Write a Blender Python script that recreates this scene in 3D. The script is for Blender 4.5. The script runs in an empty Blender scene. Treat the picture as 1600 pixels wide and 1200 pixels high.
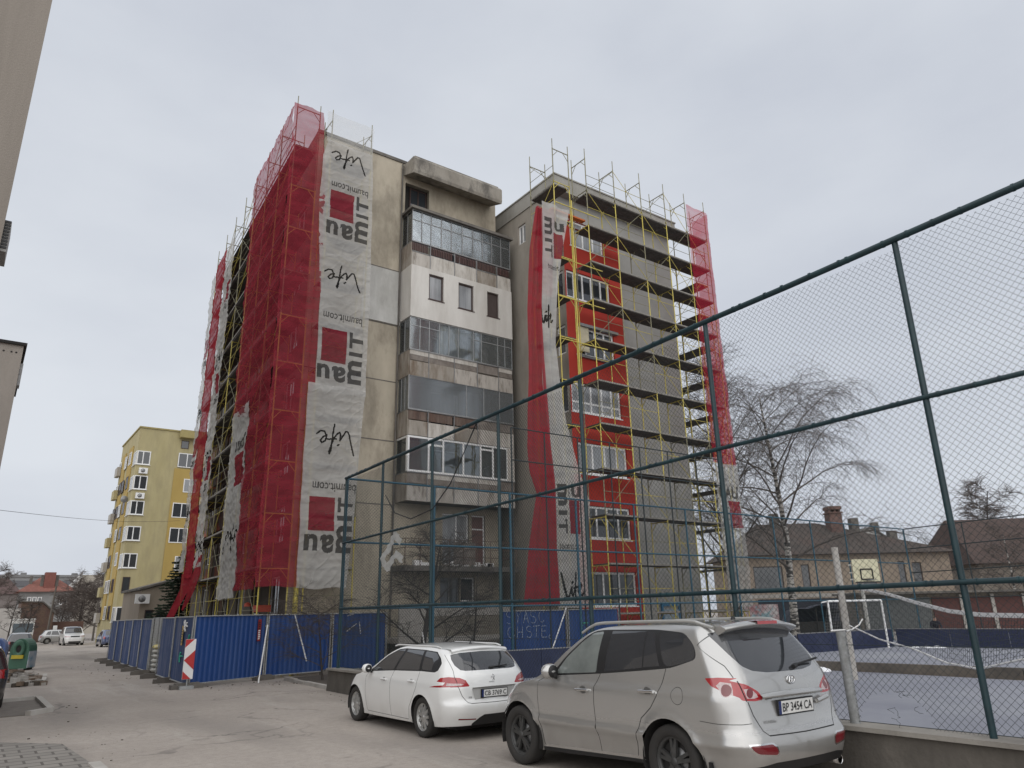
import bpy, bmesh, math, random
import numpy as np
from mathutils import Vector, Matrix, noise
from mathutils.geometry import delaunay_2d_cdt
random.seed(7)
S = bpy.context.scene
COL = S.collection
PI = math.pi

# ------------------------------------------------------------------ objects
def tag(o, label=None, cat=None, group=None, kind=None):
    if label: o['label'] = label
    if cat: o['category'] = cat
    if group: o['group'] = group
    if kind: o['kind'] = kind
    return o

def empty(name, loc=(0, 0, 0), rz=0.0, label=None, cat=None, group=None):
    o = bpy.data.objects.new(name, None)
    o.empty_display_size = 0.3
    COL.objects.link(o)
    o.location = loc
    o.rotation_euler = (0, 0, rz)
    return tag(o, label, cat, group)

class MB:
    """collects geometry, builds ONE mesh object"""
    def __init__(self):
        self.v = []; self.f = []; self.m = []; self.sm = []
    def add(self, vs, fs, mi=0, smooth=False):
        b = len(self.v)
        self.v += [tuple(p) for p in vs]
        for f in fs:
            self.f.append(tuple(b + i for i in f)); self.m.append(mi); self.sm.append(smooth)
    def quad(self, a, b, c, d, mi=0):
        self.add([a, b, c, d], [(0, 1, 2, 3)], mi)
    def box(self, x0, x1, y0, y1, z0, z1, mi=0, top=None):
        vs = [(x0,y0,z0),(x1,y0,z0),(x1,y1,z0),(x0,y1,z0),(x0,y0,z1),(x1,y0,z1),(x1,y1,z1),(x0,y1,z1)]
        fs = [(0,3,2,1),(4,5,6,7),(0,1,5,4),(1,2,6,5),(2,3,7,6),(3,0,4,7)]
        self.add(vs, fs, mi)
    def obox(self, c, ux, uy, hx, hy, z0, z1, mi=0):
        """box with plan axes ux, uy (2D unit vectors) about plan point c"""
        p = []
        for z in (z0, z1):
            for sx, sy in ((-1,-1),(1,-1),(1,1),(-1,1)):
                p.append((c[0]+ux[0]*hx*sx+uy[0]*hy*sy, c[1]+ux[1]*hx*sx+uy[1]*hy*sy, z))
        self.add(p, [(0,3,2,1),(4,5,6,7),(0,1,5,4),(1,2,6,5),(2,3,7,6),(3,0,4,7)], mi)
    def tube(self, a, b, r, n=6, mi=0, r2=None, cap=True, smooth=True):
        a = Vector(a); b = Vector(b); d = b - a
        if d.length < 1e-6: return
        d.normalize()
        u = d.cross(Vector((0, 0, 1)))
        if u.length < 0.05: u = d.cross(Vector((1, 0, 0)))
        u.normalize(); w = d.cross(u)
        r2 = r if r2 is None else r2
        vs = []
        for c, rr in ((a, r), (b, r2)):
            for k in range(n):
                t = 2*PI*k/n
                vs.append(c + u*(rr*math.cos(t)) + w*(rr*math.sin(t)))
        fs = [(k, (k+1) % n, n+(k+1) % n, n+k) for k in range(n)]
        self.add(vs, fs, mi, smooth and n > 4)
        if cap:
            self.add(vs[:n], [tuple(range(n-1, -1, -1))], mi)
            self.add(vs[n:], [tuple(range(n))], mi)
    def path(self, pts, r, n=6, mi=0):
        for i in range(len(pts)-1): self.tube(pts[i], pts[i+1], r, n, mi, cap=(i in (0, len(pts)-2)))
    def prism(self, poly, axis, a, b, mi=0):
        """poly: 2D list; extruded along axis ('x','y','z') from a to b"""
        n = len(poly)
        def P(p, t):
            if axis == 'x': return (t, p[0], p[1])
            if axis == 'y': return (p[0], t, p[1])
            return (p[0], p[1], t)
        vs = [P(p, a) for p in poly] + [P(p, b) for p in poly]
        fs = [tuple(range(n-1, -1, -1)), tuple(range(n, 2*n))] + [(i, (i+1) % n, n+(i+1) % n, n+i) for i in range(n)]
        self.add(vs, fs, mi)
    def lathe(self, prof, c, axis='z', n=24, mi=0, smooth=True):
        """prof: (r,h) list, revolved about axis through c"""
        vs = []
        for r, h in prof:
            for k in range(n):
                t = 2*PI*k/n
                if axis == 'z': vs.append((c[0]+r*math.cos(t), c[1]+r*math.sin(t), c[2]+h))
                elif axis == 'y': vs.append((c[0]+r*math.cos(t), c[1]+h, c[2]+r*math.sin(t)))
                else: vs.append((c[0]+h, c[1]+r*math.cos(t), c[2]+r*math.sin(t)))
        fs = []
        for i in range(len(prof)-1):
            for k in range(n):
                fs.append((i*n+k, i*n+(k+1) % n, (i+1)*n+(k+1) % n, (i+1)*n+k))
        self.add(vs, fs, mi, smooth)
    def build(self, name, mats, parent=None, local=False, recalc=True, label=None):
        if not isinstance(mats, (list, tuple)): mats = [mats]
        off = (0, 0, 0)
        if parent is not None and not local:
            off = world_loc(parent)
        me = bpy.data.meshes.new(name)
        me.from_pydata([(p[0]-off[0], p[1]-off[1], p[2]-off[2]) for p in self.v], [], self.f)
        for m in mats: me.materials.append(m)
        me.polygons.foreach_set('material_index', self.m)
        me.polygons.foreach_set('use_smooth', self.sm)
        if recalc:
            bm = bmesh.new(); bm.from_mesh(me)
            bmesh.ops.recalc_face_normals(bm, faces=bm.faces)
            bm.to_mesh(me); bm.free()
        me.update()
        o = bpy.data.objects.new(name, me)
        COL.objects.link(o)
        if parent is not None: o.parent = parent
        if label: o['label'] = label
        return o

def world_loc(o):
    p = Vector((0, 0, 0))
    while o is not None:
        p += Vector(o.location); o = o.parent
    return p

def dup(o, parent, loc=(0, 0, 0), rz=None):
    c = o.copy(); COL.objects.link(c); c.parent = parent; c.location = loc
    if rz is not None: c.rotation_euler = (0, 0, rz)
    return c

# ------------------------------------------------------------------ materials
def _new(name):
    m = bpy.data.materials.new(name); m.use_nodes = True
    nt = m.node_tree; nt.nodes.clear()
    out = nt.nodes.new('ShaderNodeOutputMaterial')
    return m, nt, out

def col(c): return (c[0], c[1], c[2], 1.0)

def M(name, c, rough=0.8, c2=None, scale=3.0, streak=None, bump=0.0, bscale=40.0, metal=0.0, spec=0.5,
      stain=None, stain_amt=0.5, stain_scale=0.6, stain_cut=(0.45, 0.7), coat=0.0, detail=6.0, alpha=None, translucent=None, fine=0.0):
    """principled + noise mottling; streak stretches noise vertically (rain streaks); stain = second colour blotches"""
    m, nt, out = _new(name); N = nt.nodes.new; L = nt.links.new
    p = N('ShaderNodeBsdfPrincipled')
    p.inputs['Roughness'].default_value = rough
    p.inputs['Metallic'].default_value = metal
    p.inputs['Specular IOR Level'].default_value = spec
    p.inputs['Coat Weight'].default_value = coat
    geo = N('ShaderNodeNewGeometry')
    pos = geo.outputs['Position']
    if c2 is None: c2 = tuple(x*0.8 for x in c)
    mp = N('ShaderNodeMapping'); L(pos, mp.inputs['Vector'])
    if streak: mp.inputs['Scale'].default_value = (1, 1, streak)
    nz = N('ShaderNodeTexNoise'); nz.inputs['Scale'].default_value = scale; nz.inputs['Detail'].default_value = detail
    nz.inputs['Roughness'].default_value = 0.65
    L(mp.outputs[0], nz.inputs['Vector'])
    rp = N('ShaderNodeValToRGB'); rp.color_ramp.elements[0].position = 0.32; rp.color_ramp.elements[1].position = 0.68
    rp.color_ramp.elements[0].color = col(c2); rp.color_ramp.elements[1].color = col(c)
    L(nz.outputs['Fac'], rp.inputs[0])
    cur = rp.outputs[0]
    if stain:
        n2 = N('ShaderNodeTexNoise'); n2.inputs['Scale'].default_value = stain_scale; n2.inputs['Detail'].default_value = 9
        n2.inputs['Roughness'].default_value = 0.7
        mp2 = N('ShaderNodeMapping'); L(pos, mp2.inputs['Vector'])
        mp2.inputs['Location'].default_value = (3.1, 7.7, 1.3)
        mp2.inputs['Scale'].default_value = (1, 1, streak if streak else 1)
        L(mp2.outputs[0], n2.inputs['Vector'])
        r2 = N('ShaderNodeMapRange'); r2.inputs[1].default_value = stain_cut[0]; r2.inputs[2].default_value = stain_cut[1]
        r2.inputs[4].default_value = stain_amt
        L(n2.outputs['Fac'], r2.inputs[0])
        mx = N('ShaderNodeMix'); mx.data_type = 'RGBA'
        L(r2.outputs[0], mx.inputs[0]); L(cur, mx.inputs[6]); mx.inputs[7].default_value = col(stain)
        cur = mx.outputs[2]
    if fine:
        n4 = N('ShaderNodeTexNoise'); n4.inputs['Scale'].default_value = 60; n4.inputs['Detail'].default_value = 3
        L(pos, n4.inputs['Vector'])
        r4 = N('ShaderNodeMapRange'); r4.inputs[1].default_value = 0.3; r4.inputs[2].default_value = 0.7
        r4.inputs[3].default_value = 1-fine; r4.inputs[4].default_value = 1+fine
        L(n4.outputs['Fac'], r4.inputs[0])
        vm = N('ShaderNodeVectorMath'); vm.operation = 'SCALE'
        L(cur, vm.inputs[0]); L(r4.outputs[0], vm.inputs['Scale'])
        cur = vm.outputs[0]
    L(cur, p.inputs['Base Color'])
    if bump:
        nb = N('ShaderNodeTexNoise'); nb.inputs['Scale'].default_value = bscale; nb.inputs['Detail'].default_value = 5
        L(pos, nb.inputs['Vector'])
        bp = N('ShaderNodeBump'); bp.inputs['Strength'].default_value = bump; bp.inputs['Distance'].default_value = 0.02
        L(nb.outputs['Fac'], bp.inputs['Height']); L(bp.outputs[0], p.inputs['Normal'])
    sh = p.outputs[0]
    if translucent:
        tl = N('ShaderNodeBsdfTranslucent'); L(cur, tl.inputs['Color'])
        ms = N('ShaderNodeMixShader'); ms.inputs[0].default_value = translucent
        L(sh, ms.inputs[1]); L(tl.outputs[0], ms.inputs[2]); sh = ms.outputs[0]
    if alpha is not None:
        tr = N('ShaderNodeBsdfTransparent')
        ms = N('ShaderNodeMixShader'); ms.inputs[0].default_value = alpha
        L(tr.outputs[0], ms.inputs[1]); L(sh, ms.inputs[2]); sh = ms.outputs[0]
    L(sh, out.inputs['Surface'])
    return m

def glass(name, tint=(0.5, 0.55, 0.58), trans=0.6, rough=0.03):
    m, nt, out = _new(name); N = nt.nodes.new; L = nt.links.new
    g = N('ShaderNodeBsdfGlossy'); g.inputs['Roughness'].default_value = rough; g.inputs['Color'].default_value = (0.85, 0.88, 0.9, 1)
    t = N('ShaderNodeBsdfTransparent'); t.inputs['Color'].default_value = col(tint)
    d = N('ShaderNodeBsdfDiffuse'); d.inputs['Color'].default_value = (0.26, 0.28, 0.29, 1)
    f = N('ShaderNodeFresnel'); f.inputs['IOR'].default_value = 1.6
    m1 = N('ShaderNodeMixShader'); m1.inputs[0].default_value = 1-trans
    L(t.outputs[0], m1.inputs[1]); L(d.outputs[0], m1.inputs[2])
    geo = N('ShaderNodeNewGeometry')
    nz = N('ShaderNodeTexNoise'); nz.inputs['Scale'].default_value = 1.3; L(geo.outputs['Position'], nz.inputs['Vector'])
    bp = N('ShaderNodeBump'); bp.inputs['Strength'].default_value = 0.06; bp.inputs['Distance'].default_value = 0.1
    L(nz.outputs['Fac'], bp.inputs['Height']); L(bp.outputs[0], g.inputs['Normal'])
    m2 = N('ShaderNodeMixShader')
    ma = N('ShaderNodeMath'); ma.operation = 'MULTIPLY_ADD'; ma.inputs[1].default_value = 0.9; ma.inputs[2].default_value = 0.06
    L(f.outputs[0], ma.inputs[0]); L(ma.outputs[0], m2.inputs[0]); L(m1.outputs[0], m2.inputs[1]); L(g.outputs[0], m2.inputs[2])
    L(m2.outputs[0], out.inputs['Surface'])
    return m

def paint(name, c, metal=0.0, rough=0.35, coat=1.0, dirt=(0.22, 0.19, 0.16), dirt_amt=0.25):
    m, nt, out = _new(name); N = nt.nodes.new; L = nt.links.new
    p = N('ShaderNodeBsdfPrincipled')
    p.inputs['Metallic'].default_value = metal; p.inputs['Roughness'].default_value = rough
    p.inputs['Coat Weight'].default_value = coat; p.inputs['Coat Roughness'].default_value = 0.03; p.inputs['Coat IOR'].default_value = 1.6
    tc = N('ShaderNodeTexCoord')
    sx = N('ShaderNodeSeparateXYZ'); L(tc.outputs['Object'], sx.inputs[0])
    nz = N('ShaderNodeTexNoise'); nz.inputs['Scale'].default_value = 4; nz.inputs['Detail'].default_value = 8
    L(tc.outputs['Object'], nz.inputs['Vector'])
    # road grime thrown up on the lower body
    mr = N('ShaderNodeMapRange'); mr.inputs[1].default_value = 0.75; mr.inputs[2].default_value = 0.15
    L(sx.outputs[2], mr.inputs[0])
    mu = N('ShaderNodeMath'); mu.operation = 'MULTIPLY'; L(mr.outputs[0], mu.inputs[0]); L(nz.outputs['Fac'], mu.inputs[1])
    m3 = N('ShaderNodeMath'); m3.operation = 'MULTIPLY'; m3.inputs[1].default_value = dirt_amt*2; L(mu.outputs[0], m3.inputs[0])
    mx = N('ShaderNodeMix'); mx.data_type = 'RGBA'; mx.inputs[6].default_value = col(c); mx.inputs[7].default_value = col(dirt)
    L(m3.outputs[0], mx.inputs[0]); L(mx.outputs[2], p.inputs['Base Color'])
    ra = N('ShaderNodeMath'); ra.operation = 'MULTIPLY_ADD'; ra.inputs[1].default_value = 0.5; ra.inputs[2].default_value = rough
    L(m3.outputs[0], ra.inputs[0]); L(ra.outputs[0], p.inputs['Roughness'])
    L(p.outputs[0], out.inputs['Surface'])
    return m

def brick_mat(name, c1, c2, mortar, scale=1.0, bw=0.25, bh=0.075, axis='xz', stain=None, amt=0.4, ms=0.012, off=0.5):
    """brick / tile / plank pattern in world units, on vertical walls (xz or yz) or the ground (xy)"""
    m, nt, out = _new(name); N = nt.nodes.new; L = nt.links.new
    p = N('ShaderNodeBsdfPrincipled'); p.inputs['Roughness'].default_value = 0.9
    geo = N('ShaderNodeNewGeometry'); sp = N('ShaderNodeSeparateXYZ'); L(geo.outputs['Position'], sp.inputs[0])
    cb = N('ShaderNodeCombineXYZ')
    i = {'x': 0, 'y': 1, 'z': 2}
    L(sp.outputs[i[axis[0]]], cb.inputs[0]); L(sp.outputs[i[axis[1]]], cb.inputs[1])
    b = N('ShaderNodeTexBrick'); L(cb.outputs[0], b.inputs['Vector'])
    b.offset = off
    b.inputs['Color1'].default_value = col(c1); b.inputs['Color2'].default_value = col(c2); b.inputs['Mortar'].default_value = col(mortar)
    b.inputs['Scale'].default_value = scale; b.inputs['Brick Width'].default_value = bw; b.inputs['Row Height'].default_value = bh
    b.inputs['Mortar Size'].default_value = ms
    cur = b.outputs['Color']
    nz = N('ShaderNodeTexNoise'); nz.inputs['Scale'].default_value = 1.2; nz.inputs['Detail'].default_value = 8
    L(geo.outputs['Position'], nz.inputs['Vector'])
    mr = N('ShaderNodeMapRange'); mr.inputs[1].default_value = 0.4; mr.inputs[2].default_value = 0.75; mr.inputs[4].default_value = amt
    L(nz.outputs['Fac'], mr.inputs[0])
    mx = N('ShaderNodeMix'); mx.data_type = 'RGBA'; L(mr.outputs[0], mx.inputs[0]); L(cur, mx.inputs[6])
    mx.inputs[7].default_value = col(stain if stain else tuple(x*0.5 for x in c1))
    L(mx.outputs[2], p.inputs['Base Color'])
    bp = N('ShaderNodeBump'); bp.inputs['Strength'].default_value = 0.5; bp.inputs['Distance'].default_value = 0.01
    inv = N('ShaderNodeMath'); inv.operation = 'SUBTRACT'; inv.inputs[0].default_value = 1; L(b.outputs['Fac'], inv.inputs[1])
    L(inv.outputs[0], bp.inputs['Height']); L(bp.outputs[0], p.inputs['Normal'])
    L(p.outputs[0], out.inputs['Surface'])
    return m

def rib_mat(name, c, c2, axis='x', pitch=0.2, rough=0.6, depth=0.5):
    """painted sheet with fine ribs (bump) and grimy streaks"""
    return M(name, c, rough, c2=c2, scale=2.5, streak=0.15)

# common palette
mt = {}
mt['asph_dummy'] = None
mt['conc'] = M('concrete', (0.30, 0.28, 0.25), 0.9, (0.21, 0.195, 0.17), 1.5, streak=0.5, bump=0.3, stain=(0.10, 0.09, 0.08), stain_amt=0.6)
mt['conc_l'] = M('concrete_light', (0.46, 0.44, 0.41), 0.9, (0.36, 0.34, 0.31), 2.0, streak=0.3, bump=0.2, stain=(0.2, 0.18, 0.15), stain_amt=0.5)
mt['conc_d'] = M('concrete_dark', (0.19, 0.175, 0.155), 0.92, (0.11, 0.10, 0.09), 1.2, streak=0.5, bump=0.4, stain=(0.05, 0.045, 0.04), stain_amt=0.7)
mt['beige'] = M('beige_render', (0.48, 0.425, 0.335), 0.92, (0.36, 0.32, 0.25), 0.9, streak=0.45, bump=0.35, stain=(0.17, 0.145, 0.11), stain_amt=0.7, stain_scale=0.7, stain_cut=(.46, .66))
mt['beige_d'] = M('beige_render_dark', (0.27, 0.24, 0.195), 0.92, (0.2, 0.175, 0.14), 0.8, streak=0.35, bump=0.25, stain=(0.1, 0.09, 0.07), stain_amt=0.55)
mt['whitewall'] = M('white_render', (0.66, 0.64, 0.60), 0.9, (0.57, 0.55, 0.51), 1.6, streak=0.25, bump=0.15, stain=(0.38, 0.35, 0.31), stain_amt=0.5, stain_scale=0.9)
mt['wht'] = M('white_pvc', (0.80, 0.80, 0.79), 0.4, (0.72, 0.72, 0.71), 2.0)
mt['brownf'] = M('brown_frame', (0.055, 0.032, 0.028), 0.5)
mt['slat'] = M('brown_slats', (0.085, 0.04, 0.035), 0.7, (0.05, 0.025, 0.022), 8, streak=0.2)
mt['rust'] = M('rusty_sheet', (0.16, 0.10, 0.075), 0.85, (0.09, 0.06, 0.05), 5, streak=0.2, stain=(0.3, 0.26, 0.22), stain_amt=0.5, stain_scale=2)
mt['metalg'] = M('grey_metal', (0.30, 0.30, 0.30), 0.5, (0.2, 0.2, 0.2), 6, metal=0.6)
mt['galv'] = M('galvanised', (0.42, 0.43, 0.43), 0.5, (0.30, 0.31, 0.31), 14, metal=0.5)
mt['black'] = M('black_plastic', (0.011, 0.011, 0.012), 0.5)
mt['dark'] = M('dark_void', (0.025, 0.023, 0.022), 0.9)
mt['pane'] = M('pane_dark', (0.035, 0.04, 0.045), 0.05, (0.03, 0.034, 0.04), 1.0, spec=0.9)
mt['pane_l'] = M('pane_curtain', (0.36, 0.37, 0.38), 0.15, (0.16, 0.17, 0.18), 2.2, streak=0.1, spec=0.8)
mt['gl'] = glass('balcony_glass', (0.86, 0.89, 0.90), 0.80, .08)
mt['curtain'] = M('curtain', (0.66, 0.66, 0.64), 0.9, (0.46, 0.46, 0.45), 9, streak=0.03)
mt['yel'] = M('yellow_tube', (0.66, 0.55, 0.10), 0.5, (0.52, 0.43, 0.09), 5, stain=(0.28, 0.24, 0.14), stain_amt=0.7, stain_scale=2.5, metal=0.1)
mt['yel2'] = M('weathered_tube', (0.30, 0.28, 0.16), 0.6, (0.19, 0.18, 0.13), 5, stain=(0.14, 0.12, 0.09), stain_amt=0.7, stain_scale=3, metal=0.2)
mt['plank'] = M('platform_plank', (0.105, 0.095, 0.085), 0.85, (0.06, 0.055, 0.05), 6, stain=(0.03, 0.028, 0.026), stain_amt=0.6, stain_scale=2)
mt['plankt'] = M('platform_edge', (0.28, 0.26, 0.23), 0.8, (0.17, 0.16, 0.14), 5)
mt['teal'] = M('teal_paint', (0.006, 0.028, 0.036), 0.45, (0.0045, 0.021, 0.027), 6, stain=(0.014, 0.06, 0.068), stain_amt=0.5, stain_scale=3)
mt['wire'] = M('fence_wire', (0.022, 0.032, 0.035), 0.6)
mt['blue'] = M('blue_sheet', (0.009, 0.052, 0.205), 0.5, (0.008, 0.043, 0.172), 2.5, streak=0.12, stain=(0.05, 0.09, 0.20), stain_amt=0.5, stain_scale=2.2)
mt['blue_w'] = M('blue_sheet_worn', (0.022, 0.055, 0.155), 0.55, (0.014, 0.04, 0.13), 2.5, streak=0.12, stain=(0.20, 0.21, 0.27), stain_amt=0.75, stain_scale=2.6)
mt['navy'] = M('navy_board', (0.013, 0.021, 0.062), 0.6, (0.009, 0.014, 0.045), 3, stain=(0.05, 0.06, 0.1), stain_amt=0.4)
mt['redwall'] = M('red_render', (0.38, 0.030, 0.017), 0.85, (0.33, 0.025, 0.015), 1.2, bump=0.1)
mt['greywall'] = M('grey_render', (0.35, 0.345, 0.325), 0.9, (0.31, 0.305, 0.285), 1.2, bump=0.12, stain=(0.23, 0.225, 0.21), stain_amt=0.35)
mt['orange'] = M('orange_board', (0.55, 0.13, 0.02), 0.7)
mt['tyre'] = M('tyre', (0.022, 0.021, 0.020), 0.85, (0.03, 0.027, 0.024), 9, bump=0.2)
mt['chrome'] = M('chrome', (0.7, 0.7, 0.7), 0.12, (0.65, 0.65, 0.65), 3, metal=1.0)
mt['seam'] = M('seam', (0.012, 0.012, 0.012), 0.8)
mt['cglass'] = M('car_glass', (0.040, 0.042, 0.046), 0.03, (0.028, 0.03, 0.034), 2, spec=0.9, coat=0.4)
mt['cglass_f'] = M('car_glass_clear', (0.20, 0.22, 0.21), 0.03, (0.13, 0.145, 0.14), 2, spec=0.9, coat=0.4)
mt['redl'] = M('red_lens', (0.36, 0.010, 0.015), 0.1, (0.28, 0.008, 0.012), 8, spec=0.8, coat=0.8)
mt['redl_d'] = M('dark_red_lens', (0.16, 0.008, 0.014), 0.15, spec=0.8, coat=0.6)
mt['clearl'] = M('clear_lens', (0.58, 0.46, 0.46), 0.12, (0.36, 0.27, 0.27), 30, spec=0.8, coat=0.8)
mt['platew'] = M('plate_white', (0.72, 0.72, 0.70), 0.4)
mt['plateb'] = M('plate_blue', (0.02, 0.035, 0.14), 0.4)
mt['ink'] = M('black_ink', (0.012, 0.012, 0.013), 0.5)
mt['soil'] = M('soil', (0.10, 0.085, 0.07), 0.95, (0.06, 0.05, 0.04), 5, bump=0.8, bscale=15)
mt['snow'] = M('snow', (0.85, 0.86, 0.88), 0.6, (0.75, 0.77, 0.8), 6)
# ------------------------------------------------------------------ camera, sky, light
f_px, pitch, roll, yaw, H = 1126.94, 0.30430, -0.021686, -0.63133, 2.05
def cam_setup():
    cp, sp = math.cos(pitch), math.sin(pitch); cr, sr = math.cos(roll), math.sin(roll)
    fw = Vector((0, cp, sp)); up0 = Vector((0, -sp, cp)); rt0 = Vector((1, 0, 0))
    rt = cr*rt0 + sr*up0; up = -sr*rt0 + cr*up0
    Zt = Matrix.Rotation(yaw, 3, 'Z')
    rt, up, fw = Zt @ rt, Zt @ up, Zt @ fw
    cam = bpy.data.cameras.new('camera'); o = bpy.data.objects.new('camera', cam); COL.objects.link(o)
    m = Matrix((rt, up, -fw)).transposed().to_4x4(); m.translation = Vector((0, 0, H))
    o.matrix_world = m
    cam.sensor_width = 36; cam.sensor_fit = 'HORIZONTAL'; cam.lens = 36*f_px/1600
    cam.clip_start = 0.1; cam.clip_end = 3000
    S.camera = o
cam_setup()

SUN_EL, SUN_AZ = math.radians(38), math.radians(218)     # azimuth clockwise from +Y
w = bpy.data.worlds.new('World'); S.world = w; w.use_nodes = True
nt = w.node_tree; nt.nodes.clear(); N = nt.nodes.new; L = nt.links.new
sky = N('ShaderNodeTexSky'); sky.sky_type = 'NISHITA'; sky.sun_disc = False
sky.sun_elevation = SUN_EL; sky.sun_rotation = SUN_AZ; sky.air_density = 1.0; sky.dust_density = 4.0
hs = N('ShaderNodeHueSaturation'); hs.inputs['Saturation'].default_value = 0.35; hs.inputs['Value'].default_value = 0.8; L(sky.outputs[0], hs.inputs['Color'])
tc = N('ShaderNodeTexCoord'); mp = N('ShaderNodeMapping'); mp.inputs['Scale'].default_value = (1, 1, 2.2); L(tc.outputs['Generated'], mp.inputs[0])
nz = N('ShaderNodeTexNoise'); nz.inputs['Scale'].default_value = 1.7; nz.inputs['Detail'].default_value = 7; nz.inputs['Roughness'].default_value = 0.5
L(mp.outputs[0], nz.inputs['Vector'])
rp = N('ShaderNodeValToRGB'); rp.color_ramp.elements[0].position = 0.34; rp.color_ramp.elements[1].position = 0.66
rp.color_ramp.elements[0].color = (0.615, 0.655, 0.735, 1); rp.color_ramp.elements[1].color = (0.765, 0.805, 0.865, 1)
L(nz.outputs['Fac'], rp.inputs[0])
sc = N('ShaderNodeVectorMath'); sc.operation = 'SCALE'; sc.inputs['Scale'].default_value = 10.0; L(rp.outputs[0], sc.inputs[0])
mx = N('ShaderNodeMix'); mx.data_type = 'RGBA'; mx.inputs[0].default_value = 0.90          # cloud cover over the clear sky
L(hs.outputs[0], mx.inputs[6]); L(sc.outputs[0], mx.inputs[7])
bg = N('ShaderNodeBackground'); bg.inputs['Strength'].default_value = 0.1; L(mx.outputs[2], bg.inputs['Color'])
wo = N('ShaderNodeOutputWorld'); L(bg.outputs[0], wo.inputs['Surface'])

sl = bpy.data.lights.new('sun', 'SUN'); sl.energy = 2.2; sl.angle = math.radians(120); sl.color = (1.0, 0.96, 0.91)
so = bpy.data.objects.new('sun', sl); COL.objects.link(so)
sd = Vector((math.sin(SUN_AZ)*math.cos(SUN_EL), math.cos(SUN_AZ)*math.cos(SUN_EL), math.sin(SUN_EL)))
so.rotation_euler = (-sd).to_track_quat('-Z', 'Y').to_euler()
vs_ = S.view_settings; vs_.view_transform = 'Standard'; vs_.look = 'None'; vs_.exposure = 0.0; vs_.gamma = 1.0

# ------------------------------------------------------------------ ground
def gz(y): return -0.0055*max(0.0, y-24.0) + (0.018*(9-y) if y < 9 else 0)      # the street falls away gently

def ground_mat():
    m, nt, out = _new('asphalt'); N = nt.nodes.new; L = nt.links.new
    p = N('ShaderNodeBsdfPrincipled'); p.inputs['Roughness'].default_value = 0.85
    geo = N('ShaderNodeNewGeometry'); pos = geo.outputs['Position']
    def noise_(scale, detail=8, rough=0.6, stretch=None, loc=(0, 0, 0)):
        mp = N('ShaderNodeMapping'); L(pos, mp.inputs[0]); mp.inputs['Location'].default_value = loc
        if stretch: mp.inputs['Scale'].default_value = stretch
        n = N('ShaderNodeTexNoise'); n.inputs['Scale'].default_value = scale; n.inputs['Detail'].default_value = detail
        n.inputs['Roughness'].default_value = rough; L(mp.outputs[0], n.inputs['Vector']); return n.outputs['Fac']
    def mr(x, a, b, c, d):
        n = N('ShaderNodeMapRange'); n.inputs[1].default_value = a; n.inputs[2].default_value = b; n.inputs[3].default_value = c; n.inputs[4].default_value = d
        L(x, n.inputs[0]); return n.outputs[0]
    def mix(fac, a, b):
        n = N('ShaderNodeMix'); n.data_type = 'RGBA'; L(fac, n.inputs[0])
        if isinstance(a, tuple): n.inputs[6].default_value = col(a)
        else: L(a, n.inputs[6])
        if isinstance(b, tuple): n.inputs[7].default_value = col(b)
        else: L(b, n.inputs[7])
        return n.outputs[2]
    c = mix(mr(noise_(0.35), .35, .65, 0, 1), (0.355, 0.312, 0.272), (0.44, 0.39, 0.343))
    c = mix(mr(noise_(0.5, 6, .5, (1, .22, 1), (5, 2, 0)), .50, .66, 0, .8), c, (0.265, 0.237, 0.211))   # dragged wheel tracks
    c = mix(mr(noise_(1.1, 7, .6, (1, .10, 1), (2, 6, 0)), .56, .66, 0, .55), c, (0.48, 0.44, 0.395))          # worn dusty lanes
    c = mix(mr(noise_(2.3, 9, .7, None, (9, 1, 0)), .56, .72, 0, .45), c, (0.50, 0.455, 0.41))          # dusty patches
    c = mix(mr(noise_(0.9, 10, .75, (.6, 1, 1), (1, 8, 0)), .61, .68, 0, .7), c, (0.12, 0.108, 0.098))   # oil and damp spots
    # cracks
    v = N('ShaderNodeTexVoronoi'); v.feature = 'DISTANCE_TO_EDGE'; v.inputs['Scale'].default_value = 0.32
    mpv = N('ShaderNodeMapping'); L(pos, mpv.inputs[0])
    nzv = N('ShaderNodeTexNoise'); nzv.inputs['Scale'].default_value = 1.1; nzv.inputs['Detail'].default_value = 6; L(pos, nzv.inputs['Vector'])
    va = N('ShaderNodeVectorMath'); va.operation = 'MULTIPLY_ADD'; va.inputs[1].default_value = (1.6, 1.6, 0); L(nzv.outputs['Color'], va.inputs[0]); L(mpv.outputs[0], va.inputs[2])
    L(va.outputs[0], v.inputs['Vector'])
    ck = mr(v.outputs['Distance'], 0.004, 0.012, 0.75, 0)
    ckm = N('ShaderNodeMath'); ckm.operation = 'MULTIPLY'; L(ck, ckm.inputs[0]); L(mr(noise_(0.22, 3, .5, None, (3, 3, 0)), .5, .6, 0, 1), ckm.inputs[1])
    c = mix(ckm.outputs[0], c, (0.09, 0.08, 0.075))
    c = mix(mr(noise_(7, 9, .75, None, (4, 4, 0)), .44, .66, 0, .42), c, (0.215, 0.193, 0.172))
    c = mix(mr(noise_(24, 6, .7, None, (8, 3, 0)), .56, .70, 0, .5), c, (0.13, 0.118, 0.106))
    c = mix(mr(noise_(55, 3, .6), .35, .7, 0, .38), c, (0.185, 0.168, 0.153))
    L(c, p.inputs['Base Color'])
    b = N('ShaderNodeBump'); b.inputs['Strength'].default_value = .5; b.inputs['Distance'].default_value = .012
    L(noise_(45, 5), b.inputs['Height']); L(b.outputs[0], p.inputs['Normal'])
    L(p.outputs[0], out.inputs['Surface'])
    return m
MG = ground_mat()
b = MB()
ys = [-60, -10, 9, 24, 60, 100, 150, 250, 500, 1500]
xs = [-1200, -200, -60, -20, 0, 8.66, 8.72, 20, 60, 200, 1200]
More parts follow.
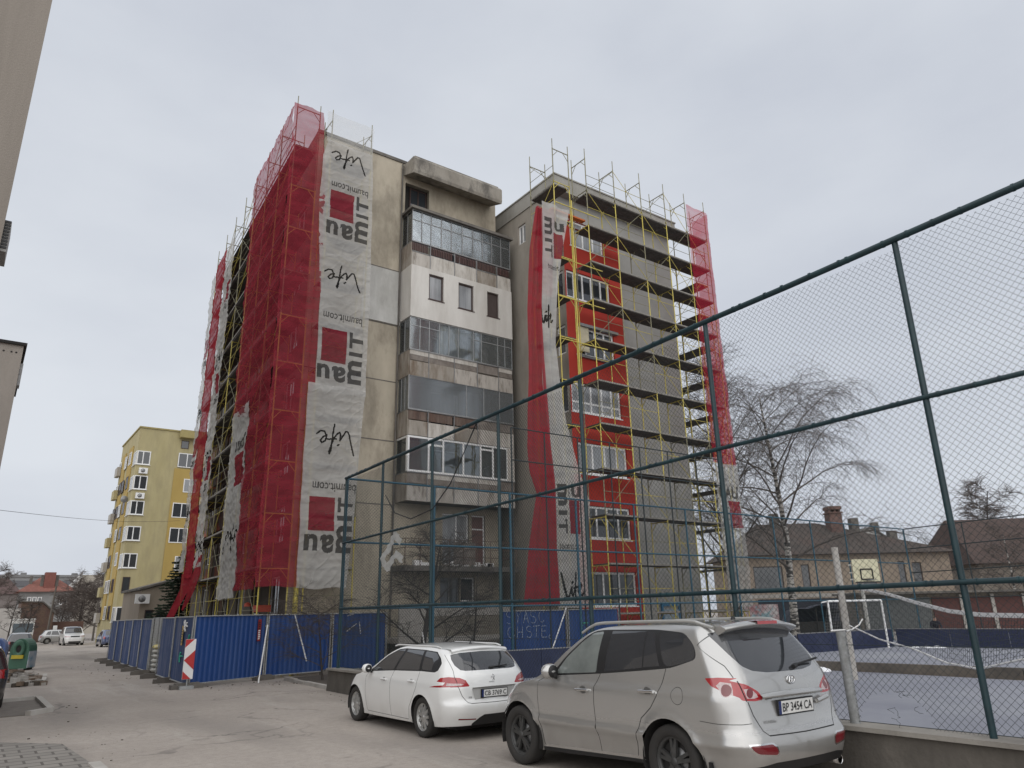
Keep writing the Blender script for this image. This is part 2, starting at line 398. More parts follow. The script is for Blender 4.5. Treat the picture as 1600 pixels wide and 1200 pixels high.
gx = lambda x, y: gz(max(y, 9)) if x > 8.7 else gz(y)
for i in range(len(ys)-1):
    for j in range(len(xs)-1):
        b.quad((xs[j], ys[i], gx(xs[j], ys[i])), (xs[j+1], ys[i], gx(xs[j+1], ys[i])), (xs[j+1], ys[i+1], gx(xs[j+1], ys[i+1])), (xs[j], ys[i+1], gx(xs[j], ys[i+1])))
tag(b.build('ground', MG), kind='structure')

# court surfaces
def court_mat(name, c1, c2):
    return M(name, c1, 0.7, c2, 0.35, stain=(0.30, 0.31, 0.335), stain_amt=0.5, stain_scale=0.3, stain_cut=(.45, .65), bump=0.15, fine=.12)
mcourt = court_mat('court_blue_grey', (0.235, 0.243, 0.275), (0.18, 0.187, 0.225))
b = MB(); b.box(8.95, 22.6, -6, 20.6, -0.2, 0.035)
tag(b.build('court_surface', mcourt), kind='structure')
b = MB(); b.prism([(22.62, 14.4), (23.3, 8.8), (24.6, -6), (60, -6), (60, 20.6), (22.62, 20.6)], 'z', -0.2, 0.16)
tag(b.build('upper_court_surface', mcourt), kind='structure')
# low step wall between the two levels
mstep = M('step_stone', (0.11, 0.098, 0.086), 0.9, (0.07, 0.062, 0.055), 3, bump=.5, stain=(0.2, 0.17, 0.135), stain_amt=.6, stain_scale=.5)
b = MB()
def seg_wall(b, p, q, t, z0, z1, mi=0):
    d = (q[0]-p[0], q[1]-p[1]); l = math.hypot(*d); ux = (d[0]/l, d[1]/l); uy = (-ux[1], ux[0])
    b.obox(((p[0]+q[0])/2, (p[1]+q[1])/2), ux, uy, l/2, t/2, z0, z1, mi)
seg_wall(b, (22.45, 14.6), (23.15, 8.8), .18, 0, .30); seg_wall(b, (23.16, 8.75), (24.5, -6), .18, 0, .28); seg_wall(b, (22.4, 20.5), (22.44, 14.7), .18, 0, .31)
tag(b.build('low_step_wall', mstep), 'low brown stone step wall running across the blue court behind the chain link fence', 'low wall')
# melting snow along the step wall and the boards
def snow_bank(name, pts, label):
    b = MB(); R = random.Random(3)
    for (x, y, z, r) in pts:
        b.lathe([(r*1.1, 0), (r, r*.25), (r*.6, r*.45), (0.001, r*.5)], (x, y, z), 'z', 8)
    tag(b.build(name, mt['snow']), label, 'snow')
R = random.Random(5)
snow_bank('snow_patch', [(22.25-R.random()*.3, 13.9+i*.13+R.random()*.1, 0.03, .10+.14*R.random()) for i in range(16)], 'strip of melting snow at the foot of the low brown step wall on the court')
snow_bank('snow_patch', [(33.6+R.random()*1.3, 16.75-i*.08, 0.16, .06+.11*R.random()) for i in range(14)], 'small snow heaps at the foot of the navy boards by the court corner')

# grit and crumbs swept to the edges of the road
b = MB(); R = random.Random(31)
for k in range(200):
    m = R.random()
    if m < .35: x, y = 5.4+(R.random()**2)*-1.2+.03*(k % 5), 24.2+R.random()*22
    elif m < .6: x, y = 6+R.random()*3, 23.2+R.random()*2.2+(R.random()*.4)
    elif m < .8: x, y = 8.3-.5*R.random()**2, 13+R.random()*8
    else: x, y = 1.2+1.6*R.random(), 13+R.random()*10
    s_ = .006+.02*R.random()**3; a = R.random()*6
    b.obox((x, y), (math.cos(a), math.sin(a)), (-math.sin(a), math.cos(a)), s_, s_*.7, gz(y)-.01, gz(y)+s_*.8, R.choice((0, 1, 1)))
tag(b.build('grit', [mt['conc'], mt['soil']]), 'grit and crumbs of rubble scattered along the edges of the road', 'grit', kind='stuff')
# paved patch with kerb, bottom left
mpave = brick_mat('paving_tiles', (0.27, 0.25, 0.225), (0.22, 0.205, 0.185), (0.10, 0.09, 0.08), 1.0, 0.42, 0.3, 'xy', (0.16, 0.15, 0.135), .7, .02)
b = MB(); b.prism([(-3, 9), (1.95, 9), (1.84, 13.1), (1.68, 15.5), (0.75, 16.6), (-3, 16.9)], 'z', -.1, .045)
tag(b.build('pavement', mpave), kind='structure')
def kerb_run(name, pts, label, w_=.14, h=.1):
    b = MB(); R = random.Random(len(label))
    for p, q in zip(pts[:-1], pts[1:]):
        l = math.hypot(q[0]-p[0], q[1]-p[1]); n = max(1, round(l/.9))
        for k in range(n):
            a = (p[0]+(q[0]-p[0])*k/n, p[1]+(q[1]-p[1])*k/n); c = (p[0]+(q[0]-p[0])*(k+.985)/n, p[1]+(q[1]-p[1])*(k+.985)/n)
            j = (R.random()-.5)*.02
            seg_wall(b, (a[0]+j, a[1]), (c[0]+j, c[1]), w_, -.1, h+(R.random()-.5)*.025)
    return tag(b.build(name, mt['conc_l']), label, 'kerb')
kerb_run('kerb', [(1.95, 9), (1.86, 13.1)], 'pale concrete kerb stones along the broken tiled pavement in the near left corner', .16, .06)
kerb_run('kerb', [(0.95, 24.6), (1.95, 24.85), (1.98, 21.4), (1.5, 20.9)], 'raised concrete kerb round the earth pit beside the black car')
b = MB(); b.prism([(0.95, 24.5), (1.87, 24.75), (1.9, 21.5), (1.4, 21.0), (0.95, 21.0)], 'z', -.05, .02)
tag(b.build('earth_pit', M('pit_earth', (0.20, 0.18, 0.16), .95, (0.14, 0.125, 0.11), 4, bump=.6)), kind='structure')
kerb_run('kerb', [(8.95, 25.3), (8.8, 21.3)], 'low kerb stones edging the earth bed between the blue hoarding and the concrete wall')
b = MB(); b.prism([(8.9, 21.2), (9.05, 25.6), (14, 26.6), (20, 26.6), (20, 21.2)], 'z', -.1, .05)
tag(b.build('earth_bed', mt['soil']), kind='structure')
# ------------------------------------------------------------------ wall with real openings
def hole_wall(b, plane, c, u0, u1, v0, v1, holes, depth, mi=0, rmi=None):
    """wall at plane 'Y' (y=c, u=x) or 'X' (x=c, u=y); holes (u0,u1,v0,v1) with reveals running depth inwards (sign = direction)"""
    us = sorted({u0, u1, *[h[0] for h in holes], *[h[1] for h in holes]}); us = [u for u in us if u0 <= u <= u1]
    vs = sorted({v0, v1, *[h[2] for h in holes], *[h[3] for h in holes]}); vs = [v for v in vs if v0 <= v <= v1]
    P = (lambda u, v, d=0: (u, c+d, v)) if plane == 'Y' else (lambda u, v, d=0: (c+d, u, v))
    for i in range(len(us)-1):
        for j in range(len(vs)-1):
            cu, cv = (us[i]+us[i+1])/2, (vs[j]+vs[j+1])/2
            if any(h[0] < cu < h[1] and h[2] < cv < h[3] for h in holes): continue
            b.quad(P(us[i], vs[j]), P(us[i+1], vs[j]), P(us[i+1], vs[j+1]), P(us[i], vs[j+1]), mi)
    r = mi if rmi is None else rmi
    for a0, a1, z0, z1 in holes:
        b.quad(P(a0, z0), P(a1, z0), P(a1, z0, depth), P(a0, z0, depth), r)
        b.quad(P(a0, z1), P(a1, z1), P(a1, z1, depth), P(a0, z1, depth), r)
        b.quad(P(a0, z0), P(a0, z1), P(a0, z1, depth), P(a0, z0, depth), r)
        b.quad(P(a1, z0), P(a1, z1), P(a1, z1, depth), P(a1, z0, depth), r)

def window(parent, plane, c, u0, u1, v0, v1, frame, pane, mull=(), trans=(), ft=.06, depth=.06, sill=None, inn=1):
    """window part: a frame (with mullions at fractions mull, transoms trans) and its pane as sub-part; c = outer face of frame"""
    b = MB()
    def bx(a0, a1, z0, z1, d0=0, d1=depth, mb=None):
        (mb or b).box(*((a0, a1, c+min(inn*d0, inn*d1), c+max(inn*d0, inn*d1)) if plane == 'Y' else (c+min(inn*d0, inn*d1), c+max(inn*d0, inn*d1), a0, a1)), z0, z1)
    bx(u0, u0+ft, v0, v1); bx(u1-ft, u1, v0, v1); bx(u0+ft, u1-ft, v0, v0+ft); bx(u0+ft, u1-ft, v1-ft, v1)
    for m_ in mull:
        x = u0+(u1-u0)*m_; bx(x-ft/2, x+ft/2, v0+ft, v1-ft, .004, depth-.004)
    for t_ in trans:
        if isinstance(t_, tuple): z = v0+(v1-v0)*t_[0]; a, e = u0+(u1-u0)*t_[1], u0+(u1-u0)*t_[2]
        else: z = v0+(v1-v0)*t_; a, e = u0+ft, u1-ft
        bx(a, e, z-ft/2, z+ft/2, .008, depth-.008)
    f = b.build('window', frame, parent)
    q = MB(); bx(u0+ft*.6, u1-ft*.6, v0+ft*.6, v1-ft*.6, depth*.5, depth*.5+.012, q)
    q.build('pane', pane, f)
    if sill:
        q = MB(); bx(u0-.06, u1+.06, v0-.05, v0-.005, -.10, depth*.8, q); q.build('sill', sill, f)
    return f

# ================================================================== BUILDING A: the grey-beige panel block
A = empty('apartment_block', (9.8, 28.35, 0), 0, 'tall beige panel apartment block with stacked glazed balconies and a heavy concrete roof hood', 'apartment block')
AX0, AX1, AY, AYB = 9.8, 19.85, 28.35, 49.0
ATOP = 23.65
b = MB()
# front wall: openings for the recessed loggias behind the bay
bayx0, bayx1, bayY = 14.3, 20.0, 27.3
holes = [(16.0, 17.55, 6.9, 9.2), (16.0, 17.55, 9.7, 11.95), (16.0, 17.55, 12.5, 14.7), (15.9, 18.5, 18.1, 20.2)]
h1 = [(14.40, 15.75, 20.8, 22.6), (16.7, 18.1, 4.05, 6.3), (18.25, 19.0, 4.05, 6.3), (16.6, 17.6, 1.6, 3.5), (17.65, 18.4, 1.3, 3.5)]
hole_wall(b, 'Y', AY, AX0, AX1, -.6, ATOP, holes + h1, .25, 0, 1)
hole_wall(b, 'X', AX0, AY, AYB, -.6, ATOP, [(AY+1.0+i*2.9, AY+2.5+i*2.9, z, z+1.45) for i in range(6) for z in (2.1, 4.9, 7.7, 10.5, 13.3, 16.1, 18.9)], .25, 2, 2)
b.quad((AX1, AY, -.6), (AX1, AYB, -.6), (AX1, AYB, ATOP), (AX1, AY, ATOP), 0)
b.quad((AX0, AYB, -.6), (AX1, AYB, -.6), (AX1, AYB, ATOP), (AX0, AYB, ATOP), 0)
b.quad((AX0+.3, AY+.3, -.5), (AX0+.3, AYB, -.5), (AX0+.3, AYB, ATOP), (AX0+.3, AY+.3, ATOP), 3)
b.quad((AX0+.3, AY+.3, -.5), (AX1, AY+.3, -.5), (AX1, AY+.3, ATOP), (AX0+.3, AY+.3, ATOP), 3)
mA_left = M('left_wall', (0.13, 0.115, 0.095), 0.95, (0.08, 0.07, 0.06), .8, streak=.4, stain=(0.22, 0.12, 0.07), stain_amt=.7, stain_scale=.45, stain_cut=(.55, .6))  # shadow behind the scaffold put into this dark colour, along with dark insulation
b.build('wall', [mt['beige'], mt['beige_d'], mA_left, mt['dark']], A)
b = MB()
b.box(AX0-.02, AX1, AY-.06, AY, ATOP-.02, ATOP+.14); b.box(AX0, AX1, AY+.001, AYB, ATOP-.05, ATOP+.10)
b.build('roof', mt['conc_d'], A)
# insulated white patches between storeys on the plain wall
b = MB(); b.box(12.35, 14.3, AY-.05, AY-.001, 14.85, 17.55); b.build('insulated_patch', M('patch_render', (0.52, 0.515, 0.49), .92, (0.44, 0.435, 0.41), 1.3, streak=.4, stain=(0.2, 0.19, 0.17), stain_amt=.6, stain_scale=.7, bump=.2), A)
for z in (17.6, 14.8, 12.05, 9.3, 6.5):
    b = MB(); b.box(9.9, 14.29, AY-.012, AY-.001, z-.02, z+.025); b.build('panel_joint', mt['conc_d'], A)
b = MB(); b.tube((14.18, AY-.1, .2), (14.18, AY-.1, 23.5), .045, 8); b.build('downpipe', mt['conc_d'], A)
# roof hood
b = MB()
prof = [(27.25, 22.55), (27.2, 22.7), (27.2, 23.35), (27.32, 23.5), (28.34, 23.52), (28.34, 22.95)]
b.prism(prof, 'x', 14.28, 19.5); b.box(14.4, 19.4, 27.4, 28.33, 23.52, 23.62)
b.build('roof_hood', M('hood_concrete', (0.31, 0.285, 0.245), .93, (0.20, 0.18, 0.15), 1.3, streak=.5, bump=.6, stain=(0.085, 0.078, 0.068), stain_amt=.85, stain_scale=1.3, stain_cut=(.47, .62)), A)
# top recess
window(A, 'Y', AY+.18, 14.75, 15.7, 20.85, 22.5, mt['brownf'], mt['pane'], (.5,))
# ---- bay: parapets, slabs, glazing, per storey
def split_x(n): return [bayx0+(bayx1-bayx0)*t for t in (0, .172, .41, .635, .85, 1)]
seams = split_x(5)
m_par = [M('parapet_a', (0.50, 0.465, 0.42), .92, (0.38, 0.35, 0.31), 2.6, streak=.25, stain=(0.12, 0.095, 0.07), stain_amt=.8, stain_scale=4.5, stain_cut=(.5, .66), bump=.2),
         M('parapet_b', (0.38, 0.345, 0.30), .92, (0.25, 0.225, 0.19), 2.6, streak=.25, stain=(0.13, 0.085, 0.05), stain_amt=.85, stain_scale=3.5, bump=.2),
         M('parapet_c', (0.58, 0.55, 0.505), .92, (0.48, 0.455, 0.41), 2.6, streak=.25, stain=(0.22, 0.185, 0.145), stain_amt=.75, stain_scale=4.0, bump=.2)]
m_board = M('weathered_board', (0.22, 0.19, 0.165), .9, (0.13, 0.11, 0.095), 6, streak=.5, stain=(0.33, 0.30, 0.27), stain_amt=.6, stain_scale=2)
m_wet = M('wet_slab', (0.13, 0.12, 0.105), .9, (0.08, 0.07, 0.06), 2)
def balcony(z0, zs, z1, upper, strip=True, label=None):
    """z0 slab underside, zs sill, z1 top of glazing; upper = per panel material of the upper row"""
    bl = MB(); bl.box(bayx0+.03, bayx1-.03, bayY+.03, AY-.001, z0-.0, z0+.16)
    bal = bl.build('balcony', m_wet, A)
    R = random.Random(int(z0*10))
    hh = z0+(zs-z0)*.56
    b = MB()
    for i in range(5):
        x0, x1 = seams[i]+.015, seams[i+1]-.015
        dz = (R.random()-.5)*.06
        b.box(x0, x1, bayY-.02+R.random()*.015, bayY+.04, z0-.03, hh+dz, R.choice((0, 0, 1, 2)))
    for i, k in enumerate((0, 1)):
        y0 = bayY+.04+k*.52
        b.box(bayx0-.02, bayx0+.04, y0, y0+.50, z0-.03, zs-.04, 1)
    b.build('parapet_panel', m_par, bal)
    b = MB()
    for i in range(5):
        x0, x1 = seams[i]+.02, seams[i+1]-.02
        mm = upper[i]
        if mm == 's':                                     # vertical brown slats
            n = int((x1-x0)/.095)
            for k in range(n): b.box(x0+k*.095, x0+k*.095+.062, bayY+.0, bayY+.025, hh+.08, zs-.06, 0)
            b.box(x0, x1, bayY+.026, bayY+.045, hh+.02, hh+.06, 2); b.box(x0, x1, bayY+.026, bayY+.045, zs-.12, zs-.06, 2)
        elif mm == 'w': b.box(x0, x1, bayY, bayY+.04, hh+.05, zs-.05, 1)
        elif mm == 'r':
            n = int((x1-x0)/.06)
            for k in range(n): b.box(x0+k*.06, x0+k*.06+.05, bayY+.004*(k % 2), bayY+.03, hh+.05, zs-.05, 3)
        elif mm == 'p':
            b.box(x0, x1, bayY-.005, bayY+.035, hh+(zs-hh)*.55, zs-.03, 4); b.box(x0, x1, bayY+.003, bayY+.035, hh+.04, hh+(zs-hh)*.53, 1)
    b.build('parapet_boards', [mt['slat'], m_board, mt['metalg'], mt['rust'], m_par[2]], bal)
    b = MB()
    for x in seams[1:-1]: b.box(x-.02, x+.02, bayY-.03, bayY+.03, z0-.06, zs+.0)
    b.box(bayx0-.02, bayx1+.02, bayY-.03, bayY+.05, zs-.03, zs+.02); b.box(bayx0-.02, bayx0+.05, bayY+.051, AY, zs-.03, zs+.02)
    b.build('balcony_rail', mt['metalg'], bal)
    return bal
def glazing(bal, zs, z1, fracs, frame, t, trans=None, side=(.5,), glassm=None):
    b = MB()
    y = bayY
    xs_ = [bayx0+(bayx1-bayx0)*f for f in fracs]
    for x in xs_: b.box(x-t/2, x+t/2, y+.004, y+.05, zs+.02, z1)
    b.box(bayx0, bayx1, y+.001, y+.053, z1-t, z1); b.box(bayx0, bayx1, y+.001, y+.053, zs+.02, zs+.02+t)
    if trans:
        for f0, f1, fz in trans: z = zs+(z1-zs)*fz; b.box(bayx0+(bayx1-bayx0)*f0, bayx0+(bayx1-bayx0)*f1, y+.008, y+.046, z-t/2, z+t/2)
    for f_ in side:
        yy = y+.06+(AY-y-.08)*f_; b.box(bayx0+.004, bayx0+.046, yy-t/2, yy+t/2, zs+.02, z1)
    b.box(bayx0, bayx0+.05, y+.054, AY, z1-t, z1)
    fr = b.build('glazing_frame', frame, bal)
    b = MB(); b.box(bayx0+.02, bayx1-.02, y+.022, y+.030, zs+.03, z1-.01); b.box(bayx0+.022, bayx0+.03, y+.031, AY-.01, zs+.03, z1-.01); b.box(bayx1-.03, bayx1-.022, y+.031, AY-.01, zs+.03, z1-.01)
    b.build('balcony_glass', glassm or mt['gl'], bal)
    return fr
def curtain(bal, x0, x1, z0, z1, y=27.62):
    b = MB(); n = int((x1-x0)/.05)
    vs = []; fs = []
    for k in range(n+1):
        x = x0+(x1-x0)*k/n; yy = y+.03*math.sin(k*1.3)+.015*math.sin(k*2.9)
        vs += [(x, yy, z0), (x, yy, z1)]
    fs = [(2*k, 2*k+2, 2*k+3, 2*k+1) for k in range(n)]
    b.add(vs, fs, 0, True); b.build('curtain', mt['curtain'], bal)
# storey 6 (slatted, thin grid glazing)
gl_clear = glass('clear_glass', (0.92, 0.94, 0.95), .92, .12)
B6 = balcony(17.62, 18.85, 20.55, 'sspss'.replace('p', 's'))
glazing(B6, 18.85, 20.55, (0, .09, .18, .28, .38, .49, .6, .7, .8, .9, 1), mt['metalg'], .035, [(0, 1, .68)], (.5,), gl_clear)
b = MB(); b.box(bayx0-.12, bayx1+.12, bayY-.14, AY-.001, 20.56, 20.68); b.box(bayx0-.04, bayx1, bayY-.05, AY-.001, 20.68, 20.76)
b.build('canopy_slab', mt['conc_d'], B6)
window(A, 'Y', AY+.1, 15.9, 18.5, 18.12, 20.18, mt['wht'], mt['pane'], (.33, .66), ((.35, .02, .33),))
# storey 5: closed white wall with three brown windows
b = MB()
wz0, wz1 = 15.0, 17.6
wins = [(15.22, 16.02, 16.05, 17.35), (16.85, 17.72, 15.98, 17.33), (18.52, 19.22, 15.95, 17.27)]
hole_wall(b, 'Y', bayY-.04, bayx0-.03, bayx1+.02, wz0, wz1, wins, .22, 0, 0)
b.quad((bayx0-.03, bayY-.04, wz0), (bayx0-.03, AY-.05, wz0), (bayx0-.03, AY-.05, wz1), (bayx0-.03, bayY-.04, wz1))
b.quad((bayx1+.02, bayY-.04, wz0), (bayx1+.02, AY, wz0), (bayx1+.02, AY, wz1), (bayx1+.02, bayY-.04, wz1))
b.quad((bayx0-.03, bayY-.04, wz0), (bayx1+.02, bayY-.04, wz0), (bayx1+.02, AY, wz0), (bayx0-.03, AY, wz0))
b.quad((bayx0, bayY+.2, wz0+.01), (bayx1, bayY+.2, wz0+.01), (bayx1, bayY+.2, wz1), (bayx0, bayY+.2, wz1), 1)
b.build('infill_wall', [mt['whitewall'], mt['dark']], A)
for k, (a, e, z0, z1) in enumerate(wins):
    window(A, 'Y', bayY+.04, a+.01, e-.01, z0+.01, z1-.01, mt['brownf'], mt['pane_l'] if k < 2 else M('blind', (0.07, 0.05, 0.045), .7), (), (), .07 if k < 2 else .04, .06, mt['brownf'])
# storey 4
B4 = balcony(12.2, 13.4, 14.98, 'pppwp'.replace('p', 'p'))
glazing(B4, 13.4, 14.98, (0, .09, .175, .27, .36, .45, .6, .68, .85, .925, 1), mt['galv'], .03, [(0, .27, .75), (.6, 1, .72)])
curtain(B4, 15.9, 17.6, 13.4, 14.95)
window(A, 'Y', AY+.1, 16.0, 17.55, 12.5, 14.7, mt['wht'], mt['pane'], (.55,))
# storey 3
B3 = balcony(9.47, 10.6, 12.18, 'rrrww')
glazing(B3, 10.6, 12.18, (0, .53, .7, .86, 1), mt['galv'], .028, [], (.35, .7), glass('dusty_glass', (0.62, 0.64, 0.66), .62, .15))
curtain(B3, 16.1, 16.9, 10.6, 11.9); curtain(B3, 18.3, 18.9, 10.6, 12.0)
window(A, 'Y', AY+.1, 16.0, 17.55, 9.7, 11.95, mt['wht'], mt['pane'], (.55,))
# storey 2: white pvc glazing
B2 = balcony(6.62, 7.82, 9.42, 'wpppw')
glazing(B2, 7.82, 9.42, (.01, .185, .315, .50, .665, .785, .93), mt['wht'], .085, [(.185, .315, .80), (.665, .785, .86)], (.05,), glass('pvc_glass', (0.80, 0.84, 0.86), .85, .02))
b = MB(); b.box(bayx0+(bayx1-bayx0)*.93, bayx1, bayY-.003, bayY+.06, 7.87, 9.4); b.build('infill_panel', m_par[2], B2)
window(A, 'Y', AY+.1, 16.0, 17.55, 6.9, 9.2, mt['wht'], mt['pane'], (.55,))
# storey 1: open balcony with thin railing
b = MB(); b.box(bayx0-.1, bayx1+.05, bayY-.1, AY-.001, 3.72, 3.92); b.box(bayx0-.14, bayx1+.09, bayY-.14, bayY+.02, 3.70, 3.80)
B1 = b.build('balcony', mt['conc_d'], A)
b = MB()
for z in (4.3, 4.65, 5.02): b.tube((bayx0, bayY, z), (bayx1, bayY, z), .016); b.tube((bayx1, bayY, z), (bayx1, AY, z), .016); b.tube((bayx0, bayY, z), (bayx0, AY, z), .016)
for k in range(9): x = bayx0+(bayx1-bayx0)*k/8; b.tube((x, bayY, 3.9), (x, bayY, 5.03), .018)
b.build('balcony_rail', mt['rust'], B1)
b = MB(); b.box(bayx0+2.4, bayx1-2.2, bayY+.05, bayY+.09, 4.0, 4.95); b.build('parapet_boards', m_board, B1)
b = MB(); R = random.Random(2)
for k in range(7):
    x = 14.8+k*.72*R.random()+.3*k; b.box(x, x+.35, bayY+.1, bayY+.3, 3.93, 4.05+.1*R.random())
b.build('stored_box', mt['wht'], B1)
window(A, 'Y', AY+.1, 16.7, 18.1, 4.05, 6.3, mt['wht'], mt['pane_l'], (.55,))
window(A, 'Y', AY+.1, 18.25, 19.0, 4.05, 6.3, mt['wht'], M('door_panel_glass', (0.17, 0.09, 0.08), .3), (), (.72, .36))
window(A, 'Y', AY+.1, 16.6, 17.6, 1.6, 3.5, mt['metalg'], mt['pane'], (.5,))
window(A, 'Y', AY+.1, 17.65, 18.4, 1.3, 3.5, mt['wht'], mt['pane'], (), (.55,))
# ground floor terrace with slatted front
b = MB(); b.box(13.9, 19.3, 26.9, AY-.001, .9, 1.1); b.box(13.9, 19.3, 26.9, 27.0, 1.9, 2.25); b.box(13.9, 15.0, 26.9, 27.0, 1.1, 1.9)
T = b.build('terrace', mt['conc_l'], A)
b = MB()
for k in range(40): x = 15.05+k*.105; b.box(x, x+.085, 26.92, 26.96, 1.1, 1.9)
b.build('terrace_boards', M('pale_boards', (0.30, 0.27, 0.22), .9, (0.2, 0.18, 0.15), 5), T)
b = MB(); b.box(13.9, 19.3, 26.85, 26.9, .0, .9); b.build('terrace_base', mt['conc_d'], T)
# left windows behind the netting
for i in range(6):
    for z in (2.1, 4.9, 7.7, 10.5, 13.3, 16.1, 18.9):
        y0 = AY+1.0+i*2.9
        window(A, 'X', AX0+.1, y0, y0+1.5, z, z+1.45, mt['wht'], mt['pane'], (.5,))
# balcony slabs on the far half of the left side
for z in (3.7, 6.5, 9.3, 12.1, 14.9, 17.7):
    b = MB(); b.box(AX0-.25, AX0-.001, 33, 48.5, z, z+.9); o = b.build('balcony', M('side_parapet', (0.16, 0.13, 0.11), .9, (0.1, 0.08, 0.07), 1.5, stain=(0.42, 0.13, 0.06), stain_amt=.8, stain_scale=.5, stain_cut=(.56, .6)), A)
SH = 0.06      # block A's street side is not quite square to its front
def shear_tree(o, only=None):
    for c in o.children:
        if only and c.name.split('.')[0] not in only: continue
        for q in (c, *c.children):
            if q.type == 'MESH' and not q.data.get('sh'):
                q.data['sh'] = 1
                for v in q.data.vertices: v.co.x += SH*max(0.0, v.co.y)
bpy.context.view_layer.update()
shear_tree(A, ('wall', 'roof'))
for c in A.children:
    if c.name.split('.')[0] in ('window', 'balcony'):
        for q in (c, *c.children):
            if q.type == 'MESH' and not q.data.get('sh') and min(v.co.y for v in q.data.vertices) > .5 and max(v.co.x for v in q.data.vertices) < 1:
                q.data['sh'] = 1
                for v in q.data.vertices: v.co.x += SH*v.co.y

# ================================================================== BUILDING B: grey and red insulated block
B = empty('apartment_block', (20.5, 23.6, 0), 0, 'apartment block with fresh grey render and a bright red window bay behind yellow scaffolding', 'apartment block')
b = MB()
rows = [2.13+2.8*k for k in range(7)]
rx = [(21.0, 23.85), (21.25, 23.75), (20.8, 23.8), (20.58, 23.65), (21.05, 23.45), (20.58, 23.4), (20.95, 23.15)]
hole_wall(b, 'Y', 23.6, 20.5, 24.15, -.5, 19.95, [(a, e, z, z+1.42) for (a, e), z in zip(rx, rows)], .16, 0, 0)
b.quad((24.15, 23.6, -.5), (24.15, 24.5, -.5), (24.15, 24.5, 19.95), (24.15, 23.6, 19.95))
b.quad((20.5, 23.6, 19.95), (24.15, 23.6, 19.95), (24.15, 24.5, 19.95), (20.5, 24.5, 19.95))
b.build('red_bay', mt['redwall'], B)
b = MB()
gh = [(22.0, 22.5, 20.6, 21.35), (25.3, 25.9, 20.6, 21.1), (27.1, 27.7, 20.6, 21.1)]
hole_wall(b, 'Y', 24.5, 20.5, 29.2, -.5, 22.3, gh, .25, 0, 0)
lh = [(26.55, 27.2, 20.35, 21.45)] + [(23.75, 24.4, z, z+1.42) for z in rows]
hole_wall(b, 'X', 20.5, 23.6, 37, -.5, 20.0, [h for h in lh if h[3] < 20], .2, 1, 1)
hole_wall(b, 'X', 20.5, 24.5, 37, 20.0, 22.3, [lh[0]], .2, 1, 1)
b.quad((29.2, 24.5, -.5), (29.2, 37, -.5), (29.2, 37, 22.3), (29.2, 24.5, 22.3), 0)
b.quad((20.5, 37, -.5), (29.2, 37, -.5), (29.2, 37, 22.3), (20.5, 37, 22.3), 0)
b.box(20.72, 29.19, 24.76, 36.9, -.4, 22.25, 2)
mB_left = M('grey_side_wall', (0.33, 0.30, 0.255), .92, (0.26, 0.235, 0.20), .9, streak=.4, bump=.2, stain=(0.15, 0.135, 0.115), stain_amt=.55)
b.build('wall', [mt['greywall'], mB_left, mt['dark']], B)
b = MB(); b.box(20.45, 29.3, 24.0, 37.1, 22.15, 22.95); b.box(20.40, 29.35, 23.95, 37.15, 22.95, 23.02)
b.build('roof', M('roof_edge', (0.34, 0.33, 0.30), .92, (0.26, 0.25, 0.225), 1.2, streak=.5, stain=(0.19, 0.17, 0.15), stain_amt=.5), B)
mulls = [(.33, .66), (.2, .45, .72), (.3, .55, .8), (.16, .4, .62, .82), (.25, .5, .75), (.18, .38, .58, .8), (.4, .7)]
for k, ((a, e), z) in enumerate(zip(rx, rows)):
    window(B, 'Y', 23.68, a+.01, e-.01, z+.01, z+1.41, mt['wht'], mt['pane'] if k in (0, 1, 4, 5) else mt['pane_l'], mulls[k], ((.35, .02, .98),) if k in (3,) else (), .09, .07, mt['wht'])
    window(B, 'X', 20.58, 23.78, 24.38, z+.01, z+1.41, mt['wht'], mt['pane'], (), (), .08, .07)
for h in gh: window(B, 'Y', 24.58, h[0]+.01, h[1]-.01, h[2]+.01, h[3]-.01, mt['wht'], mt['pane'], (.5,), (), .05)
h = lh[0]; window(B, 'X', 20.58, h[0]+.01, h[1]-.01, h[2]+.01, h[3]-.01, mt['wht'], mt['pane_l'], (.5,), (), .08)
b = MB(); b.box(21.1, 21.75, 23.52, 23.58, 13.5, 14.75); b.build('insulation_board', M('foam_board', (0.55, 0.5, 0.36), .9, (0.42, 0.38, 0.28), 3), B)
b = MB(); b.box(21.0, 23.3, 23.45, 23.59, 13.18, 13.30); b.build('window_ledge', mt['metalg'], B)
b = MB(); b.box(21.1, 23.6, 23.40, 23.59, 14.72, 14.85); b.build('shutter_box', mt['metalg'], B)
# blue doorway at the foot
b = MB()
for x in (26.2, 27.35): b.box(x, x+.1, 24.38, 24.48, 0, 2.1)
b.box(26.2, 27.45, 24.37, 24.49, 2.1, 2.22); b.box(26.31, 27.34, 24.42, 24.47, .1, 1.95, 1)
b.build('door', [M('light_blue_frame', (0.05, 0.18, 0.32), .5), M('door_glass', (0.32, 0.4, 0.46), .3)], B)

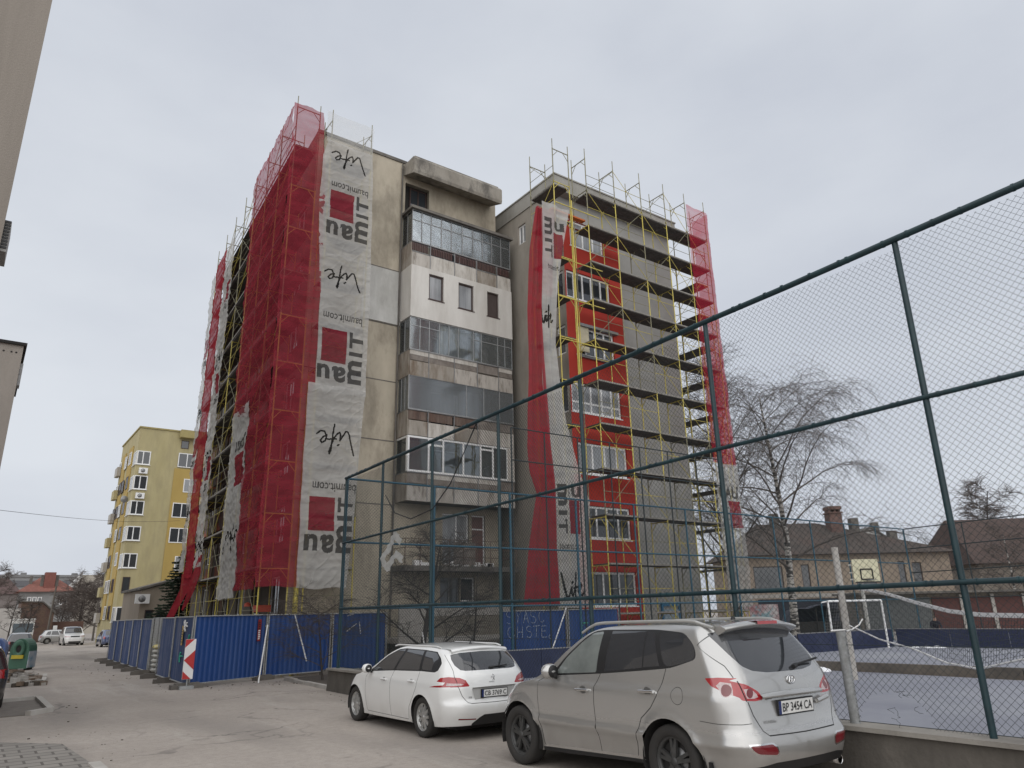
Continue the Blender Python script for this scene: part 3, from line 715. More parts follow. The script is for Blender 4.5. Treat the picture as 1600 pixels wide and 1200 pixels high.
# ================================================================== scaffolds
def scaffold(name, label, o, al, inn, st, width, levels, lift, skip=(), braces=True, seed=1, rails=True, mats=None, group=None, top=True, platform_skip=()):
    R = random.Random(seed)
    root = empty(name, (o[0], o[1], 0), 0, label, 'scaffold', group)
    a = Vector((al[0], al[1], 0)).normalized(); n = Vector((inn[0], inn[1], 0)).normalized()
    Z = Vector((0, 0, 1)); r = .026
    mats = mats or [mt['yel'], mt['yel2']]
    # one frame
    def frame_mesh(m):
        b = MB()
        b.tube((0, 0, 0), Z*lift, r); b.tube(n*width, n*width+Z*lift, r)
        b.tube(Z*(lift-.06), n*width+Z*(lift-.06), r*.9)
        for k in (0, 1):
            p = n*(width*k); s = 1 if k == 0 else -1
            b.tube(p+Z*(lift-.45), p+n*(s*.33)+Z*(lift-.06), r*.6, 5)
        ob = b.build('frame', m, root, local=True); return ob
    protos = [frame_mesh(m) for m in mats]
    used = [False]*len(protos)
    def put(k, loc):
        if not used[k]: used[k] = True; protos[k].location = loc; return protos[k]
        return dup(protos[k], root, loc)
    zs = [levels[0]-lift] + list(levels)
    for i, s in enumerate(st):
        for j, z in enumerate(zs):
            if (i, j) in skip: continue
            put(0 if (R.random() < .8 and z < levels[-1]-.1) else len(protos)-1, a*s+Z*z)
        b = MB(); zt = zs[-1]+lift
        b.tube(a*s+Z*zt, a*s+Z*(zt+.5), .02)
        b.build('spigot', mats[-1], root, local=True); b = MB(); b.tube(a*s+n*width+Z*zt, a*s+n*width+Z*(zt+.42), .02)
        b.build('spigot', mats[-1], root, local=True)
    pm = {}
    for i in range(len(st)-1):
        Lb = st[i+1]-st[i]
        key = round(Lb, 2)
        for j, z in enumerate(levels):
            if (i, j) in platform_skip: continue
            loc = a*st[i]+Z*z
            if key not in pm:
                b = MB(); w3 = (width-.1)/3
                for k in range(3):
                    c0 = a*.02+n*(.05+w3*k+.01); c1 = c0+a*(Lb-.04); d = n*(w3-.02)
                    vs = [c0, c1, c1+d, c0+d]; vs = [v-Z*.03 for v in vs]+[v+Z*.025 for v in vs]
                    b.add(vs, [(3, 2, 1, 0), (4, 5, 6, 7), (0, 1, 5, 4), (1, 2, 6, 5), (2, 3, 7, 6), (3, 0, 4, 7)], 0)
                # light coloured edge board on the outside
                vs = [a*.03-n*.035, a*(Lb-.03)-n*.035]; vs = [vs[0]-Z*.03, vs[1]-Z*.03, vs[1]+Z*.04, vs[0]+Z*.04]
                vs += [v+n*.03 for v in vs]
                b.add(vs, [(0, 1, 2, 3), (7, 6, 5, 4), (0, 4, 5, 1), (3, 2, 6, 7), (0, 3, 7, 4), (1, 5, 6, 2)], 1)
                pm[key] = [b.build('platform', [mt['plank'], mt['plankt']], root, local=True), None]
                pm[key][0].location = loc
            else: dup(pm[key][0], root, loc)
    rm = {}
    for i in range(len(st)-1):
        Lb = st[i+1]-st[i]
        for j, z in enumerate(zs):
            up = (i+j) % 2; key = (round(Lb, 2), up)
            loc = a*st[i]+Z*z
            if key not in rm:
                b = MB()
                if rails:
                    b.tube(Z*(.98), a*Lb+Z*.98, .013, 5)
                    if up: b.tube(Z*.5, a*Lb+Z*.5, .013, 5)
                if braces:
                    if up: b.tube(Z*.05, a*Lb+Z*(lift-.1), .013, 5)
                    else: b.tube(Z*(lift-.1), a*Lb+Z*.05, .013, 5)
                rm[key] = b.build('guard_rail', mats[-1] if up else mats[0], root, local=True)
                rm[key].location = loc
            else: dup(rm[key], root, loc)
    return root

levA = [1.76+2*k for k in range(11)]
stA = [i*2.42 for i in range(8)]
SA = scaffold('scaffold', 'long scaffold on the beige block\'s street side, mostly wrapped in red and white netting', (8.4, 27.22), (SH, 1), (1, 0), stA, 1.05, levA, 2.0, seed=3)
SF = scaffold('scaffold', 'single bay scaffold tower behind the lettered banner on the beige front wall', (10.05, 27.24), (1, 0), (0, 1), [0, 1.95], .95, levA, 2.0, seed=4)
levB = [1.84, 3.80, 5.80, 7.76, 9.74, 11.70, 13.66, 15.60, 17.52, 19.42, 21.18]
SBF = scaffold('scaffold', 'yellow scaffold with dark platforms across the front of the grey and red block', (21.0, 22.3), (1, 0), (0, 1), [0, 1.87, 3.75, 5.55, 7.2, 8.8], 1.0, levB, 1.96, seed=5)
SBL = scaffold('scaffold', 'narrow yellow scaffold bay at the red block\'s left corner, behind the hanging cloth', (18.95, 22.3), (0, 1), (1, 0), [0, 1.75], .95, [z-.25 for z in levB], 1.96, seed=6)
SBR = scaffold('scaffold', 'scaffold running back along the right side of the grey block, seen edge on', (31.3, 23.7), (0, 1), (-1, 0), [0, 2.2, 4.4, 6.6, 8.8], 1.0, levB[:10], 1.96, seed=8)
# big yellow tower posts on the beige block's corner, and the ladder tubes on the red bay
for x, y in ((9.75, 27.15), (9.85, 27.3)):
    b = MB(); b.tube((x, y, -.2), (x, y, 3.4), .055, 8); b.build('corner_post', mt['yel'], SA)
for x, y in ((19.9, 22.2), (20.5, 22.9)):
    b = MB(); b.tube((x, y, 0), (x, y, 20.3), .026); b.build('tie_tube', mt['yel'], SBL)
for z in (13.2, 15.2, 17.1, 19.9):
    b = MB(); b.tube((18.9, 22.18, z), (21.6, 22.18, z), .024); b.build('tie_tube', mt['yel'], SBL)
b = MB()
b.box(18.95, 21.0, 22.5, 22.75, 19.7, 19.78); b.build('orange_board', mt['orange'], SBL)

# ================================================================== cloths with their printing
def text_tris(txt, bold=True):
    cu = bpy.data.curves.new('t', 'FONT'); cu.body = txt; cu.resolution_u = 4
    cu.offset = 0.035 if bold else 0.012
    o = bpy.data.objects.new('t', cu); COL.objects.link(o)
    dg = bpy.context.evaluated_depsgraph_get(); dg.update()
    me = bpy.data.meshes.new_from_object(o.evaluated_get(dg))
    me.calc_loop_triangles()
    vs = np.array([v.co[:2] for v in me.vertices]); tr = np.array([t.vertices[:] for t in me.loop_triangles])
    bpy.data.objects.remove(o); bpy.data.curves.remove(cu); bpy.data.meshes.remove(me)
    lo = vs.min(0); hi = vs.max(0)
    return (vs-lo)/(hi-lo).max(), tr, (hi-lo)/(hi-lo).max()

def mark_text(U, V, out, val, txt, box, rot=0, bold=True):
    """rasterise txt into face array out; box=(u0,u1,v0,v1) in cloth coordinates; rot in quarter turns"""
    vs, tr, sz = text_tris(txt, bold)
    p = vs/np.array(sz)                        # to 0..1
    for _ in range(rot % 4): p = np.stack([1-p[:, 1], p[:, 0]], 1)
    u = box[0]+p[:, 0]*(box[1]-box[0]); v = box[2]+p[:, 1]*(box[3]-box[2])
    for t in tr:
        a, b_, c = (np.array([u[i], v[i]]) for i in t)
        lo = np.minimum(np.minimum(a, b_), c); hi = np.maximum(np.maximum(a, b_), c)
        s = np.where((U >= lo[0]) & (U <= hi[0]) & (V >= lo[1]) & (V <= hi[1]))
        if len(s[0]) == 0: continue
        x, y = U[s], V[s]
        d1 = (x-b_[0])*(a[1]-b_[1])-(a[0]-b_[0])*(y-b_[1]); d2 = (x-c[0])*(b_[1]-c[1])-(b_[0]-c[0])*(y-c[1]); d3 = (x-a[0])*(c[1]-a[1])-(c[0]-a[0])*(y-a[1])
        ins = ~(((d1 < 0) | (d2 < 0) | (d3 < 0)) & ((d1 > 0) | (d2 > 0) | (d3 > 0)))
        out[s[0][ins], s[1][ins]] = val

LIFE = [[(.02, .98), (.10, .60), (.17, .22), (.20, .10), (.26, .08), (.34, .30), (.40, .46)],           # l
        [(.40, .46), (.39, .25), (.42, .14), (.48, .22), (.56, .40), (.62, .70), (.66, .92), (.645, 1.0), (.62, .90), (.60, .50), (.575, .05), (.555, -.15)],   # i f
        [(.50, .42), (.60, .44), (.74, .47)],
        [(.74, .30), (.84, .40), (.90, .54), (.86, .62), (.78, .54), (.75, .34), (.80, .17), (.90, .16), (1.0, .30)],
        [(.42, .62), (.45, .66)]]
def mark_strokes(U, V, out, val, strokes, box, th, rot2=False):
    for s in strokes:
        for (x0, y0), (x1, y1) in zip(s[:-1], s[1:]):
            if rot2: x0, y0, x1, y1 = 1-x0, 1-y0, 1-x1, 1-y1
            a = np.array([box[0]+x0*(box[1]-box[0]), box[2]+y0*(box[3]-box[2])]); c = np.array([box[0]+x1*(box[1]-box[0]), box[2]+y1*(box[3]-box[2])])
            d = c-a; l2 = (d**2).sum()+1e-9
            t = np.clip(((U-a[0])*d[0]+(V-a[1])*d[1])/l2, 0, 1)
            out[np.hypot(U-a[0]-t*d[0], V-a[1]-t*d[1]) < th] = val

def net_mat(name, c, c2, alpha, trl=.35):
    """woven net: threads cover 'alpha' of it and the light comes through"""
    m, nt, out = _new(name); N = nt.nodes.new; L = nt.links.new
    geo = N('ShaderNodeNewGeometry')
    nz = N('ShaderNodeTexNoise'); mpn = N('ShaderNodeMapping'); mpn.inputs['Scale'].default_value = (.7, .7, 2.2); L(geo.outputs['Position'], mpn.inputs[0])
    nz.inputs['Scale'].default_value = 1.1; nz.inputs['Detail'].default_value = 10; nz.inputs['Roughness'].default_value = .62; L(mpn.outputs[0], nz.inputs['Vector'])
    rp = N('ShaderNodeValToRGB'); rp.color_ramp.elements[0].position = .33; rp.color_ramp.elements[1].position = .66
    rp.color_ramp.elements[0].color = col(c2); rp.color_ramp.elements[1].color = col(c); L(nz.outputs['Fac'], rp.inputs[0])
    d = N('ShaderNodeBsdfDiffuse'); t = N('ShaderNodeBsdfTranslucent'); L(rp.outputs[0], d.inputs[0]); L(rp.outputs[0], t.inputs[0])
    m1 = N('ShaderNodeMixShader'); m1.inputs[0].default_value = trl; L(d.outputs[0], m1.inputs[1]); L(t.outputs[0], m1.inputs[2])
    tr = N('ShaderNodeBsdfTransparent'); m2 = N('ShaderNodeMixShader')
    mr = N('ShaderNodeMapRange'); mr.inputs[1].default_value = .3; mr.inputs[2].default_value = .7; mr.inputs[3].default_value = max(0, alpha-.10); mr.inputs[4].default_value = min(1, alpha+.10)
    L(nz.outputs['Fac'], mr.inputs[0]); L(mr.outputs[0], m2.inputs[0]); L(tr.outputs[0], m2.inputs[1]); L(m1.outputs[0], m2.inputs[2])
    L(m2.outputs[0], out.inputs['Surface']); return m
n_red = net_mat('red_net', (0.37, 0.046, 0.066), (0.31, 0.038, 0.056), .66)
n_red_l = net_mat('red_net_thin', (0.50, 0.028, 0.06), (0.45, 0.024, 0.052), .48)
n_red_d = net_mat('red_cloth', (0.35, 0.036, 0.050), (0.29, 0.030, 0.042), .86, .3)
n_wht = net_mat('white_net', (0.60, 0.59, 0.565), (0.53, 0.52, 0.50), .66, .3)
n_wht_l = net_mat('white_net_thin', (0.72, 0.72, 0.70), (0.62, 0.62, 0.60), .34, .3)
n_gry = net_mat('printed_grey', (0.085, 0.083, 0.080), (0.06, 0.058, 0.056), .92, .1)
n_ink = net_mat('printed_black', (0.02, 0.02, 0.02), (0.015, 0.015, 0.015), .96, .05)
n_sq = net_mat('printed_red', (0.24, 0.034, 0.048), (0.21, 0.028, 0.042), .80, .2)

def cloth(name, plane, c, rows, mats, amp=.05, fold=.05, step=.08, marks=None, label=None, cat='netting', seed=0., tie=2.0, outw=-1, shear=0., mat_fn=None, parts=None, hang=0):
    """rows: [(z, a0, a1)] from top to bottom; plane 'Y': a = x, depth along y ; plane 'X': a = y, depth along x"""
    zt, zb = rows[0][0], rows[-1][0]
    nv = max(2, int((zt-zb)/step)); wmax = max(r[2]-r[1] for r in rows); nu = max(2, int(wmax/step))
    zz = np.linspace(zt, zb, nv+1)
    rz = np.array([r[0] for r in rows])[::-1]; ra = np.array([r[1] for r in rows])[::-1]; rb = np.array([r[2] for r in rows])[::-1]
    a0 = np.interp(zz, rz, ra); a1 = np.interp(zz, rz, rb)
    vs = []
    for j in range(nv+1):
        for i in range(nu+1):
            u = i/nu; a = a0[j]+(a1[j]-a0[j])*u; z = zz[j]
            e = noise.noise((z*.6+seed, 1.7+seed, 0))*.025*(1 if u > .5 else -1) if i in (0, nu) else 0
            if hang:
                fr = (a-a0[j])/max(.01, a1[j]-a0[j])
                d = amp*noise.noise((fr*2.2+seed, z*.12, seed)) + fold*math.sin(fr*hang+seed+.8*noise.noise((z*.22, seed, 2)))*(.6+.4*noise.noise((fr*3, z*.2, seed+4))) + .02*noise.noise((fr*14, z*1.1, seed))
            else:
                d = amp*(.5+.5*math.cos(2*PI*((z-zb)/tie)))*.7 + amp*.6*noise.noise((a*.5+seed, z*.3, seed))
                cr_ = noise.noise((a*.8+seed, z*3.2+.9*noise.noise((a*.9, z*.5, seed)), seed)); d += fold*.35*(1-abs(cr_)*2)
                cr_ = noise.noise((a*2.2-z*1.6+seed, z*1.3+a*.5, 9+seed)); d += fold*.45*max(0, 1-abs(cr_)*5) + fold*.18*noise.noise((a*6+seed, z*7, 5))
            zz_ = z + (.06*noise.noise((a*1.3, seed, 4)) if j in (0, nv) else 0)
            if plane == 'Y': vs.append((a+e, c+outw*d, zz_))
            else: vs.append((c+shear*(a-27.22)+outw*d, a+e, zz_))
    fs = [(j*(nu+1)+i, j*(nu+1)+i+1, (j+1)*(nu+1)+i+1, (j+1)*(nu+1)+i) for j in range(nv) for i in range(nu)]
    U = np.zeros((nv, nu)); V = np.zeros((nv, nu)); out = np.zeros((nv, nu), int)
    for j in range(nv):
        za = (zz[j]+zz[j+1])/2; x0 = (a0[j]+a0[j+1])/2; x1 = (a1[j]+a1[j+1])/2
        U[j] = x0+(x1-x0)*(np.arange(nu)+.5)/nu; V[j] = za
    if mat_fn: out = mat_fn(U, V).astype(int)
    if marks: marks(U, V, out)
    if parts is not None: parts.append((vs, fs, out.ravel().tolist())); return None
    b = MB(); b.v = vs; b.f = fs; b.m = out.ravel().tolist(); b.sm = [True]*len(fs)
    o = b.build(name, mats, recalc=False)
    return tag(o, label, cat)

# --- red netting round the street corner of block A (two faces of one sheet)
P = []
cloth('n', 'X', 8.30, [(23.75, 27.12, 34.0), (20.5, 27.12, 34.2), (14, 27.12, 33.9), (10.9, 27.12, 33.8), (10.2, 27.12, 30.7), (3.0, 27.12, 30.5)], None, .09, .10, .10, seed=2., shear=SH, parts=P)
cloth('n', 'Y', 27.12, [(23.75, 8.20, 9.55), (20, 8.2, 9.85), (11, 8.2, 9.95), (10.4, 8.2, 9.72), (3.05, 8.2, 9.75)], None, .07, .09, .10, seed=7., parts=P)
b = MB()
for vs, fs, ms in P:
    b.add(vs, fs, 0, True)
tag(b.build('red_netting', n_red, recalc=False), 'tall sheet of red safety netting wrapped round the near corner of the beige block', 'netting')
cloth('white_netting', 'X', 8.28, [(10.9, 30.7, 33.7), (7, 30.6, 33.7), (2.75, 30.4, 33.6)], [n_wht, n_gry, n_sq, n_ink], .08, .09, .05, seed=11., shear=SH,
      marks=lambda U, V, o: (mark_text(U, V, o, 1, 'bau', (30.9, 32.4, 8.9, 9.6), 0), o.__setitem__((U > 30.9) & (U < 32.2) & (V > 7.4) & (V < 8.75), 2), mark_strokes(U, V, o, 3, LIFE, (30.8, 33.1, 4.6, 5.6), .05, True)),
      label='white printed netting strip hanging low between the red netting and the open scaffold', cat='netting')
def mk_life(z0, a0, a1):
    def f(U, V, o):
        for z in z0:
            mark_text(U, V, o, 1, 'bau', (a0+.2, a0+1.1, z, z+.6), 2); o[(U > a0+.2) & (U < a0+1.0) & (V > z+.75) & (V < z+1.9)] = 2
            mark_strokes(U, V, o, 3, LIFE, (a0+.2, a1-.2, z-3.2, z-2.2), .05, True)
    return f
cloth('white_netting', 'X', 8.28, [(22.3, 38.0, 40.1), (12, 38.2, 40.3), (4.4, 38.1, 40.0)], [n_wht, n_gry, n_sq, n_ink], .08, .12, .06, seed=13., shear=SH, marks=mk_life((18, 12.6, 8.0), 38.2, 40.1),
      label='long white printed netting strip right of the far red strip on the street scaffold', cat='netting')
cloth('red_netting', 'X', 8.26, [(22.6, 40.1, 43.0), (12, 40.3, 42.9), (4.0, 40.1, 42.7)], [n_red_d], .08, .10, .09, seed=17., shear=SH,
      label='far red netting strip near the back end of the street scaffold', cat='netting')
cloth('white_netting', 'X', 8.24, [(22.0, 42.9, 44.1), (12, 42.8, 44.2), (4.4, 42.6, 44.0)], [n_wht, n_gry, n_sq, n_ink], .08, .12, .07, seed=19., shear=SH, marks=mk_life((16, 10.0), 42.8, 44.1),
      label='rearmost narrow white netting strip at the very end of the street scaffold', cat='netting')
# loose red tails hanging below
def tail(name, pts, w0, w1, label, seed):
    b = MB(); vs = []; n = len(pts); m = 10
    for j, (x, y, z, w_) in enumerate(pts):
        for i in range(m+1):
            u = i/m-.5
            vs.append((x-.10+.10*noise.noise((u*9+seed, z*.8, seed)), y+u*w_, z+.07*math.sin(u*7+seed)))
    b.add(vs, [(j*(m+1)+i, j*(m+1)+i+1, (j+1)*(m+1)+i+1, (j+1)*(m+1)+i) for j in range(n-1) for i in range(m)], 0, True)
    return tag(b.build(name, n_red_d, recalc=False), label, 'netting')
tail('red_cloth_tail', [(9.15, 41.5, 4.3, 3.0), (9.2, 42.0, 3.5, 1.9), (9.1, 43.2, 2.6, 1.7), (8.9, 44.3, 1.5, 2.0), (8.8, 44.7, .7, 1.8)], 2, 1, 'bunched red cloth trailing down to the hoarding from the far red strip', 1.)
tail('red_cloth_tail', [(8.95, 38.3, 4.9, .5), (9.0, 38.9, 4.1, 1.4), (9.05, 39.9, 3.3, 1.5), (9.1, 41.0, 2.6, .7), (9.1, 41.4, 2.4, .2)], 2, 1, 'loose red cloth corner sagging under the long white strip', 4.)
# --- lettered white banner on the front (hung upside down)
def banner_logo(U, V, o, sq, letters_h, colw, flip):
    x0, x1, z0, z1 = sq
    o[(U > x0) & (U < x1) & (V > z0) & (V < z1)] = 2
    if flip:      # upside down: row of letters under the square, column to its right
        mark_text(U, V, o, 1, 'n', (x0-.12, x0+.42, z0-.14-letters_h, z0-.14), 0)
        mark_text(U, V, o, 1, 'a', (x0+.52, x1+.02, z0-.14-letters_h*1.12, z0-.14), 2)
        mark_text(U, V, o, 1, 'm', (x1+.10, x1+colw, z0-.14-letters_h*1.1, z0+.22), 1)
        mark_text(U, V, o, 1, 'I', (x1+.12, x1+colw, z0+.42, z0+.60), 1)
        mark_text(U, V, o, 1, 'T', (x1+.12, x1+colw, z0+.74, z1+.02), 1)
    else:
        mark_text(U, V, o, 1, 'u', (x1-.42, x1+.12, z1+.14, z1+.14+letters_h), 0)
        mark_text(U, V, o, 1, 'a', (x0-.02, x1-.52, z1+.14, z1+.14+letters_h*1.12), 0)
        mark_text(U, V, o, 1, 'm', (x0-colw, x0-.10, z1-.22, z1+.14+letters_h*1.1), 3)
        mark_text(U, V, o, 1, 'I', (x0-colw, x0-.12, z1-.60, z1-.42), 1)
        mark_text(U, V, o, 1, 'T', (x0-colw, x0-.12, z0-.02, z1-.74), 3)
def marks_up(U, V, o):
    for z in (21.22, 15.35): mark_strokes(U, V, o, 3, LIFE, (10.05, 11.7, z, z+.92), .034, True)
    for z in (20.22, 13.95): mark_text(U, V, o, 1, 'baumit.com', (10.1, 11.85, z-.12, z+.22), 2, False)
    banner_logo(U, V, o, (10.1, 11.2, 18.6, 20.0), .62, .72, True)
    banner_logo(U, V, o, (10.1, 11.2, 12.0, 13.45), .62, .72, True)
def marks_lo(U, V, o):
    mark_strokes(U, V, o, 3, LIFE, (10.1, 11.75, 8.15, 9.2), .034, True)
    mark_text(U, V, o, 1, 'baumit.com', (10.05, 11.85, 6.62, 6.98), 2, False)
    banner_logo(U, V, o, (9.98, 11.02, 5.12, 6.42), .62, .74, True)
PB = []
cloth('w', 'Y', 27.08, [(22.45, 9.85, 11.98), (21.6, 9.65, 12.05), (19, 9.6, 12.1), (15, 9.9, 12.15), (10.7, 9.95, 12.13)], None, .06, .04, .022, seed=23., parts=PB, marks=marks_up)
tag_up = MB(); tag_up.v, tag_up.f, tag_up.m = PB[0]; tag_up.sm = [True]*len(tag_up.f)
tag(tag_up.build('banner', [n_wht, n_gry, n_sq, n_ink], recalc=False), 'upper white banner with red square logo printed upside down, high on the beige front wall', 'banner')
PB = []
cloth('w', 'Y', 27.0, [(10.95, 9.62, 12.1), (8, 9.62, 11.95), (5, 9.66, 11.8), (3.0, 9.68, 11.62)], None, .06, .045, .022, seed=29., parts=PB, marks=marks_lo)
q = MB(); q.v, q.f, q.m = PB[0]; q.sm = [True]*len(q.f)
tag(q.build('banner', [n_wht, n_gry, n_sq, n_ink], recalc=False), 'lower white banner with upside-down red square logo, just above the blue hoarding', 'banner')
cloth('white_netting', 'Y', 27.15, [(24.0, 9.75, 12.05), (22.4, 9.8, 12.02)], [n_wht_l], .04, .06, .12, seed=31., label='thin see-through white net round the top lift of the front scaffold tower', cat='netting')
# --- cloth at the left corner of B
cloth('red_cloth', 'Y', 22.1, [(19.2, 17.7, 18.0), (17, 17.3, 17.95), (14, 17.05, 17.75), (11, 17.0, 17.85), (8.2, 16.85, 18.0), (7.2, 16.95, 18.1), (6.4, 17.25, 18.15), (4.5, 16.85, 18.1), (2.2, 16.5, 18.15)], [n_red_d], .10, .10, .07, seed=37., hang=15,
      label='long red cloth hanging free at the left edge of the grey and red block', cat='netting')
cloth('red_netting', 'Y', 22.16, [(19.3, 17.8, 18.9), (17, 17.7, 18.6), (15, 17.7, 18.5)], [n_red_l], .06, .06, .1, seed=39., hang=9,
      label='thin red net behind the top of the hanging white banner on the red block', cat='netting')
def marks_B(U, V, o):
    c = lambda z: np.interp(z, [2, 7, 8, 10, 12, 16, 19], [18.1, 18.15, 18.05, 17.9, 17.75, 17.85, 18.05])
    for sq, lh in (((18.62, 19.12, 16.9, 18.2), .45), ((18.80, 19.35, 4.9, 6.2), .45)):
        banner_logo(U, V, o, sq, lh, .5, False)
    mark_text(U, V, o, 1, 'baumit.com', (18.2, 19.2, 16.3, 16.55), 0, False); mark_text(U, V, o, 1, 'baumit.com', (18.3, 19.4, 4.3, 4.55), 0, False)
    mark_strokes(U, V, o, 3, LIFE, (18.3, 19.4, 2.4, 3.4), .045); mark_strokes(U, V, o, 3, LIFE, (17.75, 18.35, 13.6, 14.5), .035)
cloth('banner', 'Y', 22.06, [(19.6, 18.0, 19.6), (18.6, 17.95, 19.35), (15.5, 17.85, 18.65), (12.8, 17.72, 18.45), (11, 17.72, 18.6), (9.4, 17.85, 18.85), (7.6, 18.05, 19.35), (6.2, 18.1, 19.9), (4, 18.1, 19.6), (2.1, 18.1, 19.55)],
      [n_wht, n_gry, n_sq, n_ink], .08, .07, .03, seed=41., marks=marks_B, hang=11, label='twisted white printed banner hanging down the left corner of the red window bay', cat='banner')
# --- right end netting of B: front and side of the last bay
P = []
cloth('n', 'Y', 22.22, [(22.9, 28.15, 29.85), (8.7, 28.2, 29.95)], None, .05, .06, .12, seed=43., parts=P)
cloth('n', 'X', 29.9, [(22.9, 22.22, 23.3), (8.7, 22.22, 23.3)], None, .05, .06, .12, seed=44., outw=1, parts=P)
b = MB()
for vs, fs, ms in P: b.add(vs, fs, 0, True)
tag(b.build('red_netting', n_red_l, recalc=False), 'see-through red netting round the right end of the scaffold on the grey block', 'netting')
cloth('banner', 'Y', 22.2, [(8.7, 28.2, 29.95), (2.0, 28.3, 30.0)], [net_mat('white_net_mid', (0.6, 0.59, 0.57), (0.5, 0.49, 0.47), .5, .3), n_gry, n_sq, n_ink], .06, .09, .04, seed=47.,
      marks=lambda U, V, o: (o.__setitem__((U > 29.0) & (U < 29.85) & (V > 5.6) & (V < 6.9), 2), mark_text(U, V, o, 1, 'BAU', (28.4, 29.8, 7.0, 7.6), 0)),
      label='pale see-through white banner under the red netting at the right end of the grey block', cat='banner')
# ================================================================== blue site hoarding
def hoarding(p, q, h, label, mat, group='blue hoarding panels round the site', frame=True, marks=None, flip=1, pitch=.19):
    """one corrugated sheet panel between plan points p and q, on a galvanised frame"""
    d = Vector((q[0]-p[0], q[1]-p[1], 0)); Lh = d.length; u = d/Lh; n = Vector((-u.y, u.x, 0))*flip
    z0 = gz(p[1])+.10
    root = empty('hoarding_panel', (p[0], p[1], z0), 0, label, 'site fence', group)
    P = lambda s, z, o=0: tuple(u*s+n*o+Vector((0, 0, z)))
    b = MB(); m = int(Lh/(pitch/8))
    prof = [0, 0, 0, .3, 1, 1, 1, .3]
    vs = []
    for i in range(m+1):
        s = .03+(Lh-.06)*i/m; o = .028*prof[i % 8]
        vs += [P(s, .03, o), P(s, h, o)]
    b.add(vs, [(2*i, 2*i+2, 2*i+3, 2*i+1) for i in range(m)], 0)
    b.build('corrugated_sheet', mat, root, local=True)
    if frame:
        b = MB()
        for s in (0.0, Lh): b.tube(P(s, -.08, -.03), P(s, h+.03, -.03), .024, 6)
        for z in (.02, h+.01): b.tube(P(0, z, -.03), P(Lh, z, -.03), .02, 6)
        b.build('panel_frame', mt['galv'], root, local=True)
    return root, P
def foot(x, y, ang, label, l=.75):
    b = MB(); z = gz(y); c, s = math.cos(ang), math.sin(ang)
    b.obox((x, y), (c, s), (-s, c), l/2, .12, z, z+.13); b.obox((x, y), (c, s), (-s, c), l/2-.12, .10, z+.13, z+.17)
    return tag(b.build('fence_foot', mt['conc_d']), label, 'fence foot', 'concrete feet of the blue hoarding')
c0 = (5.82, 24.96)
pA, PA = hoarding(c0, (8.45, 26.2), 1.98, 'clean blue hoarding panel facing the road, right of the striped marker board', mt['blue'])
pB, PB_ = hoarding((8.52, 26.2), (11.0, 26.75), 1.98, 'blue hoarding panel behind the bare shrub', mt['blue'])
pC, PC = hoarding((11.1, 26.75), (13.3, 26.8), 1.98, 'blue hoarding panel behind the tall fence, with chalk strokes', mt['blue'])
b = MB()
for a, e in (((.55, 1.9), (.8, 1.97)), ((.55, 1.35), (.95, 1.62)), ((1.05, 1.68), (1.12, 1.25))):
    b = MB(); b.tube(PC(a[0], a[1], -.012), PC(e[0], e[1], -.012), .016, 5); b.build('chalk_mark', mt['wht'], pC, local=True)
b = MB(); b.add([PA(2.52, 1.15, -.035), PA(2.66, 1.15, -.035), PA(2.66, 1.85, -.035), PA(2.52, 1.85, -.035), PA(2.52, 1.15, -.025), PA(2.66, 1.15, -.025), PA(2.66, 1.85, -.025), PA(2.52, 1.85, -.025)],
    [(0, 1, 2, 3), (7, 6, 5, 4), (0, 4, 5, 1), (3, 2, 6, 7), (0, 3, 7, 4), (1, 5, 6, 2)])
sg = b.build('warning_sign', M('sign_red', (0.25, 0.02, 0.02), .5), pA, local=True)
b = MB(); R = random.Random(1)
for k in range(9):
    z = 1.2+k*.065; b.add([PA(2.545, z, -.037), PA(2.545+.05+.045*R.random(), z, -.037), PA(2.545+.09, z+.04, -.037), PA(2.545, z+.04, -.037)], [(0, 1, 2, 3)], 0 if k < 5 else 1)
b.build('sign_lettering', [mt['wht'], mt['ink']], sg, local=True)
# run along the street
lx = lambda y: 5.82+(y-24.96)*.033
ya = 24.96
sA, PS = hoarding((lx(28.0), 28.0), c0, 1.98, 'blue hoarding panel along the street with a yellow site notice and green paint marks', mt['blue_w'])
b = MB()
b.add([PS(1.35, 1.12, -.035), PS(1.60, 1.12, -.035), PS(1.60, 1.72, -.035), PS(1.35, 1.72, -.035)], [(0, 1, 2, 3)], 0)
for k in range(6): z = 1.2+k*.08; b.add([PS(1.38, z, -.038), PS(1.57-.04*(k % 3), z, -.038), PS(1.57-.04*(k % 3), z+.035, -.038), PS(1.38, z+.035, -.038)], [(0, 1, 2, 3)], 1)
b.build('site_notice', [M('notice_yellow', (0.55, 0.38, 0.12), .7), mt['ink']], sA, local=True)
b = MB()
for (a, e) in (((1.85, 1.75), (2.1, 1.7)), ((1.8, 1.62), (2.0, 1.82)), ((1.6, 1.85), (1.9, 1.55)), ((1.7, 1.9), (1.75, 1.6))): b.tube(PS(a[0], a[1], -.03), PS(e[0], e[1], -.03), .03, 5)
b.build('white_scribble', mt['wht'], sA, local=True)
b = MB()
for (a, e) in (((1.4, .78), (1.8, .80)), ((1.4, .78), (1.5, .90)), ((1.4, .78), (1.47, .6)), ((2.45, 1.25), (2.85, 1.3)), ((2.45, 1.25), (2.6, 1.45)), ((2.5, 1.25), (2.52, 1.0))): b.tube(PS(a[0], a[1], -.03), PS(e[0], e[1], -.03), .026, 5)
b.build('green_arrow', M('green_paint', (0.05, 0.45, 0.32), .6), sA, local=True)
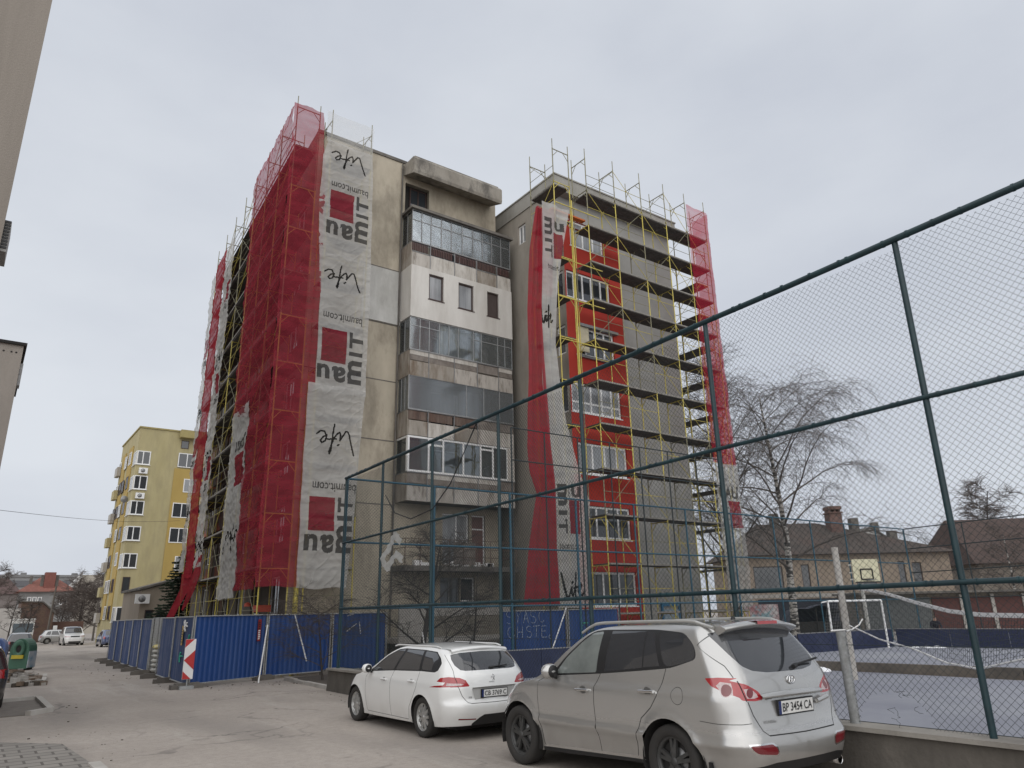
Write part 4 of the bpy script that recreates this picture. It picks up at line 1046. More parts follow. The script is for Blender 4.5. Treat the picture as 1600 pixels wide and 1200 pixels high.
hoarding((lx(30.7), 30.7), (lx(28.05), 28.05), 1.98, 'second blue hoarding panel from the striped marker along the street, right beside the dark gap', mt['blue_w'])
for i in range(5):
    y1 = 33.4+i*2.75
    hoarding((lx(y1+2.7)+.1, y1+2.7), (lx(y1)+.1, y1), 1.98, ['worn blue hoarding panel just beyond the stacked sacks', 'worn blue panel second beyond the stacked sacks', 'worn blue panel third beyond the stacked sacks', 'worn blue panel fourth beyond the stacked sacks', 'farthest blue hoarding panel down the street'][i], mt['blue_w'])
hoarding((7.6, 33.3), (lx(33.3)+.1, 33.3), 2.0, 'plain grey corrugated panel set across the gap in the hoarding', mt['galv'], group=None)
for k, y in enumerate((25.0, 28.0, 30.8, 33.3, 36.1, 38.8, 41.6, 44.3, 47.0)):
    foot(lx(y)-.05, y-.05, -.15 if k else .12, 'concrete foot under the hoarding along the street', .95)
foot(8.48, 26.15, .4, 'concrete foot at the joint of the two road facing blue panels'); foot(11.05, 26.7, .2, 'concrete foot at the joint of the two road facing blue panels')
# stacked sacks in the gap
for k in range(6):
    b = MB(); vs = []; R = random.Random(k); n = 14
    for j in range(7):
        t = -1+2*j/6; rr = (1-abs(t)**5)**.5
        for i in range(n):
            a = 2*PI*i/n; vs.append((6.45+.24*t*(1+.1*R.random()), 33.0+.22*rr*math.cos(a), .02+.17*k+.1+.085*rr*math.sin(a)))
    fs = [(j*n+i, j*n+(i+1) % n, (j+1)*n+(i+1) % n, (j+1)*n+i) for j in range(6) for i in range(n)]
    b.add(vs, fs, 0, True)
    tag(b.build('cement_sack', M('sack_%d' % k, (0.5, 0.5, 0.47) if k < 5 else (0.55, 0.45, 0.08), .8, (0.3, 0.3, 0.28) if k < 5 else (0.5, 0.48, 0.4), 6)), 'grey sack stacked in the hoarding gap' if k < 5 else 'yellow sack on top of the stack in the hoarding gap', 'sack', 'sacks stacked in the gap')
# red and white marker board at the corner
mk = empty('marker_board', (5.70, 24.72, 0), 0, 'red and white striped marker board leaning on the corner of the blue hoarding', 'road marker')
b = MB(); b.box(5.56, 5.86, 24.70, 24.73, .28, 1.42)
b.build('board', mt['wht'], mk)
b = MB()
def clip_poly(poly, z0, z1):
    for zc, keep in ((z0, lambda z: z >= z0), (z1, lambda z: z <= z1)):
        o = []
        for i in range(len(poly)):
            p, q = poly[i], poly[(i+1) % len(poly)]
            if keep(p[1]): o.append(p)
            if keep(p[1]) != keep(q[1]):
                t = (zc-p[1])/(q[1]-p[1]); o.append((p[0]+(q[0]-p[0])*t, zc))
        poly = o
        if not poly: return poly
    return poly
for zc, dz in ((1.30, .28), (.80, -.0), (.35, -.28)):
    if dz > 0: poly = [(5.56, zc-.12), (5.86, zc+.16), (5.86, zc+.3), (5.56, zc+.3)]
    elif dz == 0: poly = [(5.56, zc+.02), (5.86, zc+.30), (5.86, zc-.26)]
    else: poly = [(5.56, zc+.16), (5.86, zc-.12), (5.86, zc-.3), (5.56, zc-.3)]
    poly = clip_poly(poly, .285, 1.415)
    if len(poly) > 2: b.prism(poly, 'y', 24.694, 24.699)
b.build('red_stripe', M('marker_red', (0.50, 0.03, 0.03), .5), mk)
b = MB(); b.tube((5.72, 24.75, 0), (5.74, 24.78, 1.75), .022, 6); b.box(5.5, 5.9, 24.6, 24.95, 0, .09); b.build('post', mt['galv'], mk)
for (a, e, lab) in (((7.95, 25.0, 0), (8.46, 26.1, 1.75), 'white prop pole leaning on the joint of the blue panels by the red sign'), ((9.35, 24.6, .6), (8.9, 24.75, 2.1), 'white stick leaning among the bare shrub branches'), ((13.2, 23.2, .0), (13.0, 23.4, 1.4), 'pale stake standing behind the white estate car')):
    b = MB(); b.tube(a, e, .024, 6); tag(b.build('prop_pole', mt['wht']), lab, 'pole')
# hoarding by block B
g1, PG = hoarding((15.0, 21.55), (18.0, 21.55), 1.92, 'blue hoarding panel with white graffiti, in front of the red cloth', mt['blue'])
def sgn_(name, lines, par, PF, o, mat, r=.011):
    """hand sprayed strokes on a hoarding panel"""
    for ln in lines:
        b = MB(); b.path([PF(x, z, o) for x, z in ln], r, 4); b.build(name, mat, par, local=True)
def loop_(cx, cz, w_, h_, a0=0., a1=2*PI, n=14): return [(cx+w_*math.cos(a0+(a1-a0)*i/n), cz+h_*math.sin(a0+(a1-a0)*i/n)) for i in range(n+1)]
gw = M('graffiti_white', (0.36, 0.41, 0.50), .7)
sgn_('graffiti', [loop_(.42, 1.83, .13, .10, .3, 4.7)+loop_(.42, 1.62, .13, .11, PI/2, -PI*.8), [(.72, 1.92), (.80, 1.72), (.92, 1.93), (.80, 1.72), (.76, 1.52)],
    [(1.02, 1.52), (1.14, 1.92), (1.24, 1.52)], [(1.06, 1.66), (1.22, 1.66)], loop_(1.46, 1.82, .11, .10, .3, 4.7)+loop_(1.46, 1.62, .12, .11, PI/2, -PI*.8), loop_(1.85, 1.73, .13, .2, .7, 5.5),
    loop_(.48, 1.22, .15, .18), [(.76, 1.42), (.74, 1.02)], [(.98, 1.42), (.96, 1.02)], [(.75, 1.22), (.97, 1.22)], loop_(1.26, 1.32, .11, .09, .3, 4.7)+loop_(1.26, 1.13, .12, .10, PI/2, -PI*.8),
    [(1.45, 1.40), (1.75, 1.42)], [(1.60, 1.41), (1.58, 1.02)], [(2.05, 1.40), (1.84, 1.40), (1.82, 1.02), (2.06, 1.02)], [(1.83, 1.22), (2.0, 1.23)], loop_(2.2, 1.02, .05, .06)], g1, PG, -.014, gw)
g2, PG2 = hoarding((18.05, 21.5), (20.6, 21.5), 1.92, 'blue hoarding panel with a green arrow at the foot of the printed banner', mt['blue'])
b = MB()
for a, e in (((.55, 1.45), (.95, 1.45)), ((.55, 1.45), (.68, 1.55)), ((.55, 1.45), (.68, 1.35))): b.tube(PG2(a[0], a[1], -.02), PG2(e[0], e[1], -.02), .022, 5)
b.build('green_arrow', M('green_paint_b', (0.05, 0.35, 0.2), .6), g2, local=True)
b = MB(); b.tube((16.5, 20.9, .2), (17.9, 21.4, 2.1), .025, 6); tag(b.build('prop_pole', mt['wht']), 'white prop pole leaning on the graffiti panel of the hoarding', 'pole')

# ================================================================== tall chain link fence of the ball court
def diamond_wires(b, P, s0, s1, z0, z1, dg=.085, r=.0022, hole=None, zt=None):
    """straight diagonal wires of a chain link panel; P(s,z) -> point; zt(s) top height"""
    Hh = z1-z0; Lh = s1-s0
    for sgn in (1, -1):
        k0 = -Hh if sgn > 0 else 0; k = s0+k0-0.0
        end = s1 if sgn > 0 else s1+Hh
        while k < end:
            # line s = k + sgn*(z-z0)
            ta, tb = 0.0, Hh
            if sgn > 0: ta = max(ta, s0-k); tb = min(tb, s1-k)
            else: ta = max(ta, k-s1); tb = min(tb, k-s0)
            if tb-ta > .02:
                segs = [(ta, tb)]
                if hole:
                    cx, cz, hx, hz = hole; out = []
                    n = 60; inside = [(((k+sgn*(ta+(tb-ta)*i/n))-cx)/hx)**2+((z0+ta+(tb-ta)*i/n-cz)/hz)**2 < 1 for i in range(n+1)]
                    if any(inside):
                        i0 = inside.index(True); i1 = n-inside[::-1].index(True)
                        segs = [(ta, ta+(tb-ta)*i0/n), (ta+(tb-ta)*i1/n, tb)]
                for a, e in segs:
                    if e-a > .02: b.tube(P(k+sgn*a, z0+a), P(k+sgn*e, z0+e), r, 3, cap=False, smooth=False)
            k += dg
FX = 8.75
topz = lambda y: 6.44-(y-2.3)*.0246
midz = lambda y: 4.355-(y-2.7)*.0165
lowz = lambda y: 2.245-(y-3)*.002
walz = lambda y: .675-(y-3.6)*.0058
F = empty('court_fence', (FX, 3.73, 0), 0, 'tall dark teal chain link fence of the ball court running along the road', 'chain link fence')
posts = [-2.6, .55, 3.73, 6.76, 9.79, 12.51, 15.37, 18.11, 20.6]
for y in posts:
    b = MB(); b.tube((FX, y, walz(y)-.02), (FX, y, topz(y)-.02), .037, 10); b.box(FX-.09, FX+.09, y-.09, y+.09, walz(y), walz(y)+.015)
    b.build('post', mt['teal'], F)
b = MB()
ye = 20.6; ys0 = -2.6
for fz, r in ((topz, .044), (midz, .031), (lowz, .031)):
    b = MB()
    for a, e in zip(posts[:-1], posts[1:]):
        m_ = (a+e)/2; R_ = random.Random(int(a*10)+int(r*1000)); sg_ = .012*R_.random()
        b.tube((FX-.03, a, fz(a)), (FX-.03+.01*R_.random(), m_, fz(m_)-sg_), r, 8); b.tube((FX-.03+.01*R_.random(), m_, fz(m_)-sg_), (FX-.03, e, fz(e)), r, 8)
        for q_ in range(9): y_ = a+(e-a)*(q_+R_.random())/9; b.tube((FX-.03, y_-.012, fz(y_)), (FX-.03, y_+.012, fz(y_)), r+.006, 8)
    b.build('rail', mt['teal'], F)
b = MB()
for i, (a, e) in enumerate(zip(posts[:-1], posts[1:])):
    za, ze = walz(a)+.03, topz(a)-.05
    diamond_wires(b, lambda s, z: (FX+.04, s, z), a, e, za, topz(e)-.03, .084, .0021 if e < 11 else .0032, (4.75, .75, .42, .33) if i == 2 else None)
for fz in (lambda y: walz(y)+.05, lambda y: walz(y)+.9): b.tube((FX+.04, ys0, fz(ys0)), (FX+.04, ye, fz(ye)), .004, 4)
# torn wires hanging in the hole
R = random.Random(9)
for k in range(6):
    y = 4.38+.78*R.random(); z = .78+.3*R.random(); pts = [(FX+.04, y, z)]
    for j in range(5): y += (R.random()-.5)*.12; z -= .03*R.random(); pts.append((FX+.04+(R.random()-.5)*.06, y, max(z, .69)))
    b.path(pts, .0024, 3)
b.build('chain_link', mt['wire'], F)
# fence end wall
b = MB()
Y0, Y1 = -3, 20.95
b.prism([(8.58, -.1), (8.62, walz(4)), (8.93, walz(4)), (8.93, -.1)], 'y', Y0, Y1)
for v in range(len(b.v)):
    x, y, z = b.v[v]
    if z > .3: b.v[v] = (x, y, walz(y))
mw = M('old_concrete_wall', (0.125, 0.112, 0.096), .95, (0.075, 0.067, 0.058), 1.6, streak=.5, bump=.6, stain=(0.055, 0.05, 0.042), stain_amt=.8, stain_scale=1.1, bscale=18)
W = tag(b.build('concrete_wall', mw), 'low stained concrete wall under the tall chain link fence', 'wall')
b = MB()
b.prism([(8.55, walz(4)), (8.55, walz(4)+.05), (8.96, walz(4)+.05), (8.96, walz(4))], 'y', Y0, Y1)
for v in range(len(b.v)):
    x, y, z = b.v[v]; b.v[v] = (x, y, walz(y)+.003+(.05 if z > walz(4)+.01 else 0)-.03)
b.build('coping', mt['conc'], W)
# galvanised stump on the wall with a frayed rope
g = empty('metal_post', (8.78, 5.25, walz(5.25)), 0, 'grey galvanised stump of a post on the concrete wall with white rope tied on top', 'post')
b = MB(); b.tube((8.80, 5.25, walz(5.25)), (8.80, 5.27, 1.72), .058, 10); b.build('tube', M('galv_post', (0.30, 0.31, 0.31), .65, (0.17, 0.175, 0.175), 16, stain=(0.12, 0.11, 0.1), stain_amt=.6, stain_scale=4), g)
b = MB(); pts = [(8.8+.01*i, 5.22+.02*math.sin(i), 1.70+.012*math.sin(2*i)) for i in range(6)]
b.path([(8.72, 5.35, 1.73), (8.8, 5.2, 1.74), (8.9, 5.25, 1.72), (8.95, 5.2, 1.74), (9.05, 5.16, 1.79), (9.1, 5.13, 1.86)], .009, 5); b.build('rope', mt['wht'], g)
# end fence of the court
EY = 20.66
E_ = empty('court_end_fence', (8.8, EY, 0), 0, 'chain link end fence of the ball court in front of the apartment blocks', 'chain link fence')
mteal2 = M('teal_end', (0.020, 0.085, 0.125), .5, (0.014, 0.065, 0.1), 5)
ex = [8.8+3.05*i for i in range(12)]
for x in ex:
    b = MB(); b.tube((x, EY, 0), (x, EY, 6.0), .045 if x < 18 else .035, 8); b.build('post', mteal2, E_)
for z in (6.0, 4.1, 2.2):
    b = MB(); b.tube((8.8, EY, z), (ex[-1], EY, z), .034, 6); b.build('rail', mteal2, E_)
b = MB(); diamond_wires(b, lambda s, z: (s, EY+.03, z), 8.8, ex[-1], .1, 5.98, .10, .0026); b.build('chain_link', mt['wire'], E_)
T_ = empty('ball_stop_fence', (15.0, EY+.12, 0), 0, 'higher dark ball stop fence section rising behind the end fence near the red block', 'ball stop')
tx = [15.1, 16.65, 18.3, 20.0, 21.7, 23.4, 25.2, 27.0]
for x in tx:
    b = MB(); b.tube((x, EY+.12, 0), (x, EY+.12, 8.45), .028, 6); b.build('post', mt['wire'], T_)
for z in (8.45, 7.25):
    b = MB(); b.tube((tx[0], EY+.12, z), (tx[-1], EY+.12, z), .024, 6); b.build('rail', mt['wire'], T_)
# far fences of the court
D_ = empty('court_side_fence', (42.4, EY, 0), 0, 'far chain link side fence of the ball court in front of the old houses', 'chain link fence')
dy = [EY-3.1*i for i in range(9)]
for y in dy:
    b = MB(); b.tube((42.4, y, 0), (42.4, y, 6.0+.02*(EY-y)), .035, 6); b.build('post', mt['wire'], D_)
for z in (6.0, 4.9, 3.6, 2.2):
    b = MB(); b.tube((42.4, dy[0], z), (42.4, dy[-1], z+.02*(EY-dy[-1])*z/6), .03, 6); b.build('rail', mt['wire'], D_)
b = MB(); diamond_wires(b, lambda s, z: (42.43, s, z), dy[-1], EY, .1, 6.0, .16, .0022); b.build('chain_link', mt['wire'], D_)
# navy boards
def board_run(p, q, n, z, h, label):
    for k in range(n):
        a = (p[0]+(q[0]-p[0])*k/n, p[1]+(q[1]-p[1])*k/n); c = (p[0]+(q[0]-p[0])*(k+.992)/n, p[1]+(q[1]-p[1])*(k+.992)/n)
        r = empty('rink_board', (a[0], a[1], z), 0, label, 'court board', label+'s')
        b = MB(); seg_wall(b, a, c, .05, z, z+h); b.build('board_sheet', mt['navy'], r)
        b = MB(); seg_wall(b, a, c, .07, z+h, z+h+.03); b.build('board_cap', mt['metalg'], r)
board_run((13.0, 19.5), (27.3, 18.3), 7, .03, .82, 'dark navy board along the court end')
board_run((27.4, 18.3), (33.9, 17.85), 3, .16, .74, 'navy board behind the goal')
board_run((34.0, 17.7), (36.4, 5.0), 6, .16, .74, 'blue board along the far court side')
# goal
G = empty('football_goal', (30.7, 18.6, .16), 0, 'small white tubular football goal before the navy boards', 'goal')
b = MB(); gp = [(30.65, 18.75, .16), (30.65, 18.75, 2.15), (32.7, 17.45, 2.15), (32.7, 17.45, .16)]
b.path(gp, .045, 8); b.tube((30.65, 18.75, 2.15), (29.9, 18.6, 2.1), .03); b.build('goal_frame', mt['wht'], G)
b = MB()
for t in np.linspace(0, 1, 22): x = 30.65+2.05*t; y = 18.75-1.3*t; b.tube((x, y, 2.12), (x+.55, y+.9, .2), .006, 3, cap=False)
for t in np.linspace(0, 1, 16): b.tube((30.65+.55*t, 18.75+.9*t, 2.12-1.92*t), (32.7+.55*t, 17.45+.9*t, 2.12-1.92*t), .006, 3, cap=False)
b.build('goal_net', mt['metalg'], G)
# basketball hoop
K = empty('basketball_hoop', (33.6, 19.2, 0), 0, 'basketball board on a pale post behind the football goal', 'basketball hoop')
b = MB(); b.tube((33.9, 18.9, 0), (33.9, 18.9, 2.9), .09, 8); b.tube((33.9, 18.9, 2.85), (33.6, 18.65, 3.3), .07, 8)
for z in (3.1, 3.4, 3.75): b.tube((33.1, 18.95, z), (33.5, 18.6, z), .03, 6)
b.build('post', M('pale_post', (0.55, 0.54, 0.5), .7), K)
d = Vector((.84, -.54, 0))   # board lies across the view of the court
def KP(s, z, o=0): return (33.65+d.x*s-.54*o, 18.45+d.y*s-.84*o, z)
b = MB(); vs = [KP(-.62, 2.95), KP(.62, 2.95), KP(.62, 4.0), KP(-.62, 4.0)]; vs += [KP(-.62, 2.95, .04), KP(.62, 2.95, .04), KP(.62, 4.0, .04), KP(-.62, 4.0, .04)]
b.add(vs, [(0, 1, 2, 3), (7, 6, 5, 4), (0, 4, 5, 1), (3, 2, 6, 7), (0, 3, 7, 4), (1, 5, 6, 2)]); b.build('backboard', M('backboard', (0.60, 0.57, 0.40), .7), K)
b = MB()
for a, e in (((-.28, 3.1), (.28, 3.1)), ((-.28, 3.55), (.28, 3.55)), ((-.28, 3.1), (-.28, 3.55)), ((.28, 3.1), (.28, 3.55)), ((-.6, 2.97), (.6, 2.97))): b.tube(KP(a[0], a[1], .06), KP(e[0], e[1], .06), .03, 5)
b.build('target_square', mt['ink'], K)
b = MB(); cc = Vector(KP(0, 3.05, .3)); b.path([cc+Vector((.23*math.cos(t), .23*math.sin(t), 0)) for t in np.linspace(0, 2*PI, 17)], .016, 5); b.build('rim', mt['metalg'], K)
# tall pole and sagging net
b = MB(); b.tube((20.2, 11.9, .03), (20.2, 11.9, 3.61), .105, 10, r2=.09); tag(b.build('concrete_pole', mt['conc_l']), 'tall pale concrete pole standing in the court behind the metal stump', 'pole')
NT = empty('volleyball_net', (15, 9, 0), 0, 'sagging white edged volleyball net strung across the court', 'net')
ntop = [(20.2, 11.85, 2.55), (19.19, 10.5, 2.4), (18.09, 9.41, 2.26), (17.03, 8.32, 2.07), (15.76, 7.1, 1.9), (14.81, 6.14, 1.84), (13.68, 5.01, 1.84), (12.4, 3.8, 1.95)]
nbot = [(20.2, 11.8, 1.45), (19.6, 11.1, 1.32), (18.39, 10.0, 1.18), (17.14, 8.63, 1.07), (15.93, 7.38, .88), (14.97, 6.39, .87), (13.79, 5.2, 1.14), (12.4, 3.8, 1.3)]
def along(P_, t):
    t = t*(len(P_)-1); i = min(int(t), len(P_)-2); f_ = t-i
    return Vector(P_[i]).lerp(Vector(P_[i+1]), f_)
b = MB(); n = 40
for i in range(n):
    a, e = along(ntop, i/n), along(ntop, (i+1)/n); vs = [a, e, e+Vector((0, 0, -.075)), a+Vector((0, 0, -.075))]
    vs += [v+Vector((.012, -.012, 0)) for v in vs]
    b.add(vs, [(0, 1, 2, 3), (7, 6, 5, 4), (0, 4, 5, 1), (3, 2, 6, 7)])
b.build('top_band', mt['wht'], NT)
b = MB(); b.path([along(nbot, i/n) for i in range(n+1)], .02, 5); b.build('bottom_cord', mt['wht'], NT)
b = MB()
n = 110
for i in range(n):
    a = along(ntop, i/n); e = along(nbot, i/n); b.tube(a-Vector((0, 0, .05)), e, .0035, 3, cap=False)
for j in range(1, 10):
    for i in range(n-1):
        t = j/10; b.tube((along(ntop, i/n)-Vector((0, 0, .05))).lerp(along(nbot, i/n), t), (along(ntop, (i+1)/n)-Vector((0, 0, .05))).lerp(along(nbot, (i+1)/n), t), .0035, 3, cap=False)
b.build('net_mesh', mt['wire'], NT)
b = MB(); b.tube((12.35, 3.75, .03), (12.35, 3.75, 2.1), .05, 8); tag(b.build('net_post', mt['galv']), 'near post of the sagging volleyball net, at the right edge of the court', 'pole')
# snagged white sheeting on the fence, loose cable
b = MB(); R = random.Random(4)
pts = [(FX+.02, 17.0, 3.78), (FX-.02, 17.28, 4.02), (FX, 17.55, 3.72), (FX-.03, 17.95, 3.42), (FX, 17.7, 3.18), (FX, 17.2, 3.5), (FX, 16.75, 3.3)]
sp_ = []
for p, q in zip(pts[:-1], pts[1:]): sp_ += [Vector(p).lerp(Vector(q), k/6) for k in range(6)]
vs = []
for i, c in enumerate(sp_):
    t = (sp_[min(i+1, len(sp_)-1)]-sp_[max(i-1, 0)]).normalized(); n_ = Vector((0, -t.z, t.y))
    for k in range(5):
        u = (k-2)/2*(.10+.05*noise.noise((i*.5, 1, 2))); vs.append(c+n_*u+Vector((.05*noise.noise((i*.7, k*1.3, 5)), .03*noise.noise((i*.9, k, 8)), .03*noise.noise((k*2.1, i*.8, 1)))))
b.add(vs, [(i*5+k, i*5+k+1, (i+1)*5+k+1, (i+1)*5+k) for i in range(len(sp_)-1) for k in range(4)], 0, True)
tag(b.build('plastic_sheet', M('plastic_scrap', (0.62, 0.62, 0.60), .5, (0.45, 0.45, 0.43), 9, translucent=.4, alpha=.85)), 'twisted scrap of white plastic caught in the tall fence', 'plastic')
b = MB(); b.path([(FX-.06, 13.3, 6.1), (FX-.06, 13.75, 5.6), (FX-.07, 14.4, 4.9), (FX-.07, 15.2, 4.42), (FX-.07, 16.3, 4.3), (FX-.06, 17.2, 4.55), (FX-.06, 17.8, 5.1)], .014, 5)
tag(b.build('loose_cable', mt['black']), 'loose black cable looping down from the top rail of the tall fence', 'cable')
# ================================================================== cars
def smooth(a, b, x):
    t = min(1, max(0, (x-a)/(b-a))); return t*t*(3-2*t)
def pl(tab, x):
    if x <= tab[0][0]: return tab[0][1]
    for (x0, y0), (x1, y1) in zip(tab[:-1], tab[1:]):
        if x <= x1: return y0+(y1-y0)*(x-x0)/(x1-x0)
    return tab[-1][1]
def spl(tab, x):
    """smooth interpolation (cubic hermite, monotone-ish) of a table"""
    n = len(tab)
    if x <= tab[0][0]: return tab[0][1]
    if x >= tab[-1][0]: return tab[-1][1]
    for i in range(n-1):
        if x <= tab[i+1][0]:
            x0, y0 = tab[i]; x1, y1 = tab[i+1]; h = x1-x0
            m0 = (y1-tab[i-1][1])/(x1-tab[i-1][0]) if i > 0 else (y1-y0)/h
            m1 = (tab[i+2][1]-y0)/(tab[i+2][0]-x0) if i+2 < n else (y1-y0)/h
            t = (x-x0)/h
            return (2*t**3-3*t*t+1)*y0+(t**3-2*t*t+t)*h*m0+(-2*t**3+3*t*t)*y1+(t**3-t*t)*h*m1
def in_poly(p, poly):
    x, y = p; c = False; n = len(poly); j = n-1
    for i in range(n):
        xi, yi = poly[i]; xj, yj = poly[j]
        if (yi > y) != (yj > y) and x < (xj-xi)*(y-yi)/(yj-yi)+xi: c = not c
        j = i
    return c
def rounded(poly, r, n=4):
    """round polygon corners"""
    out = []; m = len(poly)
    for i in range(m):
        p0, p, p1 = Vector(poly[i-1]), Vector(poly[i]), Vector(poly[(i+1) % m])
        a = (p0-p); e = (p1-p); ra = min(r, a.length*.45); rb = min(r, e.length*.45)
        A_ = p+a.normalized()*ra; B_ = p+e.normalized()*rb
        for k in range(n+1):
            t = k/n; out.append(tuple((1-t)**2*A_+2*t*(1-t)*p+t*t*B_))
    return out
def grow(poly, d):
    """offset polygon outward by d (simple, any orientation)"""
    n = len(poly); ar = sum(poly[i][0]*poly[(i+1) % n][1]-poly[(i+1) % n][0]*poly[i][1] for i in range(n))
    s = 1 if ar > 0 else -1; out = []
    for i in range(n):
        p0, p, p1 = (Vector(poly[(i+k) % n]) for k in (-1, 0, 1))
        e0 = (p-p0).normalized(); e1 = (p1-p).normalized()
        n0 = Vector((e0.y, -e0.x))*s; n1 = Vector((e1.y, -e1.x))*s
        v = n0+n1
        v = v/max(.5, v.length_squared/2)
        out.append(tuple(p+v*d))
    return out

def dens(poly, d=.05):
    out = []
    for i in range(len(poly)):
        p, q = Vector(poly[i]), Vector(poly[(i+1) % len(poly)]); k = max(1, int((q-p).length/d))
        out += [tuple(p.lerp(q, j/k)) for j in range(k)]
    return out
class Car:
    def __init__(s, L, W, **k):
        s.L, s.W = L, W/2
        s.rr, s.rf = k.get('rr', .42), k.get('rf', .55)       # plan corner radii
        s.bulge = k.get('bulge', .10); s.fbulge = k.get('fbulge', .14)
        s.zt = k['ztop']; s.xr = k['xr']; s.xf = k['xf']; s.wz = k['wz']; s.zb = k['zbot']
        s.crown = k.get('crown', .07); s.taper = k.get('taper', [(0, .955), (.6, .99), (1.6, 1), (3, 1), (L-.6, .97), (L, .93)])
        s.flares = k.get('flares', []); s.fl_amt = k.get('fl_amt', .018)
        s.sR = s.W-s.rr; s.aR = s.rr*PI/2; s.aF = s.rf*PI/2
        s.sS = s.sR+s.aR                        # s where the side starts
        s.sideL = L-s.rr-s.rf
        s.sF = s.sS+s.sideL; s.S = s.sF+s.aF+(s.W-s.rf)
    def s_of_x(s, x): return s.sS+(x-s.rr)
    def plan(s, t):
        if t < s.sR: return (0.0, t)
        if t < s.sS:
            a = (t-s.sR)/s.rr; return (s.rr-s.rr*math.cos(a), s.W-s.rr+s.rr*math.sin(a))
        if t < s.sF: return (s.rr+t-s.sS, s.W)
        if t < s.sF+s.aF:
            a = (t-s.sF)/s.rf; return (s.L-s.rf+s.rf*math.sin(a), s.W-s.rf+s.rf*math.cos(a))
        return (s.L, max(0, s.S-t))
    def P(s, t, z):
        x, y = s.plan(t)
        yn = y/s.W
        kr = 1-smooth(.0, 1.5, x); kf = 1-smooth(.0, 1.5, s.L-x)
        w_ = spl(s.wz, z)*pl(s.taper, x)
        X = x+s.bulge*yn*yn*max(0, 1-x/.5)*(1 if x < .5 else 0)+spl(s.xr, z)*kr-spl(s.xf, z)*kf-s.fbulge*yn*yn*max(0, 1-(s.L-x)/.6)*(1 if s.L-x < .6 else 0)
        Y = y*w_
        for (fx, fz, fr) in s.flares:
            d = math.hypot(x-fx, z-fz)-fr
            if -0.02 < d < .16 and y > s.W*.8: Y += s.fl_amt*math.exp(-(d/.065)**2)
        return Vector((X, Y, z))
    def top(s, t):
        x, y = s.plan(t); return spl(s.zt, x)-.0
    def build_shell(s, root, regions, mats, ds=.055, dz=.05, tag_map=None, order=None):
        """regions: list of (name, polygon in (s,z), material key or None to cut away); first match wins"""
        n = int(s.S/ds); N_ = 130
        regions = [(nm, dens(poly), mk) for nm, poly, mk in regions]
        bot = [(s.S*i/N_, spl(s.zb, s.plan(s.S*i/N_)[0])) for i in range(N_+1)]
        tp = [(s.S*i/N_, s.top(s.S*i/N_)) for i in range(N_+1)]
        loop = bot+tp[::-1]
        pts = [Vector(p) for p in loop]; edges = [(i, (i+1) % len(loop)) for i in range(len(loop))]
        for nm, poly, mk in regions:
            if nm.startswith('line:'):
                o = len(pts); pts += [Vector(p) for p in poly]; edges += [(o+i, o+i+1) for i in range(len(poly)-1)]
            else:
                o = len(pts); pts += [Vector(p) for p in poly]; edges += [(o+i, o+(i+1) % len(poly)) for i in range(len(poly))]
        for i in range(1, n):
            t = s.S*i/n; z0 = pl(bot, t); z1 = pl(tp, t); m = int((z1-z0)/dz)
            for j in range(1, m):
                z = z0+(z1-z0)*j/m
                pts.append(Vector((t+.0007*math.sin(j*7+i), z+.0007*math.cos(i*3+j))))
        vs, es, fs, *_ = delaunay_2d_cdt(pts, edges, [], 0, 1e-5)
        groups = {}
        for f in fs:
            c = (vs[f[0]]+vs[f[1]]+vs[f[2]])/3
            if not in_poly(c, loop): continue
            nm = 'body'
            for r in regions:
                if not r[0].startswith('line:') and in_poly(c, r[1]): nm = r[0]; break
            groups.setdefault(nm, []).append(f)
        def nrm(t, z):
            e = .012
            du = s.P(min(s.S-1e-4, t+e), z)-s.P(max(1e-4, t-e), z); dv = s.P(t, z+e)-s.P(t, z-e)
            q = dv.cross(du); q.normalize()
            return q
        cache = {}
        def pn(i):
            if i not in cache: cache[i] = (s.P(vs[i].x, vs[i].y), nrm(vs[i].x, vs[i].y))
            return cache[i]
        res = {}
        mk = {r[0]: r[2] for r in regions}; mk['body'] = 'paint'
        for nm, fl in groups.items():
            if mk[nm] is None: continue
            for side in (1, -1):
                both = nm in ('body',) or nm.startswith('c:')
                key = nm if both else (nm, side)
                V_, F_, Nn = res.setdefault(key, ([], [], []))
                idx = {}
                for f in fl:
                    q = []
                    for i in f:
                        if i not in idx:
                            p, no = pn(i); idx[i] = len(V_); V_.append((p.x, p.y*side, p.z)); Nn.append((no.x, no.y*side, no.z))
                        q.append(idx[i])
                    a, b_, c = (Vector(V_[k]) for k in q)
                    fn = (b_-a).cross(c-a)
                    if fn.dot(Vector(Nn[q[0]])) < 0: q = q[::-1]
                    F_.append(tuple(q))
        s.res = res; s.mk = mk; s.bot = bot; s.tp = tp
        return res
    def emit(s, root, key, name, mat, parent=None):
        V_, F_, Nn = s.res[key]
        me = bpy.data.meshes.new(name); me.from_pydata(V_, [], F_); me.materials.append(mat)
        for p in me.polygons: p.use_smooth = True
        me.normals_split_custom_set_from_vertices(Nn)
        o = bpy.data.objects.new(name, me); COL.objects.link(o); o.parent = parent or root
        return o
    def cap(s, root, zones, name='roof', ds=.09):
        """roof, windscreen and bonnet between the two top edges; zones: list of (x0,x1,half-width fraction,name,mat)"""
        n = 160
        edge = []
        for i in range(n+1):
            t = s.S*i/n; edge.append(s.P(t, s.top(t)))
        loop = [(p.x, p.y) for p in edge]+[(p.x, -p.y) for p in edge[::-1]]
        zz = [p.z for p in edge]+[p.z for p in edge[::-1]]
        pts = [Vector(p) for p in loop]; edges = [(i, (i+1) % len(loop)) for i in range(len(loop))]
        half = {}
        side = [(p.x, p.y, p.z) for p in edge if p.y > .35*s.W]
